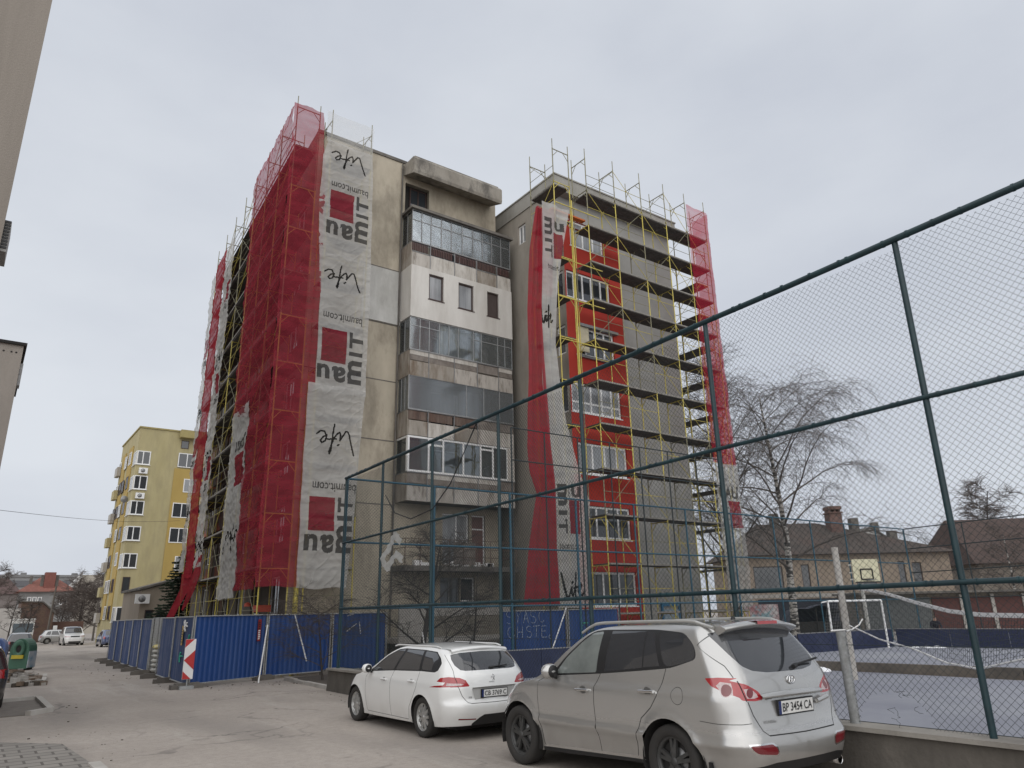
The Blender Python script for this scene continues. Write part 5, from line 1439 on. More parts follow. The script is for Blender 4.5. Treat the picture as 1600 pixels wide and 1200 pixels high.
        def we(x):
            return pl([(q[0], q[1]) for q in side], x) if side[0][0] <= x <= side[-1][0] else pl([(p.x, p.y) for p in edge], x)
        ztab = [(p.x, p.z) for p in edge]
        ztab = sorted(ztab)
        def zf(x, y):
            w_ = max(.05, we(x)); return pl(ztab, x)+s.crown*max(0, 1-(y/w_)**2)*smooth(0, .12, min(x-edge[0].x, edge[-1].x-x)+.0)
        x = edge[0].x+ds*.6
        while x < edge[-1].x-.03:
            w_ = we(x); m = max(2, int(2*w_/ds))
            for j in range(1, m): pts.append(Vector((x+.001*math.sin(j), -w_+2*w_*j/m)))
            x += ds
        polys = []
        for (x0, x1, fr, nm, mat) in zones:
            k = 8; poly = [(x0+(x1-x0)*i/k, we(x0+(x1-x0)*i/k)*fr) for i in range(k+1)]+[(x0+(x1-x0)*i/k, -we(x0+(x1-x0)*i/k)*fr) for i in range(k, -1, -1)]
            o = len(pts); pts += [Vector(p) for p in poly]; edges += [(o+i, o+(i+1) % len(poly)) for i in range(len(poly))]
            polys.append((poly, nm, mat))
        vs, es, fs, *_ = delaunay_2d_cdt(pts, edges, [], 0, 1e-5)
        G = {}
        for f in fs:
            c = (vs[f[0]]+vs[f[1]]+vs[f[2]])/3
            if not in_poly(c, loop): continue
            nm = name
            for poly, n_, m_ in polys:
                if in_poly(c, poly): nm = n_; break
            G.setdefault(nm, []).append(f)
        md = {n_: m_ for _, n_, m_ in polys}
        out = {}
        for nm, fl in G.items():
            idx = {}; V_ = []; F_ = []; Nn = []
            for f in fl:
                q = []
                for i in f:
                    if i not in idx:
                        idx[i] = len(V_); x, y = vs[i].x, vs[i].y; e = .02
                        V_.append((x, y, zf(x, y))); gx = (zf(x+e, y)-zf(x-e, y))/(2*e); gy = (zf(x, y+e)-zf(x, y-e))/(2*e)
                        Nn.append(tuple(Vector((-gx, -gy, 1)).normalized()))
                    q.append(idx[i])
                F_.append(tuple(q))
            out[nm] = (V_, F_, Nn)
        return out, md
    def emit_raw(s, root, data, name, mat, parent=None):
        V_, F_, Nn = data
        me = bpy.data.meshes.new(name); me.from_pydata(V_, [], F_); me.materials.append(mat)
        for p in me.polygons: p.use_smooth = True
        bm = bmesh.new(); bm.from_mesh(me)
        for f in bm.faces:
            if f.normal.z < 0: f.normal_flip()
        bm.to_mesh(me); bm.free()
        me.normals_split_custom_set_from_vertices(Nn)
        o = bpy.data.objects.new(name, me); COL.objects.link(o); o.parent = parent or root
        return o

def arc(cx, cz, r, a0, a1, n=20, ky=1.0):
    return [(cx+r*math.cos(a0+(a1-a0)*i/n), cz+ky*r*math.sin(a0+(a1-a0)*i/n)) for i in range(n+1)]

def wheel(root, x, y, r, wd, rim_r, spoke, mat_rim, side, twin=True, detail=True, hubmat=None):
    """side=+1: outer face towards +y"""
    b = MB(); n = 40 if detail else 18
    w2 = wd/2
    prof = [(rim_r*.97, -w2*.75), (rim_r*1.03, -w2*.95), (r*.9, -w2), (r*.975, -w2*.86), (r, -w2*.55), (r, w2*.55), (r*.975, w2*.86), (r*.9, w2), (rim_r*1.06, w2*.97), (rim_r*.98, w2*.80)]
    b.lathe(prof, (x, y, r), 'y', n)
    ty = b.build('tyre', mt['tyre'], root, local=True)
    b = MB(); o = side*w2
    yo = lambda d: y+side*(w2-d)
    ring = [(rim_r*.98, side*(w2*.80)), (rim_r*1.0, side*(w2*.70)), (rim_r*.95, side*(w2*.62)), (rim_r*.90, side*(w2*.66)), (rim_r*.87, side*(w2*.3)), (rim_r*.87, -side*w2*.7)]
    b.lathe(ring, (x, y, r), 'y', n)
    # spokes
    def spk(a, wa, wb, r0, r1, d0, d1, th=.03):
        c, s_ = math.cos(a), math.sin(a)
        def Q(rad, off, dep): return (x+rad*c-off*s_, y+side*(w2-dep), r+rad*s_+off*c)
        vs = [Q(r0, -wa, d0), Q(r0, wa, d0), Q(r1, wb, d1), Q(r1, -wb, d1), Q(r0, -wa*1.3, d0+th), Q(r0, wa*1.3, d0+th), Q(r1, wb*1.3, d1+th), Q(r1, -wb*1.3, d1+th)]
        b.add(vs, [(0, 1, 2, 3), (0, 4, 5, 1), (1, 5, 6, 2), (2, 6, 7, 3), (3, 7, 4, 0), (7, 6, 5, 4)])
    for k in range(spoke):
        a = 2*PI*k/spoke+.3
        if twin:
            for e in (-.15, .15): spk(a+e, .020, .017, rim_r*.15, rim_r*.93, w2*.28, w2*.40)
        else: spk(a, .026, .018, rim_r*.12, rim_r*.93, w2*.28, w2*.42)
    b.lathe([(.001, side*(w2*.80)), (rim_r*.14, side*(w2*.80)), (rim_r*.2, side*(w2*.66)), (rim_r*.2, side*w2*.3)], (x, y, r), 'y', 20)
    b.build('rim', mat_rim, ty, local=True)
    b = MB(); b.lathe([(.001, side*w2*.1), (rim_r*.86, side*w2*.1)], (x, y, r), 'y', 20); b.lathe([(.0, side*w2*.13), (rim_r*.55, side*w2*.13), (rim_r*.55, side*w2*.1)], (x, y, r), 'y', 20, 1)
    b.build('brake_disc', [mt['dark'], mt['metalg']], ty, local=True)
    return ty

def text_mesh(name, txt, root, origin, ux, uz, height, mat, off=.0, thick=True, width=None):
    """flat lettering in the plane (ux right, uz up), lower left corner at origin"""
    vs, tr, sz = text_tris(txt, False)
    p = vs/sz[1]*height
    if width: p[:, 0] *= width/(sz[0]/sz[1]*height)
    o = Vector(origin); ux = Vector(ux).normalized(); uz = Vector(uz).normalized(); n = ux.cross(uz)
    b = MB(); b.add([o+ux*q[0]+uz*q[1]+n*off for q in p], [tuple(t) for t in tr.tolist()])
    return b.build(name, mat, root, local=True, recalc=False)

def number_plate(root, c, ux, uz, txt, w_=.52, h_=.112):
    c = Vector(c); ux = Vector(ux).normalized(); uz = Vector(uz).normalized(); n = ux.cross(uz)
    b = MB()
    def rect(x0, x1, z0, z1, d, mi, dd=.006):
        vs = [c+ux*a+uz*e+n*d for a, e in ((x0, z0), (x1, z0), (x1, z1), (x0, z1))]; vs += [v-n*dd for v in vs]
        b.add(vs, [(0, 1, 2, 3), (7, 6, 5, 4), (0, 4, 5, 1), (3, 2, 6, 7), (0, 3, 7, 4), (1, 5, 6, 2)], mi)
    rect(-w_/2-.012, w_/2+.012, -h_/2-.014, h_/2+.012, .002, 2, .02); rect(-w_/2, w_/2, -h_/2, h_/2, .006, 0); rect(-w_/2, -w_/2+.036, -h_/2, h_/2, .008, 1)
    pt = b.build('number_plate', [mt['platew'], mt['plateb'], mt['black']], root, local=True)
    text_mesh('plate_lettering', txt, pt, c+ux*(-w_/2+.055)+uz*(-h_*.34)+n*.009, ux, uz, h_*.68, mt['ink'], 0, width=w_-.075)
    return pt
def car_helpers(c):
    def SP(x, z):                      # point on the side given true x
        xp = x
        for _ in range(25):
            kr = 1-smooth(0, 1.5, xp); kf = 1-smooth(0, 1.5, c.L-xp)
            g = xp+spl(c.xr, z)*kr-spl(c.xf, z)*kf
            if xp < .5: g += c.bulge*max(0, 1-xp/.5)
            xp += (x-g)*.7
        xp = max(xp, .02)
        if xp < c.rr: t = c.sR+c.rr*math.acos(max(-1, min(1, 1-xp/c.rr)))
        elif xp > c.L-c.rf: t = c.sF+c.rf*math.asin(max(-1, min(1, (xp-c.L+c.rf)/c.rf)))
        else: t = c.sS+xp-c.rr
        return (t, z)
    def RP(y, z):                      # point on the rear face given true y
        yp = y/(spl(c.wz, z)*pl(c.taper, 0))
        if yp <= c.sR: return (yp, z)
        a = math.asin(max(-1, min(1, (yp-c.W+c.rr)/c.rr))); return (c.sR+a*c.rr, z)
    def FP(y, z):
        yp = y/(spl(c.wz, z)*pl(c.taper, c.L))
        if yp <= c.W-c.rf: return (c.S-yp, z)
        a = math.acos(max(-1, min(1, (yp-c.W+c.rf)/c.rf))); return (c.sF+a*c.rf, z)
    return SP, RP, FP
def strip(line, w_=.008):
    n = len(line); L_ = []; R_ = []
    for i in range(n):
        p0 = Vector(line[max(0, i-1)]); p1 = Vector(line[min(n-1, i+1)]); d = (p1-p0).normalized(); nn = Vector((-d.y, d.x))*w_/2
        L_.append(tuple(Vector(line[i])+nn)); R_.append(tuple(Vector(line[i])-nn))
    return L_+R_[::-1]
def mirror_part(root, x, y, z, paint_m, s=1.0):
    for sd in (1, -1):
        b = MB(); n = 12; m = 8; vs = []
        for j in range(m+1):
            v = -1+2*j/m; rr = math.sqrt(max(0, 1-v*v))**.6
            for i in range(n):
                a = 2*PI*i/n; vs.append((x+.075*s*math.cos(a)*rr+.04*(1-rr), sd*(y+.10*s*v), z+.085*s*math.sin(a)*rr))
        b.add(vs, [(j*n+i, j*n+(i+1) % n, (j+1)*n+(i+1) % n, (j+1)*n+i) for j in range(m) for i in range(n)], 0, True)
        mo = b.build('wing_mirror', paint_m, root, local=True)
        b = MB(); b.lathe([(.001, 0), (.065*s, 0), (.07*s, .01)], (x-.072*s, sd*y, z), 'x', 14); b.tube((x+.02, sd*(y-.12*s), z-.07*s), (x+.02, sd*(y-.03), z-.05*s), .025*s, 6)
        b.build('mirror_glass', mt['black'], mo, local=True)
def handle(parent, x, y, z, mat):
    for sd in (1, -1):
        pass

def make_car(kind, root, pm, detail=True):
    """kind: dict of measurements (see callers)"""
    k = kind
    c = Car(k['L'], k['W'], **k['shape']); SP, RP, FP = car_helpers(c)
    regs = []
    r_, xw = k['r'], k['wheels']
    for x in xw:
        regs.append(('cut%d' % (x*100), [SP(*p) for p in arc(x, r_-.01, k['ra'], 0, 2*PI, 44)[:-1]], None))
    emits = []
    def add(nm, poly, mat, objname, parent=None, r=0.0): regs.append((nm, poly, mat)); emits.append((nm, objname, mat, parent))
    k['features'](c, SP, RP, FP, add, regs)
    c.build_shell(root, regs, None, k.get('ds', .05), k.get('dz', .045))
    objs = {}
    body = c.emit(root, 'body', 'body', pm)
    for nm, on, mat, par in emits:
        for sd in (1, -1):
            key = (nm, sd)
            if key in c.res: objs[key] = c.emit(root, key, on, mat, parent=objs.get((par, sd)) if par else None)
    caps, md = c.cap(root, k['zones'](c), ds=.08)
    for nm, data in caps.items():
        on = 'roof' if nm == 'roof' else nm
        c.emit_raw(root, data, on, md.get(nm) or pm)
    # wheel wells and underbody
    b = MB()
    for x in xw:
        for sd in (1, -1):
            pts = arc(x, r_, k['ra']+.012, -.3, PI+.3, 16)
            for (x0, z0), (x1, z1) in zip(pts[:-1], pts[1:]):
                ya, yb = sd*(c.W-.45), sd*(c.W-.05); b.quad((x0, ya, z0), (x1, ya, z1), (x1, yb, z1), (x0, yb, z0))
            b.add([(p[0], sd*(c.W-.45), p[1]) for p in pts], [tuple(range(len(pts)))])
    b.box(.34, c.L-.5, -c.W*.80, c.W*.80, k['floor'], k['floor']+.05)
    b.box(xw[0]-.5, xw[1]+.5, -c.W*.55, c.W*.55, k['floor']-.06, k['floor'])
    b.build('underbody', mt['dark'], root, local=True, recalc=False)
    for x in xw:
        for sd in (1, -1): wheel(root, x, sd*(c.W-k['wd']/2-k.get('inset', .035)), r_, k['wd'], k['rim'], k['spokes'], k['rimmat'], sd, k['twin'], detail)
    return c, SP, RP, FP, objs

# ---------------------------------------------------------------- silver SUV
silver = paint('silver_paint', (0.45, 0.447, 0.435), metal=.65, rough=.26, dirt_amt=.45)
def suv_features(c, SP, RP, FP, add, regs):
    S_ = lambda pts: [SP(*p) for p in pts]; R_ = lambda pts: [RP(*p) for p in pts]
    # side glass
    q = rounded(S_([(.64, 1.385), (.69, 1.53), (.84, 1.635), (1.24, 1.655), (1.08, 1.31), (.98, 1.305)]), .12)
    rd1 = S_([(1.15, 1.305), (1.315, 1.66), (1.43, 1.665), (1.40, 1.285)])
    rd2 = S_([(1.42, 1.28), (1.452, 1.667), (2.04, 1.674), (2.06, 1.22)])
    fd = rounded(S_([(2.21, 1.205), (2.20, 1.672), (2.38, 1.655), (2.56, 1.55), (2.82, 1.36), (3.02, 1.165)]), .03)
    tri = S_([(2.86, 1.20), (2.865, 1.335), (3.10, 1.155)])
    trim = rounded(S_([(.62, 1.39), (.685, 1.53), (.855, 1.648), (1.3, 1.684), (2.2, 1.69), (2.40, 1.672), (2.58, 1.565), (2.86, 1.36), (3.12, 1.135), (2.1, 1.195), (.98, 1.288)]), .10)
    add('qg', q, mt['cglass'], 'window'); add('r1', rd1, mt['cglass'], 'window'); add('r2', rd2, mt['cglass'], 'window'); add('f1', fd, mt['cglass_f'], 'window')
    add('trim', trim, mt['black'], 'window_trim')
    # lamps
    o = [SP(.50, 1.205), SP(.36, 1.215), SP(.20, 1.205), RP(.80, 1.185), RP(.66, 1.145), RP(.53, 1.075), RP(.485, 1.03), RP(.485, .99), RP(.60, .985), RP(.75, 1.0), SP(.12, 1.025), SP(.28, 1.075), SP(.42, 1.135)]
    s_in = [p[0] for p in o]
    sc_, zc_ = RP(.80, 1.095)[0]+.07, 1.105
    add('l1', arc(sc_-.005, zc_-.008, .056, 0, 2*PI, 18)[:-1], mt['redl_d'], 'lamp_ring', 'lens'); add('l2', arc(sc_-.005, zc_-.008, .064, 0, 2*PI, 18)[:-1], mt['clearl'], 'lamp_ring', 'lens')
    add('l3', arc(RP(.64, 1.06)[0], 1.062, .046, 0, 2*PI, 16)[:-1], mt['redl_d'], 'lamp_ring', 'lens')
    inner = [(sc_+.125, zc_+.03), (sc_+.06, zc_+.065), (sc_-.10, zc_+.05), RP(.545, 1.045), RP(.52, 1.01), (sc_-.13, zc_-.072), (sc_+.03, zc_-.062)]
    sp_ = [RP(.735, .9), RP(.70, 1.25)]
    add('seamL', strip([(RP(.70, 1.0)[0], .99), (RP(.72, 1.08)[0], 1.08), (RP(.735, 1.18)[0], 1.18)], .012), mt['seam'], 'panel_gap')
    add('l4', [(sc_+.105, zc_+.035), (sc_+.05, zc_+.07), (sc_-.06, zc_+.055), (sc_-.075, zc_-.05), (sc_+.02, zc_-.06)], mt['clearl'], 'lamp_insert', 'lens'); add('l5', [RP(.70, 1.10), RP(.62, 1.105), RP(.555, 1.05), RP(.54, 1.02), RP(.60, 1.01), RP(.69, 1.015)], mt['clearl'], 'lamp_insert', 'lens')
    add('lens', rounded(o, .02), mt['redl'], 'tail_light')
    # rear glass
    rg = rounded(R_([(-.3, 1.235), (.30, 1.237), (.50, 1.262), (.60, 1.31), (.66, 1.42), (.685, 1.55), (.69, 1.635), (.40, 1.668), (-.3, 1.675)]), .03)
    rg = [(max(0.0, p[0]), p[1]) for p in rg]
    add('rg', rg, mt['cglass'], 'rear_window')
    tg_line = [RP(.80, 1.70), RP(.765, 1.60), RP(.73, 1.42), RP(.705, 1.24)]
    add('seamA', strip([SP(.30, 1.66)]+[RP(.80, 1.52), RP(.765, 1.32), RP(.755, 1.21)], .010), mt['seam'], 'panel_gap')
    add('seamB', strip([RP(.69, .985), RP(.66, .86), RP(.585, .715), RP(.54, .672), (0.0, .665)], .011), mt['seam'], 'panel_gap')
    add('refl', rounded(R_([(.79, .60), (.77, .56), (.72, .525), (.50, .50), (.475, .515), (.49, .565), (.54, .60)]), .02), mt['redl_d'], 'reflector')
    add('rl', R_([(.805, .615), (.78, .55), (.72, .51), (.49, .485), (.458, .505), (.475, .575), (.53, .615)]), mt['chrome'], 'reflector_rim')
    add('tgt', [(0, .676)]+[RP(.535, .683), RP(.575, .725), RP(.65, .865), RP(.68, .985), RP(.75, 1.22), RP(.76, 1.32), RP(.79, 1.50), RP(.80, 1.66), (0, 1.72)], silver, 'tailgate')
    # bumper skirt and sills
    add('skirt', [(0, .2), (0, .43), RP(.5, .43), RP(.75, .40), SP(.25, .37), SP(.70, .36), SP(.72, .2)], mt['black'], 'bumper_skirt')
    add('sill', S_([(1.50, .20), (1.42, .335), (3.40, .265), (3.42, .15)]), mt['black'], 'sill_trim')
    add('sillc', S_([(1.45, .338), (1.44, .365), (3.34, .295), (3.36, .268)]), mt['chrome'], 'sill_strip')
    # doors
    fdoor = [(2.24, .31), (2.24, .85), (2.22, 1.05), (2.13, 1.205), (3.13, 1.145), (3.36, 1.05), (3.39, .90), (3.36, .295)]
    rdoor = [(1.60, .355), (1.56, .55), (1.44, .76), (1.28, .875), (1.17, 1.0), (1.10, 1.14), (1.055, 1.275), (2.11, 1.207), (2.205, 1.05), (2.225, .85), (2.225, .31)]
    add('gapF', strip(S_([(2.2325, .30), (2.2325, .85), (2.2125, 1.05), (2.12, 1.206)]), .010), mt['seam'], 'panel_gap')
    add('gapF2', strip(S_([(3.37, .29), (3.398, .90), (3.37, 1.06), (3.14, 1.15)]), .010), mt['seam'], 'panel_gap')
    add('gapR', strip(S_([(1.605, .35), (1.555, .55), (1.435, .76), (1.272, .875), (1.162, 1.0), (1.092, 1.14), (1.047, 1.28)]), .010), mt['seam'], 'panel_gap')
    add('doorf', S_(fdoor), silver, 'door'); add('doorr', S_(rdoor), silver, 'door')
    cx, cz = 0.86, 1.02
    add('fuel', strip(S_(arc(cx, cz, .085, 0, 2*PI, 20)), .006), mt['seam'], 'panel_gap')
    add('bumpseam', strip([SP(1.0-.42, .80), SP(.40, .79), SP(.2, .785), RP(.78, .785), RP(.70, .79)], .006), mt['seam'], 'panel_gap')
    # front lamp and grille (face the other way)
    add('hl', rounded([SP(4.30, .84), SP(4.40, .95), FP(.80, .90), FP(.50, .83), FP(.50, .74), FP(.8, .74)], .02), mt['clearl'], 'headlight')
    add('gr', [FP(.45, .80), FP(.42, .62), (c.S, .62), (c.S, .82)], mt['black'], 'grille')
suv = dict(L=4.72, W=1.93, r=.365, ra=.435, wheels=(1.04, 3.85), wd=.235, rim=.25, spokes=5, twin=True, floor=.26,
    rimmat=M('dark_alloy', (0.085, 0.085, 0.083), .5, (0.055, 0.055, 0.054), 12, metal=.5), features=suv_features,
    zones=lambda c: [(2.50, 3.45, .93, 'windscreen', mt['cglass']), ],
    shape=dict(rr=.29, rf=.6, bulge=.085, fbulge=.16, crown=.035, taper=[(0, .985), (.6, 1), (1.6, 1), (3, .985), (4.1, .96), (4.72, .92)],
        ztop=[(0, 1.705), (.3, 1.715), (.8, 1.73), (1.5, 1.735), (2.1, 1.722), (2.45, 1.66), (2.8, 1.47), (3.15, 1.235), (3.5, 1.10), (4.0, 1.03), (4.45, .95), (4.72, .86)],
        zbot=[(0, .34), (.5, .33), (1.0, .33), (1.5, .30), (2.5, .25), (3.4, .22), (4.3, .24), (4.72, .28)],
        xr=[(.2, .10), (.34, .05), (.5, .0), (.66, .02), (.72, .06), (.95, .10), (1.15, .13), (1.25, .17), (1.45, .30), (1.68, .47), (1.75, .52)],
        xf=[(.2, .08), (.4, 0), (.6, 0), (.8, .10), (.95, .30), (1.1, .6), (1.7, .6)],
        wz=[(.2, .87), (.30, .89), (.50, .932), (.585, .986), (.605, .990), (.655, .970), (.72, .976), (.85, .985), (1.0, .992), (1.04, .988), (1.11, .955), (1.22, .932), (1.40, .885), (1.60, .80), (1.69, .745), (1.74, .70)],
        flares=[(1.04, .355, .435), (3.85, .355, .435)], fl_amt=.022))
ang = math.radians(88.5)
HY = empty('parked_car', (7.453, 4.99, .07), 0, 'large silver estate car with roof rails and dark wheels parked nearest the camera', 'car')
HY.rotation_euler = (0, math.radians(1.0), ang); HY.scale = (1.04, 1.04, 1.04)
c, SP, RP, FP, objs = make_car(suv, HY, silver)
# bits: spoiler, roof rails, aerial, lamps, badge, plate, wipers
b = MB(); n = 20; vs = []
for i in range(n+1):
    t = -1+2*i/n; y = t*.615; k_ = 1-.5*abs(t)**3
    z = 1.738-.05*t*t
    vs += [(.75, y, z+.012), (.46, y, z+.018), (.325+.07*t*t, y, z-.008), (.33+.07*t*t, y, z-.032), (.50, y, z-.075)]
b.add(vs, [(i*5+j, i*5+j+1, (i+1)*5+j+1, (i+1)*5+j) for i in range(n) for j in range(4)], 0, True); b.add(vs[:5], [(0, 1, 2, 3, 4)]); b.add(vs[-5:], [(4, 3, 2, 1, 0)])
b.build('roof_spoiler', silver, HY, local=True)
b = MB(); b.add([(.319, -.17, 1.745), (.319, .17, 1.745), (.44, .17, 1.762), (.44, -.17, 1.762), (.316, -.17, 1.712), (.316, .17, 1.712)], [(0, 1, 2, 3), (4, 5, 1, 0)]); b.build('brake_light', mt['redl'], HY, local=True)
for sd in (1, -1):
    b = MB(); pts = []
    for i in range(15):
        t = i/14; x = .62+1.95*t; e = min(t, 1-t); pts.append((x, sd*(.655+.03*math.sin(PI*t)), 1.715+.05*smooth(0, .10, e)+.008*math.sin(PI*t)))
    for p, q in zip(pts[:-1], pts[1:]): b.tube(p, q, .019, 8, cap=False)
    b.tube(pts[0], (pts[0][0]-.10, pts[0][1], 1.69), .019, 8); b.tube(pts[-1], (pts[-1][0]+.14, pts[-1][1], 1.655), .019, 8)
    b.build('roof_rail', M('rail_alloy', (0.55, 0.55, 0.53), .35, metal=.6), HY, local=True)
b = MB(); b.lathe([(.03, 0), (.025, .02), (.008, .04)], (.78, .0, 1.765), 'z', 10); b.tube((.78, 0, 1.80), (.62, 0, 1.95), .005, 5); b.build('aerial', mt['black'], HY, local=True)
mirror_part(HY, 2.98, 1.02, 1.20, silver, 1.12)
for x, z, key in ((2.42, 1.005, 'doorf'), (1.30, 1.045, 'doorr')):
    for sd in (1, -1):
        y = c.P(*SP(x, z)).y; b = MB()
        b.tube((x-.115, sd*(y+.022), z), (x+.115, sd*(y+.026), z-.004), .017, 8); b.tube((x-.10, sd*(y-.01), z), (x-.10, sd*(y+.024), z), .016, 6); b.tube((x+.10, sd*(y-.01), z), (x+.10, sd*(y+.024), z), .016, 6)
        vs = [(x+.055*math.cos(a), sd*(y+.004), z+.045*math.sin(a)) for a in np.linspace(0, 2*PI, 17)[:-1]]; b.add(vs, [tuple(range(16))], 1)
        b.build('handle', [mt['chrome'], M('handle_cup', (0.16, 0.16, 0.155), .4, metal=.5)], objs[(key, sd)], local=True, recalc=False)
# plate in its recess
nrm_ux = (0, -1, 0)
b = MB(); x0 = c.P(0.0, .93).x
rec = rounded([(-.50, .785), (.42, .785), (.455, .86), (.46, 1.005), (-.47, 1.005), (-.53, .93)], .05)
rp_ = [(x0-.004+.055*((abs(y))/.6)**2+(.02 if z < .86 else 0)*0, y, z) for y, z in rec]; b.add([(x0-.004+.02, .0, .90)]+rp_, [(0, 1+i, 1+(i+1) % len(rp_)) for i in range(len(rp_))]); b.build('plate_recess', M('recess_silver', (0.25, 0.245, 0.235), .45, metal=.5), HY, local=True, recalc=False)
b = MB(); vs = []
for i in range(13):
    t = -1+2*i/12; y = .03+.50*t; xx = x0-.01+.05*((abs(y))/.6)**2
    vs += [(xx-.006, y, 1.062-.018*t*t), (xx-.04, y, 1.03-.006*t*t), (xx-.03, y, 1.002), (xx+.01, y, 1.0)]
b.add(vs, [(i*4+j, i*4+j+1, (i+1)*4+j+1, (i+1)*4+j) for i in range(12) for j in range(3)], 0, True); b.build('tailgate_garnish', silver, HY, local=True)
b = MB(); b.tube((x0-.035, -.31, .925), (x0-.02, -.52, .955), .026, 8); b.tube((x0-.005, -.31, .92), (x0-.035, -.31, .925), .022, 8); b.build('tailgate_handle', silver, HY, local=True)
number_plate(HY, (x0-.022, .035, .905), nrm_ux, (-.06, 0, 1), 'BP 3454 CA', .57, .122)
b = MB(); ex = c.P(0.02, 1.155).x-.012
b.path([(ex, .062*math.cos(a), 1.155+.040*math.sin(a)) for a in np.linspace(0, 2*PI, 25)], .007, 6)
for p, q in (((-.030, -.024), (-.012, .026)), ((.012, -.026), (.030, .024)), ((-.022, -.004), (.022, .004))): b.tube((ex, -p[0], 1.155+p[1]), (ex, -q[0], 1.155+q[1]), .008, 6)
b.build('emblem', mt['chrome'], HY, local=True)
text_mesh('lettering', 'HYUNDAI', HY, (c.P(*RP(.55, .795)).x-.006, .545, .775), (-.12, -1, 0), (0, 0, 1), .028, mt['metalg'], 0)
text_mesh('lettering', '4WD', HY, (c.P(*RP(.56, .79)).x-.004, -.50, .785), (.12, -1, 0), (0, 0, 1), .026, mt['metalg'], 0)
b = MB(); p0 = c.P(.22, 1.255); b.tube((c.P(.20, 1.275).x-.02, -.16, 1.285), (c.P(.60, 1.31).x-.045, -.60, 1.335), .012, 6); b.tube((c.P(.18, 1.26).x-.02, -.13, 1.27), (c.P(.2, 1.28).x-.02, -.20, 1.285), .025, 6); b.build('rear_wiper', mt['black'], HY, local=True)
b = MB(); b.lathe([(.045, 0), (.05, -.01), (.05, .12), (.044, .12), (.044, 0)], (.10, -.62, .33), 'x', 16); b.build('exhaust', mt['chrome'], HY, local=True)
b = MB()
for sd in (1, -1): b.box(.52, .56, sd*(.93-.26), sd*(.93-.03), .20, .42)
b.build('mud_flap', mt['black'], HY, local=True)

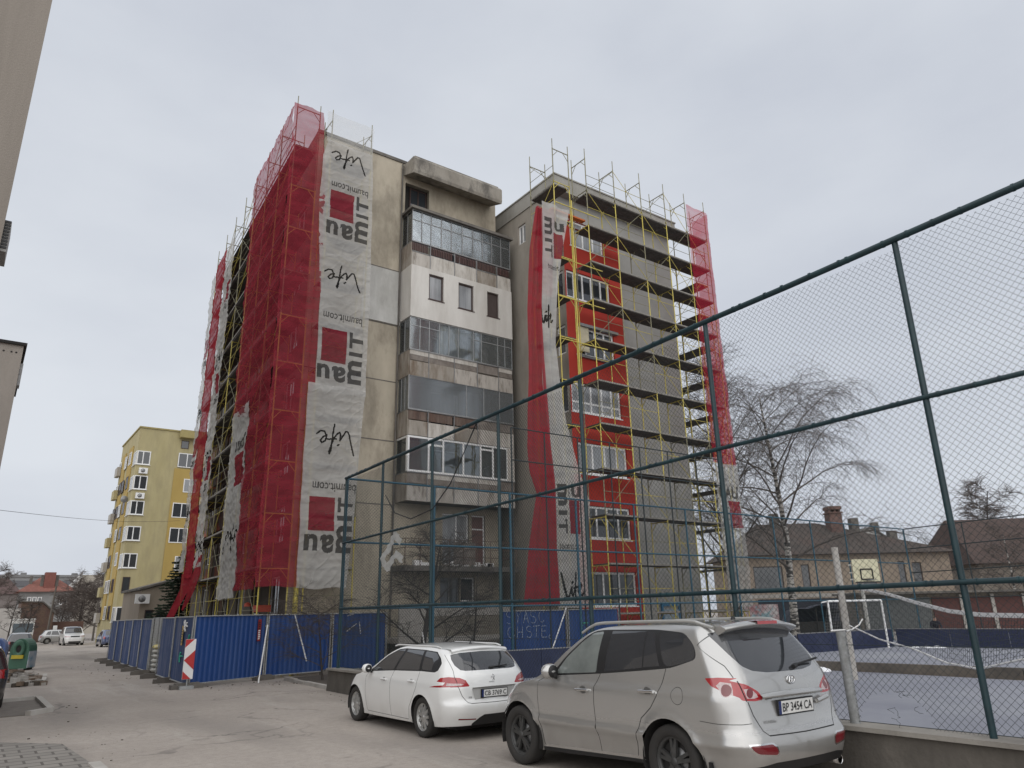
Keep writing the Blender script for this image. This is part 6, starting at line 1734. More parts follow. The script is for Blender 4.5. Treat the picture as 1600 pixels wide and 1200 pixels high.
# ---------------------------------------------------------------- white estate
white = paint('white_paint', (0.70, 0.705, 0.695), metal=0, rough=.28, dirt=(0.35, 0.32, 0.28), dirt_amt=.3)
def est_features(c, SP, RP, FP, add, regs):
    S_ = lambda pts: [SP(*p) for p in pts]; R_ = lambda pts: [RP(*p) for p in pts]
    q = rounded(S_([(.56, 1.11), (.545, 1.19), (.64, 1.285), (.78, 1.365), (1.16, 1.385), (1.08, 1.085), (.62, 1.08)]), .05)
    rd = S_([(1.17, 1.08), (1.24, 1.388), (1.86, 1.395), (2.04, 1.045)])
    rdv = S_([(1.10, 1.08), (1.18, 1.387), (1.215, 1.388), (1.14, 1.08)])
    fd = rounded(S_([(2.12, 1.04), (1.95, 1.395), (2.18, 1.375), (2.50, 1.26), (2.92, 1.03), (3.02, .985)]), .02)
    trim = rounded(S_([(.53, 1.10), (.515, 1.20), (.62, 1.30), (.78, 1.382), (1.2, 1.403), (1.96, 1.413), (2.2, 1.392), (2.53, 1.275), (2.96, 1.04), (3.12, .965), (2.1, 1.025), (1.1, 1.06), (.62, 1.06)]), .03)
    add('qg', q, mt['cglass'], 'window'); add('rd', rd, mt['cglass'], 'window'); add('fd', fd, mt['cglass'], 'window')
    add('trim', trim, mt['black'], 'window_trim')
    up = [SP(.50, .925), SP(.42, .985), SP(.30, 1.0), RP(.76, 1.0), RP(.62, .985), RP(.53, .945), RP(.47, .86), RP(.48, .845), RP(.76, .84), SP(.25, .845), SP(.72, .825), SP(.55, .855), SP(.34, .875), SP(.32, .915)]
    add('rev', [SP(.30, .865), SP(.29, .915), RP(.80, .905), RP(.62, .895), RP(.56, .88), RP(.62, .868), RP(.78, .862)], mt['clearl'], 'lamp_insert', 'lens')
    add('gapT', strip([RP(.655, .83), RP(.67, .92), RP(.69, 1.0)], .010), mt['seam'], 'panel_gap')
    add('lens', up, mt['redl'], 'tail_light')
    rg = [(0, 1.085), RP(.48, 1.085), RP(.57, 1.10), RP(.625, 1.17), RP(.63, 1.26), RP(.60, 1.335), RP(.45, 1.365), (0, 1.38)]
    add('rg', rg, mt['cglass'], 'rear_window')
    add('gapA', strip([RP(.66, 1.34), RP(.675, 1.18), RP(.675, 1.09), RP(.69, 1.0)], .008), mt['seam'], 'panel_gap')
    add('gapB', strip([RP(.65, .83), RP(.60, .70), RP(.52, .60), RP(.46, .585), (0, .58)], .010), mt['seam'], 'panel_gap')
    add('refl', rounded(R_([(.66, .36), (.66, .335), (.36, .325), (.36, .345)]), .008), mt['redl_d'], 'reflector')
    add('tg', [(0, .59), RP(.455, .593), RP(.51, .606), RP(.59, .705), RP(.64, .83), RP(.665, 1.09), RP(.665, 1.18), RP(.65, 1.34), (0, 1.40)], white, 'tailgate')
    add('skirt', [(0, .15), (0, .40), RP(.22, .40), RP(.30, .36), RP(.42, .27), RP(.44, .15)], mt['black'], 'bumper_skirt')
    fdoor = [(2.20, .25), (2.20, .60), (2.17, .85), (2.09, 1.025), (3.10, .965), (3.22, .85), (3.26, .60), (3.22, .25)]
    rdoor = [(1.50, .255), (1.46, .45), (1.30, .62), (1.18, .80), (1.13, 1.055), (2.075, 1.027), (2.155, .85), (2.185, .60), (2.185, .25)]
    add('gapF', strip(S_([(2.1925, .25), (2.1925, .60), (2.1625, .85), (2.08, 1.027)]), .009), mt['seam'], 'panel_gap')
    add('gapF2', strip(S_([(3.23, .25), (3.268, .60), (3.23, .86), (3.11, .97)]), .009), mt['seam'], 'panel_gap')
    add('gapR', strip(S_([(1.505, .25), (1.455, .45), (1.292, .62), (1.172, .80), (1.122, 1.06)]), .009), mt['seam'], 'panel_gap')
    add('gapS', strip(S_([(1.52, .245), (3.22, .245)]), .008), mt['seam'], 'panel_gap')
    add('doorf', S_(fdoor), white, 'door'); add('doorr', S_(rdoor), white, 'door')
    add('hl', rounded([SP(4.05, .74), SP(4.0, .80), FP(.78, .76), FP(.48, .70), FP(.48, .60), FP(.8, .62)], .02), mt['clearl'], 'headlight')
    add('gr', [FP(.40, .68), FP(.36, .46), (c.S, .46), (c.S, .70)], mt['black'], 'grille')
est = dict(L=4.60, W=1.82, r=.325, ra=.375, wheels=(1.0, 3.76), wd=.215, rim=.225, spokes=9, twin=False, floor=.19,
    rimmat=M('silver_alloy', (0.50, 0.50, 0.49), .35, (0.4, 0.4, 0.39), 12, metal=.7), features=est_features,
    zones=lambda c: [(2.30, 3.35, .92, 'windscreen', mt['cglass'])],
    shape=dict(rr=.36, rf=.65, bulge=.10, fbulge=.2, crown=.045,
        ztop=[(0, 1.40), (.4, 1.43), (1.0, 1.452), (1.6, 1.46), (2.1, 1.432), (2.5, 1.31), (2.9, 1.10), (3.25, .975), (3.7, .92), (4.2, .83), (4.6, .70)],
        zbot=[(0, .24), (.5, .21), (1.0, .21), (1.6, .20), (3.2, .18), (4.1, .19), (4.6, .24)],
        xr=[(.15, .14), (.28, .07), (.45, .0), (.58, .0), (.62, .05), (.85, .07), (1.0, .10), (1.08, .15), (1.25, .28), (1.38, .42), (1.45, .50)],
        xf=[(.15, .1), (.35, 0), (.55, 0), (.7, .12), (.85, .35), (.95, .6), (1.5, .6)],
        wz=[(.15, .90), (.25, .93), (.40, .965), (.55, .985), (.75, 1.0), (.88, .995), (.95, .975), (1.05, .945), (1.2, .885), (1.35, .80), (1.42, .745), (1.47, .70)],
        flares=[(1.0, .315, .375), (3.76, .315, .375)], fl_amt=.014))
PE = empty('parked_car', (7.545, 10.98, 0), math.radians(90), 'white estate car with silver wheels parked ahead of the big silver one', 'car')
c, SP, RP, FP, objs = make_car(est, PE, white)
mirror_part(PE, 2.98, 1.0, 1.03, white, 1.0)
b = MB(); n = 16; vs = []
for i in range(n+1):
    t = -1+2*i/n; y = t*.585; z = 1.466-.05*t*t
    vs += [(.80, y, z+.012), (.52, y, z+.002), (.41+.07*t*t, y, z-.03), (.42+.07*t*t, y, z-.05), (.55, y, z-.09)]
b.add(vs, [(i*5+j, i*5+j+1, (i+1)*5+j+1, (i+1)*5+j) for i in range(n) for j in range(4)], 0, True); b.build('roof_spoiler', white, PE, local=True)
for sd in (1, -1):
    b = MB(); pts = [(.75+1.75*t, sd*(.635+.02*math.sin(PI*t)), 1.44+.028*smooth(0, .1, min(t, 1-t))) for t in np.linspace(0, 1, 13)]
    b.path(pts, .014, 6); b.build('roof_rail', white, PE, local=True)
b = MB(); b.lathe([(.03, 0), (.022, .02), (.006, .04)], (.80, 0, 1.49), 'z', 10); b.tube((.80, 0, 1.52), (.68, 0, 1.66), .005, 5); b.build('aerial', mt['black'], PE, local=True)
for x, z, key in ((2.42, .865, 'doorf'), (1.35, .89, 'doorr')):
    for sd in (1, -1):
        y = c.P(*SP(x, z)).y; b = MB()
        b.tube((x-.10, sd*(y+.018), z), (x+.10, sd*(y+.022), z-.004), .017, 8); b.tube((x-.09, sd*(y-.01), z), (x-.09, sd*(y+.02), z), .015, 6); b.tube((x+.09, sd*(y-.01), z), (x+.09, sd*(y+.02), z), .015, 6)
        vs = [(x+.05*math.cos(a), sd*(y+.003), z+.035*math.sin(a)) for a in np.linspace(0, 2*PI, 17)[:-1]]; b.add(vs, [tuple(range(16))], 1)
        b.build('handle', [white, M('handle_cup_w', (0.40, 0.40, 0.39), .5)], objs[(key, sd)], local=True, recalc=False)
x0 = c.P(0.0, .72).x
b = MB(); vs = [(x0-.004, -.44, .80), (x0-.004, .44, .80), (x0-.004, .38, .64), (x0-.004, -.38, .64), (x0-.035, -.45, .83), (x0-.035, .45, .83)]
b.add(vs, [(0, 1, 2, 3), (4, 5, 1, 0)]); b.build('plate_recess', M('recess_white', (0.42, 0.42, 0.41), .5), PE, local=True, recalc=False)
number_plate(PE, (x0-.025, .0, .725), (0, -1, 0), (-.04, 0, 1), 'CB 3769 C', .52, .112)
ex = c.P(.02, .965).x-.012
b = MB()   # rampant animal badge
for p, q in (((-.02, -.045), (-.005, -.005)), ((.025, -.045), (.008, -.01)), ((-.005, -.01), (.012, .03)), ((.012, .03), (-.012, .05)), ((.008, .02), (.032, .028)), ((.006, .005), (.03, .0)), ((-.012, .0), (-.035, .012)), ((-.035, .012), (-.03, .04))):
    b.tube((ex, -p[0], .965+p[1]), (ex, -q[0], .965+q[1]), .007, 6)
b.build('emblem', mt['chrome'], PE, local=True)
text_mesh('lettering', 'PEUGEOT', PE, (c.P(.05, .885).x-.006, .085, .885), (0, -1, 0), (0, 0, 1), .018, mt['metalg'])
text_mesh('lettering', '308', PE, (c.P(*RP(.45, .67)).x-.008, .50, .66), (-.1, -1, 0), (0, 0, 1), .032, mt['metalg'])
b = MB(); b.tube((c.P(.1, 1.13).x-.02, -.02, 1.125), (c.P(.4, 1.14).x-.035, -.36, 1.14), .011, 6); b.tube((c.P(.05, 1.12).x-.015, .02, 1.115), (c.P(.1, 1.12).x-.02, -.06, 1.125), .022, 6); b.build('rear_wiper', mt['black'], PE, local=True)

# ---------------------------------------------------------------- simpler cars down the street
def generic(L=4.3, W=1.75, hgt=1.45, nose=.72, belt=.92, estate=False, suvish=False, paint_m=None, lamp_rear=None, hatch=True, r=.31):
    h_ = hgt
    def feats(c, SP, RP, FP, add, regs):
        S_ = lambda pts: [SP(*p) for p in pts]
        e = .55 if (estate or hatch) else 1.0
        x1 = L-1.55
        add('w1', S_([(e+.55, belt+.02), (e+.62, h_-.10), (x1-1.25, h_-.09), (x1-1.05, belt)]), mt['cglass'], 'window')
        add('w2', S_([(x1-.98, belt), (x1-1.18, h_-.09), (x1-.85, h_-.11), (x1-.05, belt-.03)]), mt['cglass'], 'window')
        add('w3', S_([(e+.05, belt+.06), (e+.2, h_-.14), (e+.54, h_-.10), (e+.48, belt+.02)]), mt['cglass'], 'window')
        add('rg', [(0, belt+.06), RP(.58, belt+.06), RP(.56, h_-.10), (0, h_-.07)], mt['cglass'], 'rear_window')
        add('tl', [RP(.80, belt-.02), RP(.62, belt-.03), RP(.60, belt-.22), RP(.80, belt-.24), SP(.22, belt-.22), SP(.25, belt-.04)], mt['redl'], 'tail_light')
        add('hl', [FP(.80, nose), FP(.45, nose-.02), FP(.45, nose-.14), FP(.80, nose-.15), SP(L-.45, nose-.10), SP(L-.5, nose+.0)], mt['clearl'], 'headlight')
        add('gr', [FP(.42, nose-.02), FP(.40, nose-.15), (c.S, nose-.15), (c.S, nose-.01)], mt['black'], 'grille')
        add('bp', [FP(.55, .42), FP(.52, .27), (c.S, .27), (c.S, .42)], mt['black'], 'grille')
        add('bk', [(0, .2), (0, .36), RP(.5, .36), RP(.6, .2)], mt['black'], 'bumper_skirt')
        for xx in (x1-1.08, x1+.05, e+.62): add('g%d' % int(xx*100), strip(S_([(xx, .25), (xx, belt-.01)]), .012), mt['seam'], 'panel_gap')
    return dict(L=L, W=W, r=r, ra=r+.055, wheels=(.80, L-.85), wd=.2, rim=r*.66, spokes=7, twin=False, floor=.2, ds=.09, dz=.09,
        rimmat=est['rimmat'], features=feats, zones=lambda c: [(L-2.42, L-1.4, .9, 'windscreen', mt['cglass'])],
        shape=dict(rr=.35, rf=.5, bulge=.08, fbulge=.15, crown=.04,
            ztop=[(0, h_-.05), (.4, h_-.02), (1.2, h_), (L-2.3, h_-.03), (L-1.9, h_-.17), (L-1.5, belt+.08), (L-1.2, belt), (L-.6, nose+.10), (L, nose)],
            zbot=[(0, .25), (1, .22), (L-1, .2), (L, .26)],
            xr=[(.2, .1), (.4, 0), (.6, .02), (belt-.05, .06), (belt+.05, .14), (h_-.08, .42 if not suvish else .3), (h_, .5)],
            xf=[(.2, .08), (.4, 0), (nose-.1, .03), (nose, .12), (belt, .4), (h_, .5)],
            wz=[(.2, .93), (.4, .97), (.7, 1.0), (belt-.08, .99), (belt, .965), (h_-.2, .85), (h_-.07, .77), (h_, .70)]))
def far_car(label, x, y, rz, pm, **k):
    R_ = empty('parked_car', (x, y, gz(y)), rz, label, 'car')
    return R_, make_car(generic(**k), R_, pm, False)
pblack = paint('black_paint', (0.018, 0.019, 0.022), rough=.25); pgrey = paint('grey_paint', (0.16, 0.18, 0.19), metal=.5, rough=.35)
pwhite2 = paint('white_paint_b', (0.72, 0.72, 0.70), rough=.35); pblue = paint('pale_blue_paint', (0.5, 0.56, 0.6), rough=.35)
up = math.radians(90)
bc = far_car('black car cut off by the left edge, its red tail light showing', .26, 22.45, up, pblack, L=4.0, W=1.7, hgt=1.45, belt=.96)
far_car('pale car behind the recycling bells at the left edge', .75, 56.0, up, pblue, L=4.2, hgt=1.45)
far_car('black hatchback beyond the green recycling bell', 3.55, 66.2, up, pblack, L=4.0, W=1.7, hgt=1.43)
far_car('silver estate car standing side-on at the end of the street', 6.9, 99.0, 0, paint('silver_b', (0.5, 0.51, 0.52), metal=.4), L=4.5, estate=True)
far_car('white off-roader facing the camera at the end of the street', 9.0, 91.0, math.radians(-88), pwhite2, L=4.3, W=1.82, hgt=1.76, nose=.95, belt=1.12, suvish=True, r=.37)
far_car('dark blue car half hidden at the far end of the blue hoarding', 10.9, 75.5, up, paint('blue_paint', (0.03, 0.06, 0.16), rough=.3), L=4.2)
# white camper van
V = empty('camper_van', (4.9, 93.0, gz(93)), 0, 'white high-roofed van behind the black hatchback', 'van')
b = MB(); b.box(3.95, 5.95, 93, 98, gz(93)+.35, gz(93)+2.55); b.box(4.0, 5.9, 92.9, 93, gz(93)+.4, gz(93)+1.3); b.build('body', pwhite2, V)
b = MB(); b.box(4.1, 5.85, 92.95, 92.99, gz(93)+1.32, gz(93)+2.2); b.build('rear_window', M('van_glass', (0.13, 0.16, 0.18), .1), V)
b = MB(); b.box(3.9, 6.0, 92.9, 98.05, gz(93)+2.55, gz(93)+2.68); b.build('roof', pwhite2, V)
for sx in (4.0, 5.7):
    for yy in (93.8, 97):
        b = MB(); b.lathe([(.2, -.1), (.34, -.1), (.34, .1), (.2, .1)], (sx+.1, yy, gz(93)+.34), 'x', 14); b.build('wheel', mt['tyre'], V)
b = MB(); b.box(3.98, 4.1, 92.86, 92.9, gz(93)+.7, gz(93)+1.0); b.box(5.8, 5.92, 92.86, 92.9, gz(93)+.7, gz(93)+1.0); b.build('tail_light', mt['redl'], V)
# ================================================================== buildings on the left
m_near = M('near_concrete', (0.27, 0.238, 0.205), .95, (0.225, 0.198, 0.17), 1.4, streak=.06, bump=.4, bscale=25, stain=(0.15, 0.13, 0.11), stain_amt=.4, stain_scale=.8)
NB = empty('corner_building', (-.6, 16, 0), 0, 'grey-brown rendered wall of a tall building cut off by the top left corner', 'building')
b = MB(); b.prism([(-16, 16), (-.61, 16), (-1.35, 27), (-16, 27)], 'z', -.2, 22); b.build('wall', m_near, NB)
b = MB(); b.prism([(-16.2, 15.85), (-.5, 15.85), (-1.3, 27.2), (-16.2, 27.2)], 'z', 22, 22.4); b.build('roof', mt['conc_d'], NB)
b = MB(); b.box(-.64, -.50, 16.12, 16.9, 9.0, 9.66); ac = b.build('air_conditioner', M('ac_case', (0.36, 0.35, 0.33), .6), NB)
b = MB()
for k in range(9): z = 9.06+k*.07; b.box(-.63, -.505, 16.10, 16.118, z, z+.045)
b.build('louvre', mt['black'], ac)
B2_ = empty('end_wall_building', (.25, 48, 0), 0, 'plain grey end wall of a mid-rise building with dark roof edging, far left', 'building')
m_b2 = M('pale_render', (0.37, 0.335, 0.30), .95, (0.32, 0.29, 0.255), .6, streak=.3, stain=(0.25, 0.225, 0.2), stain_amt=.5)
b = MB(); b.box(-14, .25, 48, 60, -.6, 17.2); b.build('wall', m_b2, B2_)
b = MB(); b.box(-14.1, .40, 47.85, 60.1, 17.2, 17.36); b.build('roof', mt['dark'], B2_)
b = MB()
for x in (-.95, -.65, -.28, -.05): b.lathe([(.001, 0), (.055, 0)], (x, 47.99, 16.75), 'y', 10)
b.build('vent_hole', mt['dark'], B2_)
b = MB(); b.box(.26, .40, 48.2, 49.0, 14.9, 16.2); b.build('wall_box', mt['metalg'], B2_)

YB = empty('apartment_block', (12.3, 86, 0), 0, 'yellow insulated apartment block with white corner windows down the street', 'apartment block')
m_y1 = M('yellow_render', (0.44, 0.385, 0.215), .92, (0.37, 0.32, 0.17), .7, streak=.3, stain=(0.26, 0.225, 0.14), stain_amt=.55, stain_scale=1.1)
m_y2 = M('ochre_render', (0.43, 0.31, 0.10), .92, (0.38, 0.27, 0.085), .5, streak=.4)
b = MB(); x0, y0, zt = 12.3, 86.0, 22.05
b.box(x0, 24, y0, 97.5, -1, zt); b.build('wall', m_y1, YB)
b = MB(); b.box(16.2, 24, y0-.12, y0-.001, -1, 17.9); b.box(x0-.10, x0-.001, 88.6, 91.2, 2, 20.5); b.box(x0-.10, x0-.001, 93.2, 95.4, 2, 20.5); b.build('ochre_panel', m_y2, YB)
b = MB(); b.box(x0-.1, 24.1, y0-.12, 97.6, zt, zt+.16); b.box(16.3, 24, y0-.9, y0-.13, 21.3, zt+.12); b.build('roof', M('roof_trim_y', (0.36, 0.30, 0.13), .9), YB)
R = random.Random(8)
for k, z in enumerate((18.0, 15.3, 12.6, 9.9, 7.1, 1.75)):
    f = window(YB, 'Y', y0-.05, x0+.02, x0+1.35, z, z+1.5, mt['wht'], mt['pane'], (.45,), (), .10, .05, mt['wht'])
    window(YB, 'X', x0-.05, y0+.05, y0+1.9, z, z+1.5, mt['wht'], mt['pane_l'], (.4,), (), .10, .05, mt['wht'])
for z in (18.05, 12.5, 9.8): window(YB, 'Y', y0-.17, 16.45, 18.3, z, z+1.6, mt['wht'], mt['pane'], (.5,), (), .09, .05)
for z in (15.3, 6.9, 3.2): window(YB, 'Y', y0-.17, 17.3, 18.6, z, z+1.5, mt['wht'], mt['pane_l'], (.5,), (), .09, .05)
window(YB, 'Y', y0-.05, 16.6, 17.4, 20.2, 21.1, mt['brownf'], mt['pane'])
window(YB, 'Y', y0-.05, x0+.25, x0+.95, 4.6, 6.2, mt['brownf'], mt['pane'])
for k in range(7):
    z = 2.0+2.75*k
    for yy in (89.0, 91.8, 93.6, 95.8):
        if R.random() < .85: window(YB, 'X', x0-.15, yy, yy+1.4, z, z+1.4, mt['wht'] if R.random() < .4 else mt['brownf'], mt['pane'] if R.random() < .6 else mt['pane_l'], (.5,), (), .09, .05)
    b = MB(); b.box(x0-.5, x0-.11, 95.6, 97.4, z-.3, z+.75); b.build('balcony', m_y1 if k % 2 else mt['conc_l'], YB)
def ac_unit(x, y, z, parent):
    b = MB(); b.box(x, x+.85, y-.35, y-.02, z, z+.6); o = b.build('air_conditioner', mt['wht'], parent)
    b = MB(); b.lathe([(.001, 0), (.22, 0), (.22, .012)], (x+.38, y-.362, z+.3), 'y', 16); b.build('fan_grille', mt['metalg'], o)
for z in (17.0, 14.3): ac_unit(x0+.35, y0, z, YB)
ac_unit(14.4, y0, 4.1, YB)
b = MB(); b.lathe([(.001, 0), (.2, .03), (.38, .12)], (x0-.4, 87.6, 14.4), 'y', 14); b.tube((x0-.4, 87.6, 14.3), (x0, 87.8, 14.2), .03); b.build('satellite_dish', mt['metalg'], YB)

LB = empty('low_annex', (9.3, 55, 0), 0, 'low beige building with a sloping roof between the yellow block and the fir', 'building')
b = MB(); b.prism([(9.25, -.4), (16, -.4), (16, 5.75), (9.25, 3.85)], 'y', 55, 62); b.build('wall', M('annex_render', (0.34, 0.29, 0.235), .92, (0.28, 0.24, 0.19), 1, streak=.4), LB)
b = MB(); b.prism([(9.1, 3.86), (16.2, 5.86), (16.2, 6.0), (9.1, 4.0)], 'y', 54.8, 62.2); b.build('roof', mt['conc_d'], LB)
for x in (9.6, 10.3): window(LB, 'Y', 54.94, x, x+.5, 1.3, 2.6, mt['brownf'], mt['pane'])
ac_unit(8.9, 55, 3.0, LB)

# ------------------------------------------------------------------ trees
def tree(name, label, cat, base, height, spread, tr, m_tr, m_tw, droop=.5, seed=1, n1=14, n2=7, n3=7, first=.25, lean=(0, 0), group=None, up=.8, tw=.006, fork=False, twl=.2):
    R = random.Random(seed); root = empty(name, base, 0, label, cat, group)
    bt = MB(); bb = MB(); bw = MB()
    def limb(b, p, d, ln, r0, r1, n, dr, sides, wig=.12):
        pts = [Vector(p)]; d = Vector(d).normalized(); dirs = [d.copy()]
        for i in range(n):
            d = d+Vector((R.uniform(-wig, wig), R.uniform(-wig, wig), R.uniform(-wig, wig)*.6-dr*(i+1)/n)); d.normalize()
            pts.append(pts[-1]+d*(ln/n)); dirs.append(d.copy())
        for i in range(n):
            ra = r0+(r1-r0)*i/n; rb = r0+(r1-r0)*(i+1)/n
            b.tube(pts[i], pts[i+1], ra, sides, r2=rb, cap=False)
        return pts, dirs
    tp, td = limb(bt, (0, 0, -.3), (lean[0], lean[1], 1), height*.93, tr, tr*.16, 12, -.02, 9, .045)
    def at(pts, t):
        t = min(.999, t)*(len(pts)-1); i = int(t); return pts[i].lerp(pts[i+1], t-i), i
    starts = []
    for k in range(n1):
        t = first+(0.97-first)*((k+R.random()*.6)/n1)**.9
        starts.append((t, 2.4*k+R.random()))
    for t, a in starts:
        p, i = at(tp, t); ln = spread*(1.05-(t-first)/(1-first)*.62)*R.uniform(.75, 1.15)
        el = R.uniform(.55, 1.0)*up
        d = Vector((math.cos(a)*math.cos(el), math.sin(a)*math.cos(el), math.sin(el)))
        rr = max(.012, tr*.42*(1-t*.75))
        lp, ld = limb(bb, p, d, ln, rr, rr*.2, 7, -.05 if droop < .6 else .12, 5, .16)
        for m in range(n2):
            t2 = .25+.75*(m+R.random()*.7)/n2; q, j = at(lp, t2)
            a2 = R.uniform(0, 2*PI); d2 = (ld[j]+.8*Vector((math.cos(a2), math.sin(a2), R.uniform(-.2, .6)))).normalized()
            l2 = ln*R.uniform(.28, .5)*(1.15-.5*t2)
            r2 = max(tw*1.3, rr*.35*(1-t2*.6))
            sp, sd = limb(bb, q, d2, l2, r2, r2*.35, 4, droop*.35, 4, .22)
            for w_ in range(n3):
                t3 = .15+.85*(w_+R.random())/n3; s_, jj = at(sp, t3); a3 = R.uniform(0, 2*PI)
                d3 = (sd[jj]*.7+.9*Vector((math.cos(a3), math.sin(a3), R.uniform(-.3, .5)))).normalized()
                l3 = spread*twl*R.uniform(.5, 1.25)
                wp, wd_ = limb(bw, s_, d3, l3, tw, tw*.5, 3, droop, 3, .25)
                for e in range(2):
                    s2, j2 = at(wp, R.uniform(.3, .9)); a4 = R.uniform(0, 2*PI)
                    limb(bw, s2, (wd_[j2]+.8*Vector((math.cos(a4), math.sin(a4), R.uniform(-.4, .3)))), l3*.6, tw*.75, tw*.4, 2, droop, 3, .25)
    bt.build('trunk', m_tr, root, local=True, recalc=False)
    bb.build('branches', m_tw if not fork else m_tr, root, local=True, recalc=False)
    bw.build('twigs', m_tw, root, local=True, recalc=False)
    return root
def birch_mat():
    m, nt, out = _new('birch_bark'); N = nt.nodes.new; L = nt.links.new
    p = N('ShaderNodeBsdfPrincipled'); p.inputs['Roughness'].default_value = .85
    geo = N('ShaderNodeNewGeometry'); mp = N('ShaderNodeMapping'); mp.inputs['Scale'].default_value = (1.2, 1.2, 4.5); L(geo.outputs['Position'], mp.inputs[0])
    nz = N('ShaderNodeTexNoise'); nz.inputs['Scale'].default_value = 1.6; nz.inputs['Detail'].default_value = 4; L(mp.outputs[0], nz.inputs['Vector'])
    rp = N('ShaderNodeValToRGB'); rp.color_ramp.elements[0].position = .46; rp.color_ramp.elements[1].position = .54
    rp.color_ramp.elements[0].color = (0.05, 0.045, 0.042, 1); rp.color_ramp.elements[1].color = (0.42, 0.40, 0.37, 1)
    L(nz.outputs['Fac'], rp.inputs[0]); L(rp.outputs[0], p.inputs['Base Color']); L(p.outputs[0], out.inputs['Surface']); return m
mbirch = birch_mat()
mtwig = M('twig_bark', (0.075, 0.062, 0.054), .9, (0.05, 0.042, 0.038), 6)
mtwig2 = M('pale_twig', (0.125, 0.105, 0.092), .9, (0.085, 0.072, 0.064), 6)
mbark = M('dark_bark', (0.06, 0.052, 0.046), .95, (0.035, 0.03, 0.027), 5, bump=.5)
mtwigb = M('brown_twig', (0.115, 0.092, 0.08), .9, (0.085, 0.068, 0.06), 6)
tree('birch_tree', 'bare white-barked birch with drooping twigs in front of the big tiled house', 'tree', (43.1, 28.9, -.2), 17.6, 9.6, .28, mbirch, mtwig2, .8, 11, 26, 10, 9, .24, (.03, -.03), tw=.009, up=.85)
tree('bare_tree', 'tall bare tree behind the right end of the grey block', 'tree', (37.7, 29.1, -.2), 18.8, 5.2, .28, mbark, mtwig2, .15, 5, 22, 8, 7, .20, (-.02, -.06), tw=.0105, up=1.1)
tree('bare_tree', 'bare tree behind the red-brown roof at the right edge', 'tree', (90, 36, -.2), 15.5, 5.5, .25, mbark, mtwigb, .3, 9, 18, 9, 8, .3, tw=.02)
tree('bare_tree', 'small bare tree in front of the red-brown roof', 'tree', (66, 24.5, -.2), 8.2, 3.2, .14, mbirch, mtwigb, .35, 13, 12, 7, 7, .3, tw=.011)
tree('bare_tree', 'bare leaning tree against the beige wall behind the tall fence', 'tree', (13.0, 23.6, 0), 5.2, 2.6, .13, mbark, mtwig, .1, 15, 12, 8, 8, .16, (.08, .0), tw=.007, up=.7, fork=True)
tree('bare_shrub', 'bare spreading shrub in front of the blue hoarding', 'shrub', (9.7, 23.9, .0), 2.9, 1.9, .045, mbark, mtwig, .25, 17, 12, 8, 8, .2, (-.12, 0), tw=.0042, up=.55, twl=.3)
tree('bare_shrub', 'thin bare sapling behind the roof of the white estate car', 'shrub', (14.6, 22.8, 0), 4.0, 1.6, .05, mbark, mtwig, .2, 19, 9, 6, 6, .25, (.12, 0), tw=.005, up=.9)
for i, (x, y, h_, s_) in enumerate(((12.6, 118, 7.6, 4.2), (15.2, 114, 8.6, 4.5), (17.5, 122, 9.2, 5.0), (11.2, 126, 6.2, 3.6), (14, 130, 9, 4.6))):
    tree('bare_tree', ['low bare tree left of the yellow block, nearest the street', 'broad bare tree beside the yellow block', 'tallest bare tree behind the yellow block', 'bare bushy tree near the red-roofed house', 'bare tree behind the two beside the yellow block'][i], 'tree', (x, y, gz(y)), h_, s_, .16, mbark, mtwigb, .15, 30+i, 16, 8, 8, .12, tw=.020, up=.8)
tree('bare_tree', 'thin dark bare tree before the white wall at the left edge', 'tree', (3.6, 88, gz(88)), 5.0, 2.0, .10, mbark, mtwig, .1, 41, 9, 6, 6, .25, tw=.012)
tree('bare_tree', 'bare tree leaning beside the white wall at the left edge', 'tree', (4.9, 89, gz(89)), 4.6, 1.8, .10, mbark, mtwig, .1, 43, 9, 6, 6, .25, (.18, 0), tw=.012)
tree('bare_tree', 'hazy bare tree over the long roof at the far left', 'tree', (3.3, 140, gz(140)), 11.5, 4.5, .2, mbark, mtwigb, .1, 44, 14, 7, 7, .3, tw=.022)
# fir
def fir(base, h_, sp, label, seed):
    R = random.Random(seed); root = empty('fir_tree', base, 0, label, 'tree')
    b = MB(); b.tube((0, 0, -.4), (0, 0, h_), .14, 8, r2=.02); b.build('trunk', mbark, root, local=True)
    b = MB()
    n = 34
    for k in range(n):
        z = .6+(h_-.75)*k/n; L_ = sp*(1-k/n)**.8*R.uniform(.75, 1.1)+.15
        for j in range(11):
            a = j*2*PI/11+k*.7+R.random()*.4; ln = L_*R.uniform(.45, 1.15)
            d = Vector((math.cos(a), math.sin(a), .12)); p = Vector((0, 0, z))
            m = max(5, int(ln/.09))
            for i in range(m):
                t = (i+.5)/m; c = p+d*(ln*t)+Vector((0, 0, -.35*ln*t*t+.22*ln*t**3)); w_ = .30*(1-t)+.07
                for s_ in (-1, 1):
                    for q in range(2):
                        u = Vector((-math.sin(a), math.cos(a), 0))*s_*(w_*R.uniform(.6, 1.2))+d*(.13+.1*R.random())+Vector((0, 0, R.uniform(-.14, .03)))
                        v = d*.05+Vector((0, 0, .035*R.uniform(-1, 1)))
                        b.add([c, c+u*.6+v, c+u, c+u*.6-v], [(0, 1, 2, 3)], R.choice((0, 0, 1)))
    b.build('foliage', [M('fir_green', (0.028, 0.045, 0.026), .9, (0.018, 0.03, 0.018), 3), M('fir_green_l', (0.045, 0.066, 0.036), .9, (0.03, 0.045, 0.026), 3)], root, local=True, recalc=False)
fir((11.0, 51, gz(51)), 6.6, 2.5, 'dark green fir tree between the low annex and the red cloth', 3)

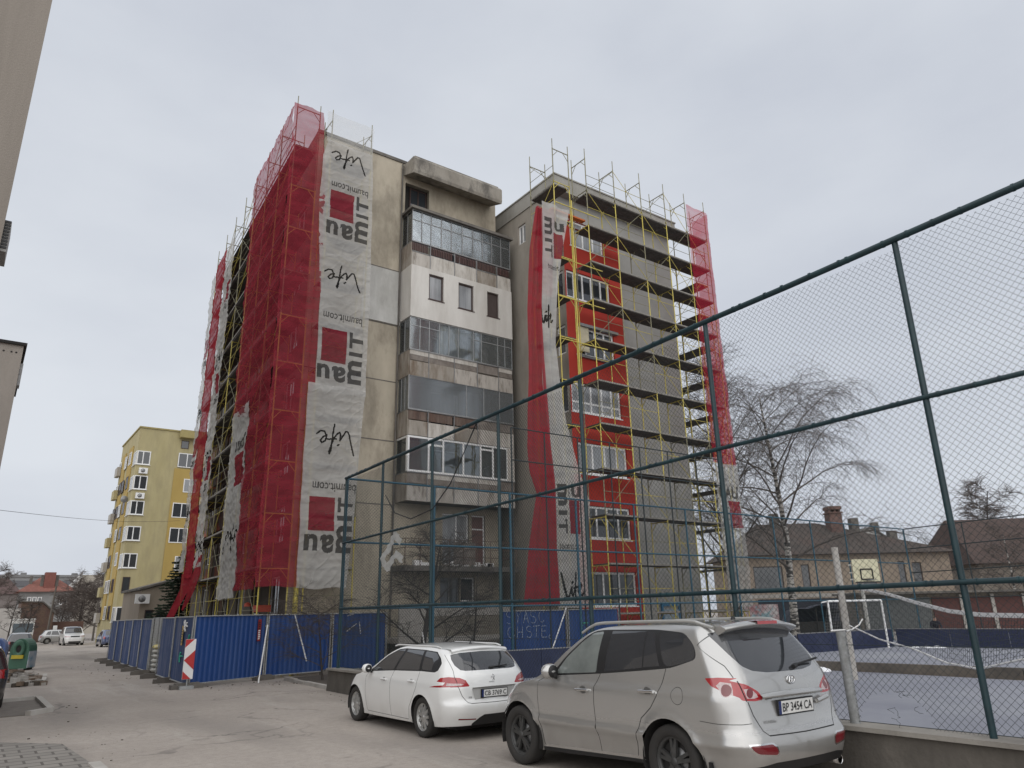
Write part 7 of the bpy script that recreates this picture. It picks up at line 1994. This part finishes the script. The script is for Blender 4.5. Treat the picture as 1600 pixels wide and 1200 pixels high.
# ------------------------------------------------------------------ far end of the street
HS = empty('house', (10.6, 150, 0), 0, 'grey house with an orange-red hipped tile roof at the end of the street', 'house')
b = MB(); b.box(6.9, 14.6, 150, 159, -1, 6.8); b.build('wall', M('grey_house', (0.27, 0.27, 0.265), .9, (0.22, 0.22, 0.215), .5), HS)
b = MB(); X0, X1, Ya, Yb_ = 6.2, 15.2, 149.3, 159.7
vs = [(X0, Ya, 6.75), (X1, Ya, 6.75), (X1, Yb_, 6.75), (X0, Yb_, 6.75), (9.6, 154.5, 9.3), (11.9, 154.5, 9.3)]
b.add(vs, [(0, 1, 5, 4), (1, 2, 5), (2, 3, 4, 5), (3, 0, 4), (3, 2, 1, 0)])
b.build('roof', brick_mat('orange_tiles', (0.25, 0.105, 0.08), (0.21, 0.085, 0.065), (0.14, 0.06, 0.045), 1, .4, .3, 'xz', None, .4), HS)
b = MB(); b.box(10.0, 11.6, 150.6, 153, 7.3, 10.0); b.build('dormer', M('dormer_red', (0.22, 0.085, 0.068), .9), HS)
for x, y, z in ((9.5, 151.2, 9.6), (11.7, 151.2, 9.6), (7.9, 152, 9.4)):
    b = MB(); b.box(x, x+.45, y, y+.5, 7.4, z); b.build('chimney', mt['conc_d'], HS)
for x in (7.9, 8.65, 9.4): window(HS, 'Y', 149.93, x, x+.6, 4.4, 5.9, mt['wht'], mt['pane_l'], (), (), .12)
for x in (12.6, 13.2): window(HS, 'Y', 149.93, x, x+.5, 4.6, 5.8, mt['wht'], mt['pane'], (), (), .12)
BR = empty('brick_shed', (7, 110, 0), 0, 'windowless dark brick gable wall of a shed at the end of the street', 'shed')
b = MB(); b.prism([(5.3, -.9), (8.9, -.9), (8.9, 2.9), (7.5, 4.2), (5.3, 4.3)], 'y', 110, 116)
b.build('wall', brick_mat('old_bricks', (0.115, 0.055, 0.042), (0.085, 0.042, 0.034), (0.12, 0.10, 0.09), 1, .26, .09, 'xz', (0.17, 0.12, 0.07), .6), BR)
b = MB(); b.prism([(5.2, 4.3), (7.55, 4.2), (9.0, 2.88), (9.1, 2.98), (7.6, 4.33), (5.2, 4.43)], 'y', 109.8, 116.2); b.build('roof', mt['conc_d'], BR)
b = MB(); b.box(2.0, 5.2, 105, 105.3, -.8, 3.5); tag(b.build('white_wall', M('white_wash', (0.5, 0.48, 0.46), .9, (0.4, 0.38, 0.36), 1)), 'pale whitewashed wall behind the thin trees at the left edge', 'wall')
b = MB(); b.box(9.0, 12.5, 112, 112.4, -1, 1.9); tag(b.build('yard_wall', M('yard_brick', (0.14, 0.08, 0.06), .9, (0.1, 0.06, 0.05), 2)), 'low brownish yard wall right of the dark brick gable', 'wall')
SLB = empty('long_block', (14, 280, 0), 0, 'long low grey block on the horizon behind the red-roofed house', 'building')
b = MB(); b.box(-8, 40, 280, 290, -3, 15.3); b.build('wall', M('far_wall', (0.30, 0.30, 0.30), .9, (0.25, 0.25, 0.25), .3), SLB)
b = MB(); b.box(-8, 40, 279.6, 279.9, 12.4, 14.2); b.build('window_band', M('far_band', (0.12, 0.12, 0.13), .5), SLB)
b = MB(); b.box(-8.5, 40.5, 279.4, 290.5, 15.3, 16.0)
for x in (3, 8, 12, 20, 26): b.box(x, x+1.6, 281, 283, 16.0, 16.7)
b.build('roof', M('far_roof', (0.22, 0.22, 0.22), .9), SLB)
AP = empty('stepped_block', (22, 200, 0), 0, 'beige block with a stepped white stair gable behind the bare trees', 'building')
b = MB(); b.box(20.6, 31, 200, 210, -2, 12.1); b.build('wall', M('apt_beige', (0.42, 0.385, 0.33), .9, (0.36, 0.33, 0.28), .4), AP)
b = MB(); b.prism([(17.0, 6.5), (20.6, 11.6), (20.6, 12.6), (16.8, 7.4)], 'y', 199, 204); b.build('stair_gable', M('stair_white', (0.55, 0.54, 0.52), .9), AP)
b = MB(); b.box(17.2, 20.59, 200.5, 209, -2, 7.5); b.build('side_wing', mt['conc_l'], AP)
TS = empty('terraced_block', (0, 170, 0), 0, 'dull brownish low houses behind the white wall at the far left', 'building')
b = MB(); b.box(-6, 7.5, 170, 180, -2, 7.0); b.build('wall', M('dull_wall', (0.22, 0.19, 0.18), .9, (0.16, 0.14, 0.13), .4), TS)
b = MB(); b.prism([(-6.5, 7), (8.2, 7), (5.5, 9.8), (-6.5, 9.8)], 'y', 169.5, 181); b.build('roof', M('dull_roof', (0.17, 0.12, 0.115), .9, (0.13, 0.095, 0.09), .6), TS)
def pole(x, y, h_, label, lean=0, arm=False):
    b = MB(); b.tube((x, y, gz(y)-.3), (x+lean, y, h_), .13, 8, r2=.09)
    if arm: b.tube((x+lean-.6, y, h_-.5), (x+lean+.6, y, h_-.5), .05)
    tag(b.build('utility_pole', M('pole_wood', (0.13, 0.115, 0.10), .9)), label, 'utility pole')
pole(8.0, 104, 5.9, 'dark utility pole standing before the brick gable', .2, True)
pole(13.3, 108, 4.3, 'pale lattice pole beside the yellow block', 0)
b = MB(); b.box(8.2, 8.6, 99.8, 99.85, .7, 1.5); b.tube((8.4, 99.9, -.5), (8.4, 99.9, 1.5), .04); tag(b.build('white_sign', mt['wht']), 'small white notice on a post behind the silver estate car', 'sign')
b = MB(); pts = []
for i in range(25):
    t = i/24; pts.append((.0+17.4*t, 47.99+38*t, 7.85+4.35*t-.35*math.sin(PI*t)))
b.path(pts, .012, 4); tag(b.build('overhead_cable', mt['black']), 'thin cable strung across the street to the yellow block', 'cable')
# recycling bell
def bell(x, y, rz, label, c, band):
    r = empty('recycling_bell', (x, y, gz(y)), rz, label, 'recycling container')
    mat = M('bell_'+label[:5], c, .5, tuple(v*.8 for v in c), 3)
    r.scale = (.62, .62, .93)
    prof = [(-.62, .08), (.62, .08), (.66, .9)]+[(.66*math.cos(t), .9+.58*math.sin(t)) for t in np.linspace(0, PI, 15)[1:-1]]+[(-.66, .9)]
    b = MB(); b.prism(prof, 'y', -.6, .6); b.build('container_body', mat, r, local=True)
    b = MB(); b.lathe([(.42, -.05), (.44, -.10), (.36, -.13), (.20, -.13), (.17, -.05)], (-.05, -.60, 1.0), 'y', 24); hb = b.build('throat', mat, r, local=True)
    b = MB(); b.lathe([(.001, -.06), (.19, -.06)], (-.05, -.60, 1.0), 'y', 20); b.build('opening', mt['dark'], hb, local=True)
    if band:
        b = MB(); b.box(-.45, .35, -.735, -.60, .55, .72); b.build('yellow_band', M('bell_yellow', (0.5, 0.4, 0.03), .5), r, local=True)
        b = MB(); b.box(.64, .70, -.58, .58, .12, .88); b.build('sprayed_panel', M('sprayed', (0.5, 0.52, 0.52), .6, (0.08, 0.22, 0.33), 3.2, detail=8), r, local=True)
    b = MB()
    for sx in (-.5, .5): b.box(sx-.07, sx+.07, -.5, .5, 0, .09)
    b.build('foot', mt['dark'], r, local=True)
bell(2.45, 42.3, math.radians(-28), 'green recycling bell with a round mouth and yellow band by the rubble', (0.045, 0.13, 0.085), True)
bell(1.55, 46.2, math.radians(-12), 'blue recycling bell half hidden behind the green one', (0.10, 0.16, 0.36), False)
b = MB(); R = random.Random(77)
for k in range(230):
    x = .9+1.75*R.random()**.8; y = 30.6+7*R.random(); s_ = .04+.12*R.random(); z = gz(y)+.02+.20*math.exp(-((x-1.5)/.7)**2)*R.random()
    a = R.random()*3; b.obox((x, y), (math.cos(a), math.sin(a)), (-math.sin(a), math.cos(a)), s_, s_*.7, z-.05, z+s_*.7, R.choice((0, 1, 2)))
tag(b.build('rubble', [mt['conc_l'], mt['soil'], M('rubble_brown', (0.2, 0.15, 0.11), .9)]), 'heap of broken kerb stones and rubble in front of the green recycling bell', 'rubble', kind='stuff')
kerb_run('kerb', [(.9, 30.4), (2.55, 31.2), (2.85, 35)], 'broken kerb stones round the rubble heap by the green bell')

# ================================================================== houses beyond the court
u_ = Vector((.807, -.59, 0)); rzH = math.atan2(-.59, .807)
HH = empty('house', (53.6, 39.8, 0), rzH, 'large two storey house with a brown hipped roof and big brick chimney', 'house')
m_hw = M('pinkish_render', (0.36, 0.295, 0.23), .92, (0.29, 0.235, 0.185), .5, streak=.5, stain=(0.25, 0.2, 0.16), stain_amt=.5)
m_tile = M('brown_tiles', (0.085, 0.068, 0.058), .95, (0.050, 0.041, 0.036), 1.4, bump=.8, bscale=7, stain=(0.10, 0.055, 0.042), stain_amt=.5, stain_scale=.6)
b = MB()
hh = [(.5, 3.0, 3.3, 5.2), (4.6, 5.3, 3.2, 5.3), (9.2, 10.9, 3.4, 5.4), (12.9, 13.5, 3.3, 5.4), (14.1, 14.9, 3.3, 5.3)]
hole_wall(b, 'Y', 0, 0, 17.4, -.5, 6.2, hh, .25); b.box(.1, 17.3, .3, 10.9, -.4, 6.15, 1)
for (p, q) in (((0, 0), (0, 11)), ((17.4, 0), (17.4, 11))): b.quad((p[0], p[1], -.5), (q[0], q[1], -.5), (q[0], q[1], 6.2), (p[0], p[1], 6.2))
b.build('wall', [m_hw, mt['dark']], HH, local=True)
def lwin(a, e, z0, z1, fr, pn):
    b = MB(); b.box(a, e, .10, .15, z0, z1); b.box(a+.08, e-.08, .095, .10, z0+.08, z1-.08, 1); b.build('window', [fr, pn], HH, local=True)
for a, e, z0, z1 in hh: lwin(a, e, z0, z1, mt['brownf'], mt['pane'])
lwin(10.95, 11.3, 3.5, 5.1, mt['wht'], mt['pane_l']) if False else None
b = MB(); o_ = .7
vs = [(-o_, -o_, 6.1), (17.4+o_, -o_, 6.1), (17.4+o_, 11+o_, 6.1), (-o_, 11+o_, 6.1), (3.0, 5.5, 9.3), (8.6, 5.5, 9.35)]
b.add(vs, [(0, 1, 5, 4), (1, 2, 5), (2, 3, 4, 5), (3, 0, 4), (3, 2, 1, 0)]); rf = b.build('roof', m_tile, HH, local=True)
b = MB(); b.box(9.2, 10.3, 3.4, 4.6, 7.6, 10.0); b.box(9.1, 10.4, 3.3, 4.7, 10.0, 10.12)
for x in (9.22, 9.7, 10.13): b.box(x, x+.15, 3.5, 4.5, 10.12, 10.35)
b.box(9.15, 10.35, 3.35, 4.65, 10.35, 10.65); b.build('chimney', brick_mat('chimney_brick', (0.16, 0.075, 0.06), (0.12, 0.06, 0.05), (0.2, 0.18, 0.16), 1, .25, .09, 'xz', None, .5), rf, local=True)
for x, y, z0, z1 in ((4.2, 4.6, 8.4, 10.2), (11.8, 5, 7.4, 9.7), (16.0, 6.5, 6.6, 8.6)):
    b = MB(); b.box(x, x+.7, y, y+.7, z0, z1); b.build('chimney', mt['conc_d'], rf, local=True)
b = MB(); b.box(.0, 17.4, -.02, -.001, 2.6, 2.9); b.build('string_course', mt['conc_l'], HH, local=True)
b = MB(); b.box(.6, 8.2, -.03, -.002, .2, 2.5); b.box(9.5, 12.2, -.03, -.002, .6, 2.5); b.build('garage_opening', M('garage_dark', (0.03, 0.035, 0.05), .8, (0.02, 0.02, 0.03), 2), HH, local=True)
H2 = empty('house', (72, 36, 0), rzH, 'long house with a red-brown tile roof behind the small bare tree on the right', 'house')
b = MB(); b.box(7.5, 26, 0, 10, -.5, 5.6); b.build('wall', M('dun_wall', (0.23, 0.20, 0.17), .9, (0.18, 0.155, 0.13), .7), H2, local=True)
b = MB(); vs = [(6.8, -.8, 5.4), (27, -.8, 5.4), (27, 11, 5.4), (6.8, 11, 5.4), (8.0, 5, 10.1), (27, 5, 10.3)]
b.add(vs, [(0, 1, 5, 4), (1, 2, 5), (2, 3, 4, 5), (3, 0, 4), (3, 2, 1, 0)]); b.build('roof', M('redbrown_tiles', (0.080, 0.052, 0.044), .95, (0.050, 0.036, 0.032), 1.6, bump=.5, bscale=8, stain=(0.08, 0.06, 0.055), stain_amt=.6), H2, local=True)
H3 = empty('house', (80, 46, 0), rzH, 'white gabled house showing between the two brown roofs', 'house')
b = MB(); b.prism([(0, -.5), (7.5, -.5), (7.5, 7.2), (3.4, 10.2), (0, 8.6)], 'y', 0, 9); b.build('wall', M('white_gable', (0.55, 0.54, 0.52), .9, (0.48, 0.47, 0.45), .8), H3, local=True)
b = MB(); b.prism([(-.4, 8.5), (3.4, 10.2), (7.9, 6.95), (7.9, 7.15), (3.4, 10.42), (-.4, 8.72)], 'y', -.3, 9.2); b.box(4.2, 4.9, 1, 1.7, 9.6, 11.0); b.build('roof', mt['conc_d'], H3, local=True)
H4 = empty('house', (66.0, 24.0, 0), rzH-.25, 'small white house with a low dark roof at the right edge behind the court', 'house')
b = MB(); b.prism([(3, -.5), (12, -.5), (12, 3.6), (7.5, 5.2), (3, 3.6)], 'y', 0, 8); b.build('wall', M('white_small', (0.5, 0.48, 0.45), .9, (0.42, 0.4, 0.37), .8), H4, local=True)
b = MB(); b.prism([(2.3, 3.35), (7.5, 5.2), (12.7, 3.35), (12.7, 3.6), (7.5, 5.5), (2.3, 3.6)], 'y', -.6, 8.4); b.build('roof', mt['dark'], H4, local=True)
b = MB(); b.box(4.5, 6, -.04, -.002, 1, 2.6); b.box(8.5, 10, -.04, -.002, 1, 2.6); b.build('window', mt['brownf'], H4, local=True)
# garages between house and court
GR = empty('garage_row', (56.5, 25.3, 0), rzH-.1, 'row of rusty red garage doors with pale posts behind the blue boards', 'garage')
b = MB(); b.box(-6, 9.5, .3, 5, -.3, 2.6); b.build('wall', M('garage_wall', (0.23, 0.2, 0.16), .9, (0.16, 0.14, 0.115), .8), GR, local=True)
for k in range(5):
    b = MB(); b.box(-1.0+k*2.1, .85+k*2.1, .2, .28, -.2, 2.35); b.build('door', M('garage_door_%d' % k, (0.085, 0.036, 0.031) if k < 4 else (0.25, 0.2, 0.14), .8, (0.1, 0.04, 0.035), 2), GR, local=True)
    b = MB(); b.box(.86+k*2.1, 1.09+k*2.1, .12, .29, -.2, 2.5); b.build('post', mt['conc_l'], GR, local=True)
b = MB(); b.box(-5.8, -1.2, .1, .28, -.2, 2.35); b.build('door', M('grey_shutter', (0.12, 0.13, 0.13), .7, (0.09, 0.095, 0.095), 4), GR, local=True)
b = MB(); b.prism([(-6.3, 2.6), (9.8, 2.6), (9.8, 2.75), (-6.3, 2.75)], 'y', -.5, 5.2); b.build('roof', mt['conc_d'], GR, local=True)
# graffiti wall and tarpaulin
b = MB(); GW = empty('graffiti_wall', (47.0, 36.1, 0), rzH, 'pale wall sprayed with coloured graffiti left of the big house', 'wall')
b.box(0, 3.0, 0, .2, -.3, 2.1); b.build('wall_face', M('graffiti_mix', (0.55, 0.55, 0.55), .8, (0.3, 0.09, 0.10), 1.6, stain=(0.22, 0.38, 0.42), stain_amt=.9, stain_scale=1.3, stain_cut=(.52, .56)), GW, local=True)
TP = empty('tarpaulin_shelter', (45.7, 31.6, 0), rzH, 'dark navy tarpaulin shelter sagging behind the navy boards', 'tarpaulin')
b = MB(); n = 14; vs = []
for j in range(6):
    for i in range(n+1):
        x = 3.8*i/n; v = j/5; z = (.9 if i < 1 else 2.0-.25*abs(x-2)+.1*math.sin(x*3))*(1-.0*v)-1.5*max(0, v-.5)*2+.1*noise.noise((x, v*3, 2))
        vs.append((x, 3*v-1.5, max(.2, z)))
b.add(vs, [(j*(n+1)+i, j*(n+1)+i+1, (j+1)*(n+1)+i+1, (j+1)*(n+1)+i) for j in range(5) for i in range(n)], 0, True)
b.build('tarpaulin', M('tarp', (0.025, 0.028, 0.05), .7, (0.015, 0.017, 0.03), 2), TP, local=True)
b = MB()
for x in (.2, 1.9, 3.6): b.tube((x, -1.4, 0), (x, -1.4, 1.7), .04)
b.box(.2, 3.6, -1.3, 1.3, .0, .9); b.build('shelter_post', mt['dark'], TP, local=True)
# small leftovers: bags and branches along the boards, hut gear at the scaffold foot
R = random.Random(21)
b = MB()
for k in range(60):
    x = 33.5+9*R.random(); y = 21.2+1.6*R.random(); s_ = .08+.2*R.random(); a = R.random()*3
    b.obox((x, y), (math.cos(a), math.sin(a)), (-math.sin(a), math.cos(a)), s_, s_*.7, .0, .2+s_*1.5, R.choice((0, 1, 2)))
tag(b.build('stacked_junk', [mt['conc_l'], mt['conc'], mt['soil']]), 'jumble of pale stones and junk behind the navy boards', 'junk', kind='stuff')
b = MB(); b.box(9.0, 9.55, 29.2, 29.7, 2.2, 2.45); b.lathe([(.14, 0), (.12, .12), (.001, .17)], (9.0, 30.4, 2.42), 'z', 10); tag(b.build('orange_bag', M('orange_bag', (0.55, 0.10, 0.06), .6)), 'orange bundle on the lowest boards of the street scaffold', 'bundle')

# ------------------------------------------------------------------ someone sitting beyond the boards
def seated_person(loc, rz):
    root = empty('person', loc, rz, 'person in dark jacket and pale trousers sitting behind the blue boards', 'person')
    V_ = [(0, 0, .48), (.02, 0, .62), (.06, 0, .80), (.10, 0, .98), (.12, 0, 1.08), (.14, 0, 1.16), (.15, 0, 1.27),
          (.10, .18, .96), (.22, .26, .72), (.42, .16, .66), (.50, .10, .62), (.10, -.18, .96), (.22, -.26, .72), (.42, -.16, .66), (.50, -.10, .62),
          (.06, .10, .46), (.44, .14, .48), (.42, .15, .10), (.54, .16, .04), (.06, -.10, .46), (.44, -.14, .48), (.42, -.15, .10), (.54, -.16, .04)]
    E_2 = [(0, 1), (1, 2), (2, 3), (3, 4), (4, 5), (5, 6), (3, 7), (7, 8), (8, 9), (9, 10), (3, 11), (11, 12), (12, 13), (13, 14), (0, 15), (15, 16), (16, 17), (17, 18), (0, 19), (19, 20), (20, 21), (21, 22)]
    rad = [.15, .15, .16, .15, .07, .085, .08, .08, .06, .045, .04, .08, .06, .045, .04, .10, .075, .05, .045, .10, .075, .05, .045]
    me = bpy.data.meshes.new('body'); me.from_pydata(V_, E_2, [])
    o = bpy.data.objects.new('body', me); COL.objects.link(o)
    sk = o.modifiers.new('s', 'SKIN'); su = o.modifiers.new('u', 'SUBSURF'); su.levels = 1; su.render_levels = 1
    for i, r in enumerate(rad): me.skin_vertices[0].data[i].radius = (r, r)
    me.skin_vertices[0].data[0].use_root = True
    dg = bpy.context.evaluated_depsgraph_get(); dg.update()
    m2 = bpy.data.meshes.new_from_object(o.evaluated_get(dg)); bpy.data.objects.remove(o)
    for m_ in (M('dark_jacket', (0.022, 0.02, 0.03), .9), M('pale_trousers', (0.24, 0.24, 0.24), .9), M('skin', (0.36, 0.22, 0.16), .6), M('dark_hair', (0.02, 0.017, 0.015), .8)): m2.materials.append(m_)
    for p in m2.polygons:
        c_ = p.center; p.use_smooth = True
        p.material_index = 3 if (c_.z > 1.22 or (c_.z > 1.12 and c_.x < .14)) else 2 if (c_.z > 1.06 or (c_.x > .47 and c_.z > .5)) else 1 if (c_.z < .56 and c_.z > .1) else 0
    o = bpy.data.objects.new('body', m2); COL.objects.link(o); o.parent = root
    b = MB(); b.box(-.25, .25, -.5, .5, .0, .32); tag(b.build('low_bench', mt['conc_d']), 'low dark block the person sits on behind the blue boards', 'bench')
    bb = COL.objects['low_bench']; bb.location = loc; bb.rotation_euler = (0, 0, rz)
seated_person((43.2, 20.25, 0), math.radians(215))
